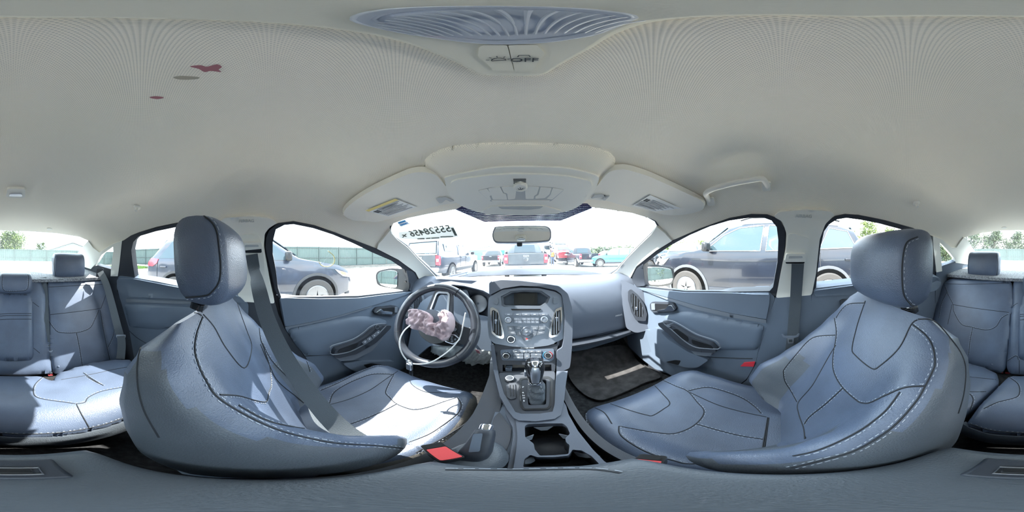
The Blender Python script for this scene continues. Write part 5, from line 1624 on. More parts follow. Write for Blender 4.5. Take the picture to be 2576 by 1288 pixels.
SR = Matrix((Vector((1, 0, 0)), ax.cross(Vector((1, 0, 0))).normalized() * 1, ax)).transposed()
def knob_loft(name, prof, m, parent, c0=top):
    rows = []
    L = (tipv - top).length + .012
    for (h, w, d, off) in prof:
        ring = []
        for k in range(28):
            a = 2 * PI * k / 28
            ring.append(c0 + SR @ Vector((w * math.copysign(abs(math.cos(a)) ** .7, math.cos(a)), d * math.copysign(abs(math.sin(a)) ** .7, math.sin(a)) + off, h * L)))
        rows.append(ring)
    return loft(name, rows, m, parent)
knob_loft('lever_collar', [(-.06, .016, .018, 0), (.0, .019, .021, 0), (.04, .018, .020, 0)], 'chrome', lev)
kk = knob_loft('lever_knob', [(.04, .016, .018, 0), (.15, .018, .021, 0), (.42, .023, .028, 0), (.70, .027, .031, 0), (.90, .025, .028, 0), (.98, .020, .022, 0), (1.0, .012, .013, 0)], 'gloss_black', lev)
knob_loft('knob_cap', [(.86, .012, .026, -.006), (.97, .013, .024, -.006), (1.02, .011, .020, -.006), (1.035, .006, .012, -.006)], 'chrome', kk)
knob_loft('front_plate', [(.10, .009, .010, -.014), (.40, .013, .012, -.020), (.66, .014, .012, -.023), (.80, .010, .010, -.022)], 'satin', kk)
box('shift_release', top + SR @ Vector((-.024, -.004, .042)), (.008, .016, .022), 'satin', kk, bevel=.002)
# cup deck
H1 = rc([(1320,1072),(1327,1067),(1372,1065),(1416,1065),(1427,1074),(1434,1091),(1422,1102),(1424,1113),(1433,1119),(1430,1142),(1394,1145),(1358,1146),(1345,1130),(1343,1116),(1332,1108),(1321,1100)], 4)
H2 = rc([(1319,1154),(1334,1144),(1352,1150),(1394,1150),(1430,1146),(1440,1131),(1464,1133),(1488,1147),(1508,1167),(1470,1172),(1400,1174),(1316,1175)], 4)
patch('cup_deck', [(1291,1180),(1298,1137),(1302,1098),(1297,1052),(1305,1058),(1348,1060),(1395,1054),(1411,1044),(1418,1010),(1424,1020),(1430,1042),(1454,1084),(1490,1129),(1520,1160),(1550,1182),(1420,1181)], 'plastic_dash', CUPS, .02, con, [H1, H2], 10, 0, .003)
def bucket(name, outline, depth, m, inner=.82):
    pts = resample(outline, 8)
    topp = [march(ray(*p), offs(CUPS, -.004)) for p in pts]
    c = sum(topp, Vector()) / len(topp)
    low = [c + (p - c) * inner - Vector((0, 0, depth)) for p in topp]
    n = len(topp)
    V = topp + low + [c - Vector((0, 0, depth))]
    F = [(i, (i + 1) % n, n + (i + 1) % n, n + i) for i in range(n)] + [(n + i, n + (i + 1) % n, 2 * n) for i in range(n)]
    o = mesh_obj(name, V, F, m, con, auto=50)
    return o, c
b1, cc1 = bucket('cup_well', H1, .075, 'plastic_black', .86)
b2, cc2 = bucket('cup_well', H2, .075, 'plastic_black', .86)
for c in (cc1, cc2):
    lathe('rubber_mat', c - Vector((0, 0, .073)), (0, 0, 1), [(.038, 0), (.038, .003), (.034, .005), (0, .005)], 'plastic_dark', con, 36)
for px, py, an in ((1368, 1078, 0), (1326, 1104, 40), (1428, 1100, -40), (1330, 1160, 60), (1470, 1146, -50)):
    c = P(px, py, surf=offs(CUPS, -.018))
    R = Matrix.Rotation(math.radians(an), 3, 'Z')
    f_ = prism('grip_fin', [(-.018, .006), (.018, .006), (.006, -.008), (-.006, -.008)], R @ frame_of((0, -.8, .6)), c, .003, 'plastic_grey', con, bevel=.0008)
# left side deck of the console
patch('side_deck', rc([(1262,1006),(1248,1030),(1222,1100),(1205,1182),(1293,1180),(1300,1137),(1304,1098),(1300,1060),(1284,1040),(1270,1022)], 4), 'plastic', lambda x, y, z: -.502 - z, .06, con, (), 10, 0, .004)
patch('side_deck_inlay', rc([(1256,1036),(1262,1044),(1287,1079),(1284,1106),(1271,1142),(1238,1146),(1228,1110),(1242,1050)], 6), 'plastic_dark', lambda x, y, z: -.499 - z, .01, con, (), 10, 0, .002)
patch('side_rail', rc([(1268,1012),(1278,1032),(1296,1054),(1304,1062),(1303,1098),(1299,1137),(1291,1182),(1276,1180),(1284,1140),(1291,1100),(1290,1075),(1272,1042)], 4), 'plastic_dash', lambda x, y, z: -.494 - z, .02, con, (), 10, 0, .003)
# body of the console under the deck
rows = []
for y, w0, w1, z in ((1.0, -.13, .15, -.44), (.60, -.12, .145, -.46), (.52, -.105, .125, -.475), (.33, -.100, .125, -.505), (.12, -.100, .120, -.505), (-.15, -.085, .112, -.505)):
    zi = z if y > .34 else -.60
    rows.append([(w0, y, -.82), (w0, y, z), (w0 + .055, y, z), (w0 + .055, y, zi), (w1 - .018, y, zi), (w1 - .018, y, z), (w1, y, z), (w1, y, -.82)])
loft('console_body', [[Vector(p) for p in r] for r in rows], 'plastic_dark', con)
# armrest lid
AX0, AX1, AY0, AY1, AZ = -.072, .108, -.150, .112, -.400
rows = []
for i in range(20):
    y = AY0 + (AY1 - AY0) * i / 19
    e = 1 - abs(2 * i / 19 - 1) ** 8
    ring = []
    for k in range(36):
        a = 2 * PI * k / 36
        x = (AX0 + AX1) / 2 + (AX1 - AX0) / 2 * (.90 + .10 * e) * math.copysign(abs(math.cos(a)) ** .35, math.cos(a))
        z = AZ - .024 + (.024 * (.55 + .45 * e)) * math.copysign(abs(math.sin(a)) ** .6, math.sin(a))
        ring.append(Vector((x, y, z)))
    rows.append(ring)
arm = loft('armrest_lid', rows, 'leather_side', con)
box('storage_bin', ((AX0 + AX1) / 2, (AY0 + AY1) / 2 - .004, -.58), (.165, .245, .31), 'plastic_dark', con, bevel=.01)
do_seams(arm, [(1, [(1120,1182),(1300,1183),(1480,1181),(1560,1190)])])
lt = box('lid_latch', (-.004 + .02, -.105, AZ + .003), (.075, .05, .010), 'plastic_dark', arm, bevel=.004)
box('latch_slot', (.016, -.100, AZ + .009), (.034, .012, .003), 'plastic_black', lt, bevel=.001)
tube('latch_rim', [(-.006, -.108, AZ + .009), (-.006, -.091, AZ + .009), (.036, -.091, AZ + .009), (.036, -.108, AZ + .009)], .0016, 'satin', lt, 6, closed=True)
# handbrake
hb = thing('handbrake', 'handbrake lever with silver release button left of the console', 'handbrake')
h1 = P(1222, 1080, h=.235); h0 = P(1186, 1152, h=.165)
d = (h1 - h0).normalized()
rows = []
for t, w, hh in ((-.1, .013, .012), (.05, .017, .016), (.25, .018, .019), (.6, .0165, .019), (.85, .0155, .018), (.97, .014, .016), (1.0, .011, .013)):
    R = frame_of(d, (0, 0, 1)); c = h0.lerp(h1, t)
    rows.append([c + R @ Vector((w * math.copysign(abs(math.cos(a)) ** .6, math.cos(a)), hh * math.copysign(abs(math.sin(a)) ** .6, math.sin(a)), 0)) for a in [2 * PI * k / 24 for k in range(24)]])
gp = loft('grip', rows, 'plastic_dark', hb)
lathe('release_button', h1 - d * .002, d, [(.0105, 0), (.0105, .014), (.008, .018), (0, .019)], 'chrome', hb, 24)
patch('grip_inlay', rc([(1190,1092),(1214,1090),(1206,1136),(1178,1138)], 4), 'plastic', plane_surf(pts=[h0 + Vector((0, -.01, .018)), h1 + Vector((0, -.01, .018)), h0 + Vector((.05, -.01, .018))]), .004, hb, (), 10, 0, .001)
rows = []
for t, w, l, z in ((0, .036, .062, h0.z - .020), (.3, .034, .056, h0.z - .008), (.6, .028, .044, h0.z + .002), (1, .018, .024, h0.z + .008)):
    c = h0 + d * .02 * t
    rows.append([Vector((c.x + w * math.cos(a), c.y + .005 + l * math.sin(a), z)) for a in [2 * PI * k / 24 for k in range(24)]])
loft('boot', rows, 'leather_side', hb)
# ------------------------------------------------------------------ doors
doorS = offs(s_side, .012)
def dpanel(name, pts, m, parent, lift=0, thick=.02, r=5, step=12, bevel=.003, holes=(), dome=0, dw=12, smooth=False):
    return patch(name, crs(pts, 4) if smooth else rc(pts, r), m, doorS, thick, parent, holes, step, lift, 0 if dome else bevel, dome=dome, domew=dw)
def fdoor(name, label, panel, upper, uline, bolster, lowline, arm, recs, cup, bezel, lever, lock, pocket, pcut, sail):
    d = dpanel(name, panel, 'plastic', None, 0, .05, 6, 14); tag(d, label, kind='structure')
    dpanel('upper_panel', upper, 'plastic', d, .012, .03, 5, 12, .006)
    dpanel('trim_strip', uline, 'plastic_grey', d, .009, .02, 1, 12, .001)
    dpanel('padded_panel', bolster, 'plastic', d, .0, .02, 14, 7, 0, dome=.012, dw=20)
    tube('panel_groove', [march(ray(*p), offs(doorS, .001)) for p in densify(lowline, 10)], .0022, 'seam', d, 6)
    a = dpanel('armrest', arm, 'plastic_dark', d, .045, .06, 5, 9, .006, holes=[])
    tube('armrest_rim', [march(ray(*p), offs(doorS, .047)) for p in densify(list(arm) + [arm[0]], 8)], .003, 'plastic_grey', a, 6)
    for r_ in recs: dpanel('armrest_recess', r_, 'plastic_black', a, .0475, .002, 3, 8, .0005)
    dpanel('pull_cup', cup, 'plastic_grey', d, .030, .04, 4, 9, .004)
    b = dpanel('handle_bezel', bezel, 'plastic_dark', d, .018, .02, 4, 8, .002)
    dpanel('handle_recess', [(sum(p[0] for p in bezel) / len(bezel) + (x - sum(p[0] for p in bezel) / len(bezel)) * .78, sum(p[1] for p in bezel) / len(bezel) + (y - sum(p[1] for p in bezel) / len(bezel)) * .66) for x, y in bezel], 'plastic_black', b, .0195, .004, 3, 8, .0005)
    dpanel('door_handle', lever, 'chrome', b, .026, .008, 3, 6, .003)
    dpanel('lock_switch', lock, 'plastic_grey', b, .023, .004, 1.5, 8, .001)
    dpanel('door_pocket', pocket, 'plastic', d, .03, .03, 6, 12, .004)
    dpanel('pocket_opening', pcut, 'plastic_black', d, .0315, .003, 4, 8, .001)
    dpanel('mirror_sail', sail, 'plastic_dark', d, .004, .02, 4, 8, .003)
    return d, a
dl, al = fdoor('door_1', 'dark grey driver door panel with chrome handle',
 [(1060,706),(1040,735),(966,742),(901,750),(803,752),(702,750),(708,790),(718,828),(772,903),(800,1000),(905,1010),(1000,960),(1060,860),(1075,760)],
 [(704,748),(803,751),(901,749),(966,741),(1038,733),(1000,748),(933,768),(836,796),(776,809),(717,820)],
 [(717,821),(776,810),(836,797),(933,769),(933,772),(836,801),(776,815),(718,826)],
 [(720,829),(780,815),(849,802),(901,795),(950,797),(972,807),(974,816),(940,850),(890,885),(835,893),(768,895),(742,866)],
 [(768,896),(835,893),(850,902),(874,902)],
 [(831,880),(835,870),(884,855),(910,840),(933,821),(953,815),(971,815),(969,822),(933,856),(884,883),(842,892),(831,889)],
 [[(838,878),(843,870),(890,854),(884,866),(868,875)]],
 [(836,893),(884,886),(934,859),(955,842),(953,850),(925,880),(880,901),(850,902)],
 [(935,781),(943,772),(985,767),(998,772),(997,784),(986,794),(940,790)],
 [(938,785),(953,775),(957,781),(980,783),(979,789),(943,788)],
 [(987,771),(994,771),(993,785),(986,785)],
 [(855,908),(905,905),(985,905),(975,920),(966,925),(900,930),(888,928),(872,922)],
 [(905,912),(925,908),(950,912),(965,921),(935,925),(918,922)],
 [(1021,679),(1040,684),(1052,708),(1044,730),(1029,732),(1026,700)])
for x0, y0 in ((903,853),(914,846),(926,838),(935,831)):
    b_ = dpanel('window_switch', [(x0-6,y0+1),(x0+4,y0-6),(x0+8,y0-1),(x0-2,y0+7)], 'plastic_grey', al, .052, .006, 1.5, 6, .001)
    dpanel('switch_mark', [(x0-1,y0-.5),(x0+2,y0-2),(x0+2.6,y0-1),(x0-.4,y0+.6)], 'white_mark', b_, .0525, .001, .3, 10, 0)
c = march(ray(947, 822), offs(doorS, .047)); n = -grad(doorS, c)
mk = lathe('mirror_knob', c, n, [(.0135, 0), (.0135, .005), (.012, .007), (0, .007)], 'plastic_dark', al, 24)
lathe('knob_ring', c, n, [(.0120, .0065), (.0120, .0078), (.0105, .0078), (.0105, .0065)], 'satin', mk, 24)
dr, ar_ = fdoor('door_2', 'dark grey passenger door panel with chrome handle and red reflector',
 [(1594,712),(1600,722),(1726,736),(1835,737),(1936,736),(1950,748),(1937,785),(1928,822),(1908,880),(1901,913),(1879,953),(1852,973),(1800,990),(1697,950),(1616,895),(1632,832),(1620,780)],
 [(1600,724),(1726,735),(1835,736),(1937,737),(1936,760),(1928,801),(1835,785),(1755,767),(1689,749),(1627,732)],
 [(1627,733),(1689,750),(1755,768),(1835,786),(1928,803),(1928,812),(1835,796),(1752,778),(1689,757)],
 [(1668,801),(1679,790),(1719,783),(1752,785),(1835,802),(1925,817),(1917,850),(1908,880),(1814,881),(1740,870),(1690,830)],
 [(1788,899),(1850,901),(1898,902)],
 [(1669,808),(1686,806),(1708,815),(1751,840),(1799,857),(1811,871),(1810,878),(1777,877),(1751,874),(1726,861),(1690,830),(1671,815)],
 [[(1704,824),(1715,820),(1744,840),(1745,851),(1722,841)], [(1752,845),(1799,859),(1806,868),(1777,865),(1755,856)]],
 [(1744,874),(1777,879),(1800,881),(1797,887),(1784,890),(1757,887)],
 [(1640,764),(1646,758),(1697,760),(1706,774),(1700,782),(1648,785),(1641,778)],
 [(1659,779),(1682,775),(1689,766),(1697,766),(1704,777),(1700,781),(1661,782)],
 [(1645,762),(1654,762),(1655,778),(1646,778)],
 [(1634,832),(1649,884),(1680,906),(1737,919),(1762,919),(1790,899),(1740,880),(1690,850),(1660,820)],
 [(1684,905),(1708,900),(1722,901),(1716,913)],
 [(1590,703),(1602,676),(1618,664),(1621,690),(1624,719),(1602,722)])
dpanel('window_switch', [(1691,811),(1698,810),(1703,816),(1696,817)], 'plastic_grey', ar_, .052, .006, 1, 6, .001)
dpanel('door_reflector', [(1863,920),(1872,911),(1900,909),(1896,921)], 'red_lamp', dr, .006, .01, 1, 8, .001)  # plain red reflector, gives no light
# rear doors
d3 = dpanel('door_3', [(298,694),(341,699),(393,708),(446,719),(520,730),(600,742),(625,765),(620,1000),(400,1000),(338,905),(325,830),(300,745),(293,720)], 'plastic', None, 0, .05, 6, 14)
tag(d3, 'dark left rear door panel beside the rear bench', kind='structure')
dpanel('upper_panel', [(295,700),(341,700),(446,720),(600,742),(620,762),(560,756),(446,752),(330,747),(300,735)], 'plastic', d3, .010, .03, 8, 12, .008)
dpanel('trim_strip', [(318,752),(446,757),(600,762),(600,768),(446,764),(320,760)], 'plastic_grey', d3, .006, .02, 1, 12, .001)
dpanel('padded_panel', [(312,765),(440,770),(600,776),(600,830),(440,822),(400,830),(325,822),(318,790)], 'plastic', d3, 0, .02, 8, 12, 0, dome=.01, dw=12)
tube('panel_groove', [march(ray(*p), offs(doorS, .002)) for p in densify([(318,790),(380,797),(440,802)], 10)], .0015, 'seam', d3, 6)
tube('panel_groove', [march(ray(*p), offs(doorS, .002)) for p in densify([(325,832),(345,850),(372,866)], 10)], .0018, 'seam', d3, 6)
d4 = dpanel('door_4', [(2042,740),(2051,725),(2156,713),(2240,702),(2336,693),(2352,700),(2352,770),(2332,860),(2250,960),(2100,960),(2040,900)], 'plastic', None, 0, .05, 6, 14)
tag(d4, 'dark right rear door panel behind the passenger seat', kind='structure')
dpanel('upper_panel', [(2046,728),(2156,714),(2336,694),(2350,705),(2352,730),(2330,738),(2156,740),(2048,745)], 'plastic', d4, .010, .03, 8, 12, .008)
hb4 = dpanel('handle_bezel', [(2111,757),(2118,752),(2180,749),(2200,752),(2196,768),(2130,775),(2116,772)], 'plastic_dark', d4, .01, .01, 4, 8, .002)
dpanel('handle_recess', [(2119,760),(2180,754),(2190,760),(2130,770)], 'plastic_black', hb4, .0115, .004, 3, 8, .0005)
ash = dpanel('arm_pad', [(2296,690),(2338,686),(2354,692),(2353,720),(2338,732),(2300,735)], 'plastic', d4, .05, .05, 8, 10, .01)
# stickers on the side of the driver glass
gls = offs(s_side, -.004)

# ------------------------------------------------------------------ outside mirrors
def wing_mirror(side, glass_pts, house_pts, X, label):
    t = thing('door_mirror', label, 'side mirror', 'door mirrors')
    S = plane_surf(pts=[(X, .78, -.2), (X + side * .18, .74, -.2), (X, .7875, -.1)])
    h = patch('mirror_housing', crs(house_pts, 4), 'gloss_black' if side > 0 else 'plastic_black', S, .07, t, (), 8, 0, .01, 3)
    patch('mirror_glass', rc(glass_pts, 8), 'mirror', S, .004, t, (), 12, .006, .001)
    a = march(ray(*house_pts[len(house_pts) // 2]), S)
    p0 = Vector((side * .70, .82, -.155)); c = sum((march(ray(*q), S) for q in house_pts), Vector()) / len(house_pts)
    tube('mirror_arm', [p0, Vector((c.x * .6 + p0.x * .4, .82, -.16)), c + Vector((0, .03, -.04))], .02, 'plastic_black', t, 10)
wing_mirror(-1, [(950,692),(957,684),(982,679),(1001,682),(1000,724),(980,723),(958,716),(951,704)], [(946,690),(954,681),(982,675),(1003,676),(1022,680),(1028,700),(1027,731),(1002,728),(955,719),(946,704)], -.80, 'door mirror outside the driver window reflecting the green fence')
wing_mirror(1, [(1624,671),(1662,672),(1688,677),(1692,700),(1687,711),(1660,717),(1632,716),(1626,700)], [(1619,668),(1662,668),(1690,674),(1696,685),(1694,705),(1687,716),(1660,721),(1625,720),(1619,700)], .80, 'black door mirror outside the passenger window')
# ------------------------------------------------------------------ steering wheel
WC = P(1090, 817, h=.640)
WN = Vector((.05, -.88, .47)).normalized()
WR = frame_of(WN)                                    # x right, y up in the wheel's plane, z to the driver
def wp(x, y, z=0): return WC + WR @ Vector((x, y, z))
sw = thing('steering_wheel', 'black leather steering wheel turned upside down with a burst airbag cover', 'steering wheel')
RM = .168
def rimp(a, r=RM): return wp(math.cos(a) * r, math.sin(a) * r)
rim = bmesh.new()
pth = [rimp(2 * PI * k / 96) for k in range(96)]
rad = [.0165 + .0022 * (abs(math.cos(2 * PI * k / 96)) > .75) for k in range(96)]
sweep(rim, pth, rad, 16, True)
rimo = bm_obj('rim', rim, 'leather_rim', sw)
for deg in (148, 62, 205, -42):
    a = math.radians(deg)
    cc = rimp(a); tdir = Vector(WR @ Vector((-math.sin(a), math.cos(a), 0)))
    R = frame_of(tdir)
    tube('rim_joint', [cc + R @ Vector((math.cos(b) * .0178, math.sin(b) * .0178, 0)) for b in [2 * PI * k / 20 for k in range(20)]], .0012, 'seam', rimo, 6, closed=True)
def wprism(name, poly, m, z=0, th=.02, r=.006, bevel=.003, parent=sw, holes=()):
    return prism(name, rc(poly, r), WR, wp(0, 0, z), th, m, parent, bevel, 2, holes)
wprism('spoke', [(.055,-.012),(.060,-.060),(.110,-.056),(.150,-.066),(.166,-.030),(.160,.004),(.120,.012),(.075,.036)], 'plastic_dark', .0, .024)
wprism('spoke', [(-.060,.034),(-.064,-.012),(-.110,.006),(-.160,.014),(-.168,.046),(-.150,.062),(-.110,.050)], 'plastic_dark', .0, .024)
fo = [(-.046,.052),(-.030,.138),(-.020,.158),(.044,.160),(.056,.148),(.070,.060),(.072,.040),(-.040,.040)]
wprism('spoke_frame', fo, 'plastic_dark', .004, .020, .012, .004, holes=[rc([(-.022,.062),(-.012,.130),(-.004,.138),(.034,.139),(.040,.132),(.046,.062)], .006)])
wprism('spoke_bezel', [(-.030,.060),(-.018,.138),(-.008,.147),(.038,.148),(.048,.138),(.056,.060)], 'satin', .007, .004, .008, .001, holes=[rc([(-.022,.062),(-.012,.130),(-.004,.138),(.034,.139),(.040,.132),(.046,.062)], .006)])
wprism('hub', [(-.070,.030),(-.074,-.030),(-.050,-.062),(.010,-.085),(.060,-.062),(.072,-.020),(.068,.040),(.0,.055)], 'plastic_black', -.012, .05, .02, .004)
cv = prism('airbag_cover', rc([(-.074,.020),(-.066,.034),(-.010,.058),(.058,.044),(.062,.010),(.040,-.030),(.004,-.034),(-.050,.006)], .012), WR @ Matrix.Rotation(math.radians(-16), 3, 'X'), wp(0, .008, .040), .008, 'plastic_dash', sw, .003)
text('cover_text', 'AIRBAG', WR @ Matrix.Rotation(math.radians(-16), 3, 'X') @ Matrix.Rotation(math.radians(-8), 3, 'Z'), wp(.02, .036, .045), .012, 'plastic_grey', cv)
pod = wprism('button_pod', [(.060,-.004),(.064,-.056),(.100,-.062),(.118,-.040),(.112,-.022),(.076,.002)], 'plastic_black', .010, .012, .006, .002)
wprism('pod_rim', [(.064,-.030),(.066,-.060),(.100,-.066),(.124,-.040),(.098,-.024)], 'satin', .013, .003, .006, .0008, holes=[rc([(.068,-.033),(.070,-.057),(.098,-.062),(.118,-.041),(.096,-.028)], .004)], parent=pod)
for x, y in ((.078,-.040),(.090,-.045),(.104,-.044),(.078,-.050),(.094,-.053),(.090,-.036)):
    lathe('thumb_button', wp(x, y, .013), WN, [(.0045, -.002), (.0042, .002), (0, .0024)], 'plastic_grey', pod, 10)
pod2 = wprism('button_pod', [(.060,.046),(.076,.044),(.100,.020),(.104,-.006),(.090,-.016),(.070,-.004)], 'plastic_black', .010, .012, .006, .002)
for x, y in ((.076,.026),(.088,.012),(.094,-.004),(.078,-.002)):
    b_ = prism('rocker_button', rc([(-.008,-.006),(.008,-.006),(.008,.006),(-.008,.006)], .002), WR @ Matrix.Rotation(math.radians(-35), 3, 'Z'), wp(x, y, .0145), .004, 'plastic_grey', pod2, .001)
    box('button_mark', wp(x, y, .0152), (.004, .001, .001), 'white_mark', b_, bevel=0)
pod3 = wprism('button_pod', [(-.072,.018),(-.098,.024),(-.104,.006),(-.080,-.004)], 'plastic_black', .010, .012, .004, .002)
wprism('pod_rim', [(-.074,.016),(-.096,.021),(-.101,.008),(-.080,-.001)], 'satin', .012, .002, .003, .0008, holes=[rc([(-.077,.013),(-.094,.018),(-.098,.009),(-.081,.001)], .003)], parent=pod3)
# column, shroud and stalks stand on the dashboard
col = thing('steering_column', 'black steering column shroud with stalks behind the wheel', 'steering column')
rows = []
for t, w, hh in ((-.035, .055, .050), (-.06, .062, .056), (-.12, .064, .060), (-.24, .066, .062)):
    rows.append([wp(w * math.copysign(abs(math.cos(a)) ** .6, math.cos(a)), -.030 + hh * math.copysign(abs(math.sin(a)) ** .7, math.sin(a)), t) for a in [2 * PI * k / 24 for k in range(24)]])
loft('column_shroud', rows, 'plastic_black', col)
tube('wiper_stalk', [wp(.05, -.005, -.075), wp(.12, .004, -.085), wp(.165, .016, -.085)], [.008, .008, .011], 'plastic_dark', col, 12)
tube('indicator_stalk', [wp(-.05, -.005, -.075), wp(-.12, .0, -.085), wp(-.15, .008, -.085)], [.008, .008, .011], 'plastic_dark', col, 12)
# burst airbag cloth, crumpled on the wheel
from mathutils import noise
def cloth(name, pts, S, m, parent, thick, lift, amp, scale, step=4, folds=(), dome=.02, dw=16):
    o = patch(name, crs(pts, 4), m, S, thick, parent, (), step, lift, 0, dome=dome, domew=dw, auto=180)
    me = o.data; n0 = len(me.vertices) // 2
    for i in range(n0):
        v = me.vertices[i]; p = v.co; n = -grad(S, p)
        if n.dot(CAM - p) < 0: n = -n
        q = p * scale
        a = noise.ridged_multi_fractal(Vector((q.x * 1.0 + q.z * .8, q.z * .35 - q.x * .2, q.y * .5)), .9, 2.1, 3, 1.0, 2.0)
        b = noise.noise(q * .7)
        v.co = p + n * (amp * (a - 1.0) + amp * .9 * b)
    for f in me.polygons: f.use_smooth = True
    s = o.modifiers.new('soft', 'SMOOTH'); s.factor = .5; s.iterations = 1
    return o
WS_ = plane_surf(pts=[wp(0, 0, .040), wp(.1, 0, .040), wp(0, .1, .040)])
bag = thing('airbag_cloth', 'crumpled pinkish deployed airbag hanging from the steering wheel hub', 'airbag')
cloth('cloth_fold', [(1029,815),(1031,798),(1036,781),(1054,779),(1076,786),(1089,799),(1090,812),(1105,815),(1100,826),(1070,832),(1040,828)], WS_, 'airbag', bag, .03, .012, .016, 75, 3)
cloth('cloth_fold', [(1052,822),(1085,815),(1105,812),(1122,805),(1130,826),(1128,842),(1116,858),(1098,848),(1077,842),(1060,832)], WS_, 'airbag', bag, .03, .006, .018, 70, 3)
cloth('cloth_fold', [(1098,822),(1112,808),(1109,792),(1116,786),(1128,782),(1137,796),(1139,815),(1134,833),(1118,840),(1104,834)], WS_, 'airbag', bag, .03, .024, .018, 65, 3)
KSF = plane_surf(pts=[(0, .70, -.40), (1, .70, -.40), (0, .78, -.60)])
kbag = thing('knee_airbag_cloth', 'grey-white deployed knee airbag hanging below the steering column', 'airbag')
cloth('cloth_fold', [(1091,862),(1086,874),(1096,886),(1116,894),(1150,897),(1150,875),(1120,868)], KSF, 'airbag_grey', kbag, .04, .01, .014, 40, 4)
cloth('cloth_fold', [(1130,872),(1128,893),(1155,905),(1176,912),(1213,916),(1238,905),(1238,882),(1200,874),(1165,870)], KSF, 'airbag_grey', kbag, .05, .0, .020, 34, 4)
patch('red_smear', [(1196,880),(1204,882),(1208,890),(1200,888)], 'stain', offs(KSF, .028), .003, kbag, (), 6)
# thin white cable looped round the wheel, with its clip
cab = thing('cable_loop', 'white cable looped round the lower rim of the steering wheel', 'cable')
cp = [(1171,787,.55),(1164,822,.545),(1158,846,.54),(1150,860,.52),(1127,884,.50),(1089,909,.49),(1058,916,.49),(1029,911,.49),(1009,884,.50),(1006,855,.51),(1016,833,.53),(1032,818,.56)]
tube('cable', [P(a, b, h=hh + .03) for a, b, hh in crs(cp, 6, False)], .0026, 'cable', cab, 8)
cl_ = thing('cable_clip', 'small metal clip hanging on the white cable above the driver cushion', 'clip')
cpt = P(1030, 916, h=.50)
box('clip_body', cpt + Vector((0, 0, -.012)), (.020, .012, .030), 'satin', cl_, bevel=.003)
tube('clip_ring', [cpt + Vector((.012 * math.cos(a), 0, .006 + .012 * math.sin(a))) for a in [2 * PI * k / 16 for k in range(16)]], .002, 'satin', cl_, 6, closed=True)
box('clip_tag', cpt + Vector((.006, 0, -.040)), (.014, .004, .030), 'plastic_black', cl_, bevel=.002)

# ------------------------------------------------------------------ roof fittings
ohS = offs(shell, .0)
dome_ = thing('dome_lamp', 'oval dome lamp in the roof just above the camera, switched off', 'ceiling lamp')
def roofp(px, py, dz=0): return march(ray(px, py), offs(shell, dz))
hs = [(0,34)]
# housing plate: outline in car coordinates, found from the picture
def zen(px, py): 
    p = march(ray(px, py), shell); return (p.x, p.y)
hpts = [zen(*q) for q in ((1180,170),(1215,184),(1290,187),(1360,184),(1400,165),(1480,122),(1560,78),(1680,48),(1900,38),(2200,42),(2576,42),(200,44),(450,48),(700,58),(860,74),(980,95),(1090,130))]
def flat_plate(name, pts, z0, m, parent, th=.006, holes=(), bevel=.002, dome=0, step=.02):
    """a plate hung under the roof, given in plan"""
    vs, fs = tri2d(pts, holes, step); V = []
    n0 = len(vs)
    cx = sum(v.x for v in vs) / n0; cy = sum(v.y for v in vs) / n0; rm = max((v - Vector((cx, cy))).length for v in vs)
    for v in vs:
        k = 1 - ((v - Vector((cx, cy))).length / rm) ** 2
        V.append((v.x, v.y, z_roof(v.x, v.y) - z0 - dome * k))
    V += [(a, b, c + th) for a, b, c in V]
    faces = [tuple(f) for f in fs] + [tuple(reversed([i + n0 for i in f])) for f in fs]
    cnt = {(a, b) for f in fs for a, b in zip(f, f[1:] + f[:1])}
    for (a, b) in cnt:
        if (b, a) not in cnt: faces.append((b, a, a + n0, b + n0))
    return mesh_obj(name, V, faces, m, parent, bevel=bevel)
lens_pts = [zen(*q) for q in ((905,48),(960,66),(1040,82),(1150,97),(1250,104),(1370,100),(1480,84),(1540,62),(1575,42),(1500,28),(1238,17),(1000,24))]
hole = crs(lens_pts, 3)
cxl = sum(p[0] for p in hole) / len(hole); cyl = sum(p[1] for p in hole) / len(hole)
flat_plate('lamp_housing', crs(hpts, 3), .010, 'housing_beige', dome_, .010, [], .003, 0, .02)
flat_plate('lens_rim', [(cxl + (x - cxl) * 1.08, cyl + (y - cyl) * 1.08) for x, y in hole], .0135, 'lens', dome_, .004, [[(cxl + (x - cxl) * .88, cyl + (y - cyl) * .88) for x, y in hole]], .0015)
flat_plate('lamp_lens', [(cxl + (x - cxl) * .90, cyl + (y - cyl) * .90) for x, y in hole], .011, 'lens', dome_, .003, (), 0, .006, .008)
bm = bmesh.new()
for i in range(-9, 10):
    x = cxl + i * .0034
    sweep(bm, [(x, cyl - .024 + abs(i) * .0012, z_roof(x, cyl) - .0165), (x, cyl + .024 - abs(i) * .0012, z_roof(x, cyl) - .0165)], .0006, 5)
bm_obj('lens_ribs', bm, 'lens', dome_)['kind'] = 'stuff'
for pts in ([(1204,114),(1215,109),(1274,109),(1283,140),(1292,171),(1240,171),(1202,137)], [(1277,109),(1350,109),(1370,130),(1342,171),(1294,171),(1285,140)]):
    flat_plate('lamp_switch', rc([zen(*p) for p in pts], .002), .0125, 'housing_beige', dome_, .004, (), .0012)
RD = Matrix(((1, 0, 0), (0, -1, 0), (0, 0, -1)))
RD = Matrix.Rotation(0, 3, 'Z') @ Matrix(((1, 0, 0), (0, 1, 0), (0, 0, 1)))
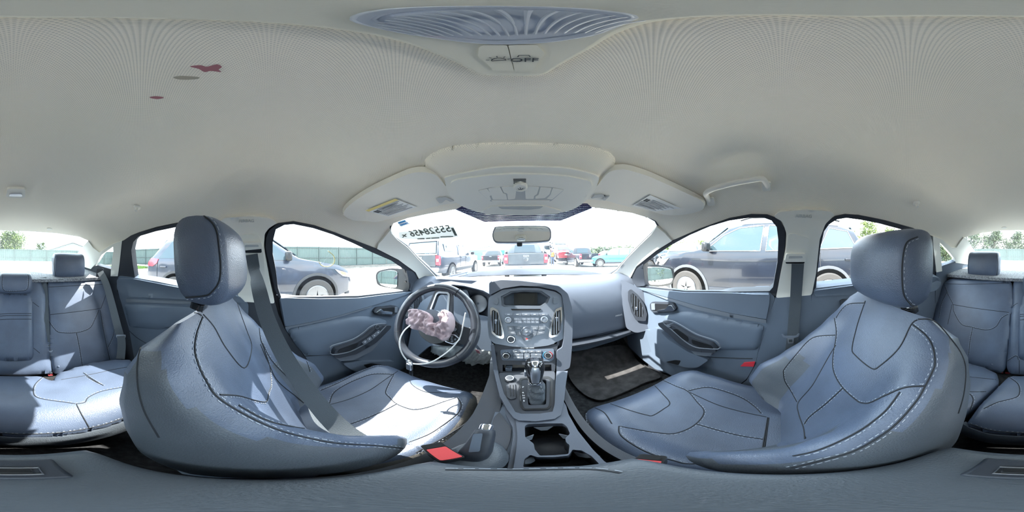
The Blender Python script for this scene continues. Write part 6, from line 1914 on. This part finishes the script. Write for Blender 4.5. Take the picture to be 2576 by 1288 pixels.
# seen from below: x to the right, forward of the car reads downwards in the picture
RD = Matrix((Vector((1, 0, 0)), Vector((0, -1, 0)), Vector((0, 0, -1)))).transposed()
p1 = zen(1318, 145); text('switch_word', 'OFF', RD, (p1[0], p1[1], z_roof(*p1) - .0135), .011, 'ink', dome_)
p2 = zen(1317, 137); tube('switch_icon', [(p2[0] - .004, p2[1] + .0, z_roof(*p2) - .0135), (p2[0] - .003, p2[1] - .003, z_roof(*p2) - .0135), (p2[0] + .003, p2[1] - .003, z_roof(*p2) - .0135), (p2[0] + .004, p2[1], z_roof(*p2) - .0135)], .0005, 'ink', dome_, 5)
p3 = zen(1254, 146)
tube('switch_icon', [(p3[0] + .005 * math.cos(a), p3[1] - .005 * math.sin(a), z_roof(*p3) - .0135) for a in [PI * k / 8 for k in range(9)]], .0005, 'ink', dome_, 5, closed=True)
for k in range(5):
    a = PI * (k + .5) / 5
    tube('switch_icon', [(p3[0] + r * math.cos(a), p3[1] - r * math.sin(a), z_roof(*p3) - .0135) for r in (.0065, .0088)], .0004, 'ink', dome_, 5)

# overhead console at the windshield
trim('ceiling_bulge', [(1066,404),(1105,376),(1170,362),(1300,357),(1440,362),(1515,374),(1548,398),(1540,430),(1505,480),(1455,516),(1400,524),(1300,527),(1220,524),(1160,512),(1108,470),(1080,432)], 'headliner', 'woven fabric swelling of the headliner round the overhead console', 0, thick=.03, smooth=True)
_b = bpy.data.objects['ceiling_bulge']; bpy.data.objects.remove(_b)
_b = patch('trim_14', crs([(1066,404),(1105,376),(1170,362),(1300,357),(1440,362),(1515,374),(1548,398),(1540,430),(1505,480),(1455,516),(1400,524),(1300,527),(1220,524),(1160,512),(1108,470),(1080,432)], 4), 'headliner', shell, .01, None, (), 7, -.003, 0, dome=.028, domew=55, auto=180)
tag(_b, 'woven swelling of the headliner round the overhead console', kind='structure')
oc = thing('overhead_console', 'pale overhead console with round dial and slotted microphone', 'overhead console')
patch('console_bezel', crs([(1120,436),(1125,427),(1183,414),(1240,404),(1300,401),(1370,402),(1432,406),(1498,423),(1504,440),(1486,474),(1450,506),(1406,520),(1326,525),(1236,524),(1185,512),(1150,494),(1128,466)], 4), 'trim_cream', shell, .03, oc, (), 10, .030, .005, 3)
patch('console_panel', rc([(1133,438),(1150,430),(1230,419),(1290,415),(1370,417),(1430,422),(1486,434),(1489,456),(1458,493),(1420,510),(1330,517),(1240,516),(1180,500),(1140,460)], 8), 'trim_cream', shell, .01, oc, (), 10, .036, .003)
patch('button_panel', rc([(1202,457),(1230,450),(1308,444),(1390,449),(1419,455),(1385,486),(1233,486)], 5), 'trim_cream_dark', shell, .004, oc, (), 10, .0366, .0005)
for q in ([(1204,457),(1226,452),(1238,468),(1232,470),(1236,480),(1232,484)], [(1228,451.5),(1258,447),(1266,464),(1273,466),(1276,480),(1240,480),(1236,468)], [(1261,447),(1300,445),(1296,478),(1278,480),(1276,464),(1268,462)], [(1320,445),(1356,447),(1350,466),(1343,470),(1342,478),(1322,478)], [(1359,447.5),(1387,450),(1382,466),(1370,476),(1346,478),(1346,472),(1354,468)], [(1390,450),(1417,455),(1388,480),(1374,478),(1384,468)]):
    patch('console_button', rc(q, 2, 2), 'trim_cream', shell, .004, oc, (), 10, .0385, .0006, 1)
patch('lower_strip', rc([(1236,482),(1383,482),(1381,486),(1240,486)], 1), 'trim_cream', shell, .004, oc, (), 20, .038, .0005, 1)
c = march(ray(1309, 467), offs(shell, .037)); n = -grad(shell, c)
kn = lathe('console_dial', c, n, [(.0195, 0), (.0190, .008), (.0165, .011), (.0125, .0115), (.0125, .009), (0, .009)], 'trim_cream', oc, 32)
R = frame_of(n)
tube('dial_mark', [c + n * .0095 + R @ Vector((.007 * math.cos(a), .007 * math.sin(a), 0)) for a in [math.radians(200 + 25 * k) for k in range(7)]], .0009, 'ink', kn, 5)
tube('dial_mark', [c + n * .0095 + R @ Vector((-.002, .003, 0)), c + n * .0095 + R @ Vector((.001, .001, 0)), c + n * .0095 + R @ Vector((-.001, -.002, 0)), c + n * .0095 + R @ Vector((.002, -.003, 0))], .0006, 'ink', kn, 5)
for k in range(5):
    y = 427 + k * 3.6
    patch('microphone_slot', [(1291 + k * .3, y), (1323 - k * .1, y), (1323 - k * .1, y + 1.5), (1291 + k * .3, y + 1.5)], 'plastic_black', shell, .002, oc, (), 20, .0372)
patch('glasses_lid', rc([(1213,512),(1236,498),(1290,496),(1366,496),(1413,510),(1404,517),(1320,522),(1222,519)], 6), 'trim_cream', shell, .01, oc, (), 10, .040, .003)
patch('lid_recess', rc([(1253,498),(1366,497),(1358,503),(1330,506),(1262,504)], 3), 'trim_cream_dark', shell, .002, oc, (), 10, .0408, .0005)
# sun visors
def visor(pts, label, hinge):
    t = thing('sun_visor', label, 'sun visor', 'sun visors')
    patch('visor_panel', crs(pts, 4), 'visor', offs(shell, .027), .022, t, (), 12, .0, .007, 4)
    for h in hinge: patch('clip_slot', rc(h, 2), 'trim_cream_dark', offs(shell, .031), .004, t, (), 8, 0, .0008)
    return t
vl2 = visor([(865,538),(874,521),(905,497),(946,474),(1012,444),(1035,436),(1056,433),(1078,435),(1099,443),(1120,467),(1140,488),(1164,507),(1104,517),(1025,539),(972,552),(945,559),(922,556),(893,555),(872,547)], 'sun visor above the driver with a yellow-edged warning label', [[(1096,501),(1104,497),(1122,496),(1143,506),(1132,508),(1122,502),(1112,511),(1106,512)]])
vr2 = visor([(1470,499),(1500,470),(1524,440),(1540,430),(1558,427),(1580,428),(1630,443),(1696,472),(1745,495),(1766,507),(1771,520),(1760,531),(1722,540),(1678,541),(1643,533),(1564,516),(1524,505)], 'sun visor above the passenger with a plain white warning label', [[(1487,500),(1497,490),(1510,489),(1534,493),(1522,505),(1516,504),(1519,496),(1498,498)]])
LB = offs(shell, .0315)
def label_on(pts, parent, yellow, S, name='warning_label'):
    l = patch(name, pts, 'paper', S, .0006, parent, (), 10, 0)
    a, b, c_, d_ = [Vector(p) for p in pts]       # top-left, top-right, bottom-right, bottom-left
    if yellow:
        patch('yellow_band', [tuple(a), tuple(b), tuple(b.lerp(c_, .16)), tuple(a.lerp(d_, .16))], 'paper_yellow', offs(S, .0006), .0004, l, (), 10, 0)
    for i in range(9):
        t0 = .22 + i * .085
        u0, u1 = (.22 if i < 4 else .04), .96 - (i * 7 % 5) * .05
        p0, p1 = a.lerp(d_, t0), b.lerp(c_, t0); q0, q1 = a.lerp(d_, t0 + .035), b.lerp(c_, t0 + .035)
        patch('text_line', [tuple(p0.lerp(p1, u0)), tuple(p0.lerp(p1, u1)), tuple(q0.lerp(q1, u1)), tuple(q0.lerp(q1, u0))], 'ink_grey', offs(S, .0007), .0003, l, (), 30, 0)
    for k in range(2):
        u = .05 + k * .08
        p = a.lerp(b, u).lerp(d_.lerp(c_, u), .28); q = a.lerp(b, u + .06).lerp(d_.lerp(c_, u + .06), .28)
        r_ = a.lerp(b, u + .06).lerp(d_.lerp(c_, u + .06), .50); s_ = a.lerp(b, u).lerp(d_.lerp(c_, u), .50)
        patch('label_icon', [tuple(p), tuple(q), tuple(r_), tuple(s_)], 'ink', offs(S, .0007), .0003, l, (), 30, 0)
    return l
label_on([(919,530),(994,500),(1048,521),(977,545)], vl2, True, offs(shell, .0305))
label_on([(1636,491),(1712,524),(1650,532),(1592,517)], vr2, False, offs(shell, .0305))
# grab handle over the passenger door, coat hooks, child-seat anchors' lamp at the back
gh = thing('grab_handle', 'pale folding grab handle above the passenger door', 'grab handle')
hp = [(1787,508,.0),(1779,496,.012),(1776,486,.030),(1792,476,.042),(1825,466,.046),(1860,458,.046),(1895,452,.042),(1917,450,.034),(1928,462,.014),(1931,472,.0)]
path = [march(ray(a, b), offs(shell, d)) for a, b, d in crs(hp, 4, False)]
bmh = sweep(bmesh.new(), path, [.0085] * len(path), 12)
bm_obj('handle_grip', bmh, 'visor', gh)
for px, py in ((1788, 506), (1928, 468)):
    c = march(ray(px, py), offs(shell, .004)); n = -grad(shell, c)
    prism('handle_mount', rc([(-.013, -.016), (.013, -.016), (.013, .016), (-.013, .016)], .006), frame_of(n), c + n * .006, .012, 'visor', gh, .003)
def hook(px, py, label):
    t = thing('coat_hook', label, 'coat hook', 'coat hooks')
    c = march(ray(px, py), offs(shell, .002)); n = -grad(shell, c)
    lathe('hook_base', c, n, [(.017, -.004), (.016, .003), (.012, .006), (0, .007)], 'visor', t, 24)
    tube('hook_arm', [c + n * .004, c + n * .016 + Vector((0, 0, -.004)), c + n * .020 + Vector((0, 0, .004))], [.007, .006, .004], 'visor', t, 10)
hook(345, 521, 'small round coat hook above the left rear window')
hook(2305, 511, 'small round coat hook above the right rear window')
rl = thing('rear_roof_lamp', 'small pale lamp on the rear headliner above the middle headrest', 'roof lamp')
c = march(ray(40, 483), offs(shell, .002)); n = -grad(shell, c); R = frame_of(n)
prism('lamp_base', rc([(-.040, -.026), (-.030, -.042), (.030, -.042), (.040, -.026), (.034, .036), (.026, .042), (-.026, .042), (-.034, .036)], .008), R, c + n * .008, .012, 'visor', rl, .003)
prism('lamp_cover', rc([(-.028, -.020), (.028, -.020), (.024, .004), (-.024, .004)], .008), R, c + n * .012, .006, 'lens', rl, .002)
for px, py in ((124, 576), (2526, 573)):
    c = march(ray(px, py), offs(shell, .002)); n = -grad(shell, c)
    tag(lathe('headliner_button', c, n, [(.020, -.002), (.018, .003), (0, .004)], 'visor', None, 20), 'round plug in the headliner above the rear window, ' + ('left' if px < 1000 else 'right') + ' of the two', 'plug', 'headliner plugs')
# stains on the headliner
for i, (pts, m_) in enumerate((([(478,167),(505,164),(520,168),(545,162),(558,168),(550,175),(556,181),(530,178),(515,181),(500,173)], 'stain'), ([(436,195),(455,191),(500,194),(492,199),(455,200)], 'stain_brown'), ([(376,245),(392,242),(412,245),(396,249)], 'stain'))):
    o = patch('roof_stain', crs(pts, 4), m_, shell, .0015, None, (), 10, .0008)
    tag(o, ['dark red smear on the headliner above the driver seat, largest of the stains', 'thin brown streak on the headliner beside the red smear', 'faint small reddish mark on the headliner, lowest of the stains'][i], 'stain', 'headliner stains')
# airbag words on the pillars
for px, py in ((620, 556), (2022, 544)):
    c = march(ray(px, py), offs(shell, .0165)); n = -grad(shell, c)
    R = frame_of(n)
    o = text('pillar_lettering', 'AIRBAG', R, c, .016, 'trim_cream_dark', None)
    tag(o, 'faint moulded airbag lettering on the ' + ('driver' if px < 1000 else 'passenger') + ' side pillar', 'lettering')
# interior mirror
im = thing('rear_view_mirror', 'grey interior rear-view mirror on its stalk at the windshield', 'mirror')
MS = plane_surf(pts=[(0, .66, .08), (1, .68, .08), (0, .65, 0)])
mo = [(1239,585),(1243,575),(1250,570),(1300,568),(1360,568),(1377,570),(1385,577),(1387,590),(1385,602),(1376,607),(1330,610),(1260,611),(1244,608),(1239,598)]
patch('mirror_housing', crs(mo, 3), 'plastic_silver', MS, .025, im, (), 8, 0, .004, 3)
patch('mirror_glass', crs([(1313 + (x - 1313) * .955, 589.5 + (y - 589.5) * .89) for x, y in mo], 3), 'mirror', MS, .002, im, (), 16, .003, 0)
tube('mirror_stalk', [P(1312, 586, y=.69), P(1312, 575, y=.78), Vector((.012, .86, .075))], .009, 'plastic_dark', im, 12)
box('sensor_button', P(1307, 615, y=.665), (.022, .016, .016), 'plastic_dark', im, bevel=.004)
# dotted ceramic band behind it
def frit():
    m = bpy.data.materials.new('frit'); m.use_nodes = True; n, l = m.node_tree.nodes, m.node_tree.links
    b = n['Principled BSDF']; b.inputs['Base Color'].default_value = (.035, .035, .10, 1); b.inputs['Roughness'].default_value = .9; b.inputs['Specular IOR Level'].default_value = .1
    out = n['Material Output']; tr = n.new('ShaderNodeBsdfTransparent'); mx = n.new('ShaderNodeMixShader')
    tc = n.new('ShaderNodeTexCoord'); v = n.new('ShaderNodeTexVoronoi'); v.inputs['Scale'].default_value = 240; v.inputs['Randomness'].default_value = 0
    g = n.new('ShaderNodeMath'); g.operation = 'LESS_THAN'; g.inputs[1].default_value = .62
    l.new(tc.outputs['Object'], v.inputs['Vector']); l.new(v.outputs['Distance'], g.inputs[0]); l.new(g.outputs[0], mx.inputs[0])
    l.new(tr.outputs[0], mx.inputs[1]); l.new(b.outputs[0], mx.inputs[2]); l.new(mx.outputs[0], out.inputs['Surface'])
    M['frit'] = m
frit()
o = patch('trim_15', [(1146,527),(1218,558),(1310,556),(1411,555),(1490,523),(1478,512),(1310,508),(1170,515)], 'frit', shell, .0008, None, (), 14, .001); tag(o, 'dotted dark blue shade band at the top of the windshield', kind='structure')
# auction stickers on the windshield, seen from behind so the figures are reversed
stS = offs(shell, -.003)
st = thing('windshield_sticker', 'white lot sticker with large reversed digits on the windshield', 'sticker')
patch('sticker_film', [(1004,600),(1003,584),(1140,569),(1153,595),(1080,603)], 'sticker_film', stS, .0006, st, (), 5, .001)
def tsticker(s, px, py, dx, dy, size, m, parent, sx=1.0):
    a = march(ray(px, py), offs(stS, .0016)); b = march(ray(px + dx, py + dy), offs(stS, .0016)); n = -grad(stS, a)
    x = (b - a); x = (x - n * x.dot(n)).normalized(); y = n.cross(x)
    R = Matrix((x, y, n)).transposed()
    o = text('sticker_digits', s, R, a, size, m, parent, mirror=True, sx=sx, bold=.0010, depth=.0003)
    for i, v in enumerate(o.data.vertices):       # the film follows the bent glass
        k = (v.co - a).dot(n)
        v.co = march((v.co - CAM).normalized(), offs(stS, .0040 + k))
    return o
tsticker('55528456', 1080, 582, 40, -4.5, .074, 'ink_green', st, .72)
tsticker('x', 1017, 592, 40, -3.5, .045, 'ink_green', st)
tsticker('COPART AUTO AUCTION', 1115, 595, 40, -3, .008, 'ink', st) if False else None
for k in range(12):
    y0 = 573 + k * 1.6
    patch('barcode_bar', [(1135 + k * .8, y0), (1141 + k * .8, y0 - .5), (1141 + k * .8, y0 + .4), (1135 + k * .8, y0 + .9)], 'ink_green', stS, .0003, st, (), 20, .0040)
for x0, x1, y0 in ((1085, 1105, 597.5), (1108, 1140, 594.5), (1050, 1068, 599.5), (1072, 1083, 598.5)):
    patch('small_print', [(x0, y0), (x1, y0 - .8), (x1, y0 + .4), (x0, y0 + 1.2)], 'ink_green', stS, .0003, st, (), 20, .0040)
st2 = thing('windshield_sticker', 'small blue and white handwritten sticker at the top left of the windshield', 'sticker')
patch('sticker_film', [(1001,561),(1020,555),(1032,563),(1008,572)], 'sticker_film', stS, .0006, st2, (), 4, .001)
patch('sticker_band', [(1000,559),(1019,553),(1021,556),(1002,562)], 'blue_mark', stS, .0006, st2, (), 10, .0030)
tsticker('130560', 1017, 564, 20, -5, .016, 'blue_mark', st2, .8)
# ------------------------------------------------------------------ belts
def belt_path(name, pts, parent, w=.046, th=.0018, m='belt'):
    """pts: (px, py, surface or mesh bvh, gap)"""
    path, ups = [], []
    for px, py, S, g in pts:
        if isinstance(S, (int, float)):
            p = P(px, py, h=S); n = (CAM - p).normalized()
        elif callable(S):
            p = march(ray(px, py), offs(S, g)); n = -grad(S, p)
        else:
            c, nn = None, None
            for b_ in S:
                h, k = cast(b_, px, py)
                if h is not None and (c is None or (h - CAM).length < (c - CAM).length): c, nn = h, k
            if c is None: continue
            n = nn if nn.dot(CAM - c) > 0 else -nn
            p = c + n * g
        path.append(p); ups.append(n)
    pp = crs([tuple(p) for p in path], 6, False); uu = crs([tuple(u) for u in ups], 6, False)
    bm = sweep(bmesh.new(), pp, 0, flat=(w, th), up=[Vector(u).normalized() for u in uu])
    return bm_obj(name, bm, m, parent, auto=70), path
bd, bc_ = bvh_of(dbk), bvh_of(dcu)
sb1 = thing('seat_belt', 'dark seat belt crossing the driver seat from the left pillar', 'seat belt', 'front seat belts')
dpath = [(633,640,shell,.030),(640,680,shell,.060),(652,730,.50,0),(668,790,.47,0),(692,850,.44,0),(724,910,.41,0),(760,965,.38,0),(798,1015,.345,0),(836,1058,.31,0),(878,1095,.27,0),(925,1122,.235,0),(985,1140,.20,0)]
belt_path('webbing', dpath, sb1)
belt_path('lap_webbing', [(985,1142,.200,0),(940,1128,.24,0),(870,1088,.30,0),(815,1055,.36,0),(790,1000,.46,0)], sb1, .046)
def guide(px, py, parent, flip):
    c = march(ray(px, py), offs(shell, .026)); n = -grad(shell, c); R = frame_of(n)
    g = prism('belt_guide', rc([(-.040, -.012), (.040, -.004 if flip else -.012), (.036, .020), (-.034, .020)], .006), R, c + n * .006, .020, 'trim_cream', parent, .004)
    prism('guide_slot', rc([(-.026, .002), (.026, .004), (.024, .012), (-.024, .012)], .003), R, c + n * .0068, .004, 'trim_cream_dark', g, .001)
    prism('guide_mouth', rc([(-.036, -.024), (.036, -.024), (.034, -.004), (-.034, -.004)], .006), R, c - n * .004, .016, 'plastic_black', g, .003)
    return g
patch('height_cover', rc([(604,590),(640,588),(652,592),(664,640),(668,700),(618,672),(604,640)], 6), 'trim_cream', offs(shell, .016), .01, sb1, (), 10, .003, .002)
guide(634, 622, sb1, True)
sb2 = thing('seat_belt', 'dark seat belt hanging unused on the pillar beside the passenger seat', 'seat belt', 'front seat belts')
belt_path('webbing', [(2007,664,shell,.030),(2005,700,shell,.034),(2002,750,shell,.036),(1998,800,shell,.036),(1994,850,shell,.034),(1988,900,shell,.028),(1984,960,shell,.020)], sb2)
patch('height_cover', rc([(1983,588),(2000,587),(2036,600),(2033,655),(2022,678),(1976,672),(1978,630)], 6), 'trim_cream', offs(shell, .016), .01, sb2, (), 10, .003, .002)
guide(2001, 650, sb2, False)
c = march(ray(1989, 846), offs(shell, .042)); n = -grad(shell, c); R = frame_of(n)
prism('latch_plate', rc([(-.036, .010), (-.030, -.004), (-.012, -.010), (.012, -.010), (.030, -.004), (.036, .010), (.030, .012), (.022, .002), (-.022, .002), (-.030, .012)], .003), R, c, .004, 'plastic_silver', sb2, .001)
prism('latch_tongue', rc([(-.013, -.006), (-.011, -.036), (.011, -.036), (.013, -.006)], .003), R, c, .0025, 'satin', sb2, .0006, holes=[rc([(-.007, -.016), (-.007, -.030), (.007, -.030), (.007, -.016)], .001)])
sb3 = thing('seat_belt', 'left rear seat belt hanging beside the left rear backrest', 'seat belt', 'rear seat belts')
RB = offs(BACKP, .03)
belt_path('webbing', [(252,684,1.12,0),(266,712,1.05,0),(280,760,1.00,0),(294,815,.92,0),(302,845,.90,0)], sb3, .044)
belt_path('lower_webbing', [(304,845,.89,0),(306,870,.87,0),(303,903,.84,0)], sb3, .044)
c = P(304, 846, h=.895); prism('latch_plate', rc([(-.026, -.008), (.026, -.008), (.026, .010), (-.026, .010)], .004), frame_of(CAM - c), c, .005, 'plastic_silver', sb3, .001)
prism('latch_tongue', rc([(-.010, -.006), (.010, -.006), (.010, -.036), (-.010, -.036)], .003), frame_of(CAM - c), c, .003, 'satin', sb3, .0006)
prism('belt_shroud', rc([(-.030, -.02), (.030, -.02), (.022, .04), (-.022, .04)], .006), frame_of(CAM - P(252, 690, h=1.13)), P(252, 690, h=1.13), .02, 'plastic_dark', sb3, .003)
sb4 = thing('seat_belt', 'middle rear belt lying straight down between the rear backrests', 'seat belt', 'rear seat belts')
belt_path('webbing', [(107,698,1.075,0),(110,740,1.02,0),(112,800,.93,0),(114,850,.88,0),(115,884,.845,0)], sb4, .050)
belt_path('lower_webbing', [(115,886,.842,0),(118,915,.81,0),(120,940,.78,0)], sb4, .046)
c = P(114, 884, h=.838); prism('latch_plate', rc([(-.040, .010), (-.034, -.006), (.034, -.006), (.040, .010), (.030, .004), (-.030, .004)], .003), frame_of(CAM - c), c, .005, 'plastic_silver', sb4, .001)
prism('latch_tongue', rc([(-.012, -.004), (.012, -.004), (.010, -.034), (-.010, -.034)], .003), frame_of(CAM - c), c, .003, 'satin', sb4, .0006)
# buckles
def buckle(px, py, h, lab, ax, w=.026, l=.05, rot=0):
    t = thing('belt_buckle', lab, 'belt buckle', 'red belt buckles')
    c = P(px, py, h=h); R = frame_of(ax, (0, 1, .01)) @ Matrix.Rotation(rot, 3, 'Z')
    prism('buckle_body', rc([(-w / 2 - .002, -l / 2 - .002), (w / 2 + .002, -l / 2 - .002), (w / 2 + .002, l / 2 + .002), (-w / 2 - .002, l / 2 + .002)], .005), R, c - R @ Vector((0, 0, .001)), .05, 'plastic_black', t, .003)
    prism('release_button', rc([(-w / 2, -l / 2), (w / 2, -l / 2), (w / 2, l * .22), (-w / 2, l * .22)], .003), R, c + R @ Vector((0, 0, .003)), .006, 'red_button', t, .0015)
    prism('buckle_slot', rc([(-w / 2 + .003, l * .26), (w / 2 - .003, l * .26), (w / 2 - .003, l * .40), (-w / 2 + .003, l * .40)], .001), R, c + R @ Vector((0, 0, .001)), .003, 'plastic_black', t)
    return t
buckle(1108, 1136, .175, 'red seat belt buckle between the driver seat and the handbrake', (0, -.1, 1), .024, .05, math.radians(55))
buckle(1622, 1168, .128, 'red seat belt buckle between the console and the passenger seat', (0, 0, 1), .024, .055, math.radians(-60))
buckle(127, 942, .785, 'red rear seat belt buckle below the middle rear belt', (0, .85, .5), .024, .032)
buckle(2517, 941, .80, 'red rear seat belt buckle, left of the pair at the gap in the rear bench', (0, .85, .5), .024, .032)
buckle(2534, 942, .795, 'red rear seat belt buckle, right of the pair at the gap in the rear bench', (0, .85, .5), .024, .032)
# small lamp base on the parcel shelf, cup holder end, floor mat
sh = thing('shelf_vent', 'small black vent on the parcel shelf behind the middle headrest', 'vent')
c = P(34, 679, z=-.12); box('vent_body', c, (.06, .03, .014), 'plastic_silver', sh, bevel=.003); box('vent_grille', c + Vector((0, .014, .002)), (.042, .004, .010), 'plastic_black', sh, bevel=.001)
fm = patch('floor_mat', crs([(1425,905),(1432,950),(1460,985),(1490,1003),(1520,1006),(1575,985),(1625,962),(1658,952),(1655,940),(1610,915),(1585,880),(1560,868),(1500,876),(1440,886)], 3), 'mat_carpet', lambda x, y, z: max(-.762 - z + max(0, y - .80) * .9, -9), .008, None, (), 10, .004, .003)
tag(fm, 'dark grey carpet floor mat in the passenger footwell', 'floor mat')
# seat anchor cover on the rear floor
fa = thing('floor_bracket', 'square metal seat anchor plate on the carpet before the rear bench', 'bracket')
c = P(2486, 1122, z=-.770); box('bracket_plate', c, (.075, .075, .010), 'plastic_silver', fa, rot=Matrix.Rotation(math.radians(5), 3, 'Z'), bevel=.002)
lathe('bracket_bolt', c + Vector((0, 0, .005)), (0, 0, 1), [(.028, 0), (.028, .003), (.020, .004), (.018, .002), (.010, .002), (.009, .006), (0, .006)], 'plastic_dark', fa, 24)
# ------------------------------------------------------------------ pedals
for px, py, w, hgt, nm in ((1128, 930, .055, .05, 'brake_pedal'), (1170, 928, .035, .10, 'accelerator_pedal')):
    t = thing(nm, 'black ' + nm.replace('_', ' ') + ' in the dark driver footwell', 'pedal')
    c = Vector((-.30 if nm == 'brake_pedal' else -.20, .93, -.62))
    box('pedal_pad', c, (w, .014, hgt), 'rubber', t, rot=Matrix.Rotation(math.radians(-30), 3, 'X'), bevel=.004)
    tube('pedal_arm', [c, c + Vector((0, .08, .10)), c + Vector((0, .08, .18))], .008, 'plastic_black', t, 8)
# ------------------------------------------------------------------ base points and lift
def finish():
    bpy.context.view_layer.update()
    kids = {}
    for o in bpy.data.objects:
        if o.parent: kids.setdefault(o.parent.name, []).append(o)
    shared = {}
    for o in [o for o in bpy.data.objects if o.parent is None and o.type in ('MESH', 'EMPTY') and not o.get('_placed')]:
        fam, st = [], [o]
        while st:
            q = st.pop(); fam.append(q); st += kids.get(q.name, [])
        lo = Vector((1e9,) * 3); hi = Vector((-1e9,) * 3)
        for q in fam:
            if q.type != 'MESH': continue
            for v in q.data.vertices:
                for k in range(3):
                    lo[k] = min(lo[k], v.co[k]); hi[k] = max(hi[k], v.co[k])
        if lo.x > 1e8: continue
        c = Vector(((lo.x + hi.x) / 2, (lo.y + hi.y) / 2, lo.z))
        for q in fam:
            if q.type == 'MESH':
                if q.data.name in shared: continue
                shared[q.data.name] = 1
                q.data.transform(Matrix.Translation(-c))
        o.location = c + Vector((0, 0, CAR_UP))
    for o in bpy.data.objects:
        if o.get('_placed'):
            if o.parent is None: o.location.z += CAR_UP
            del o['_placed']
finish()
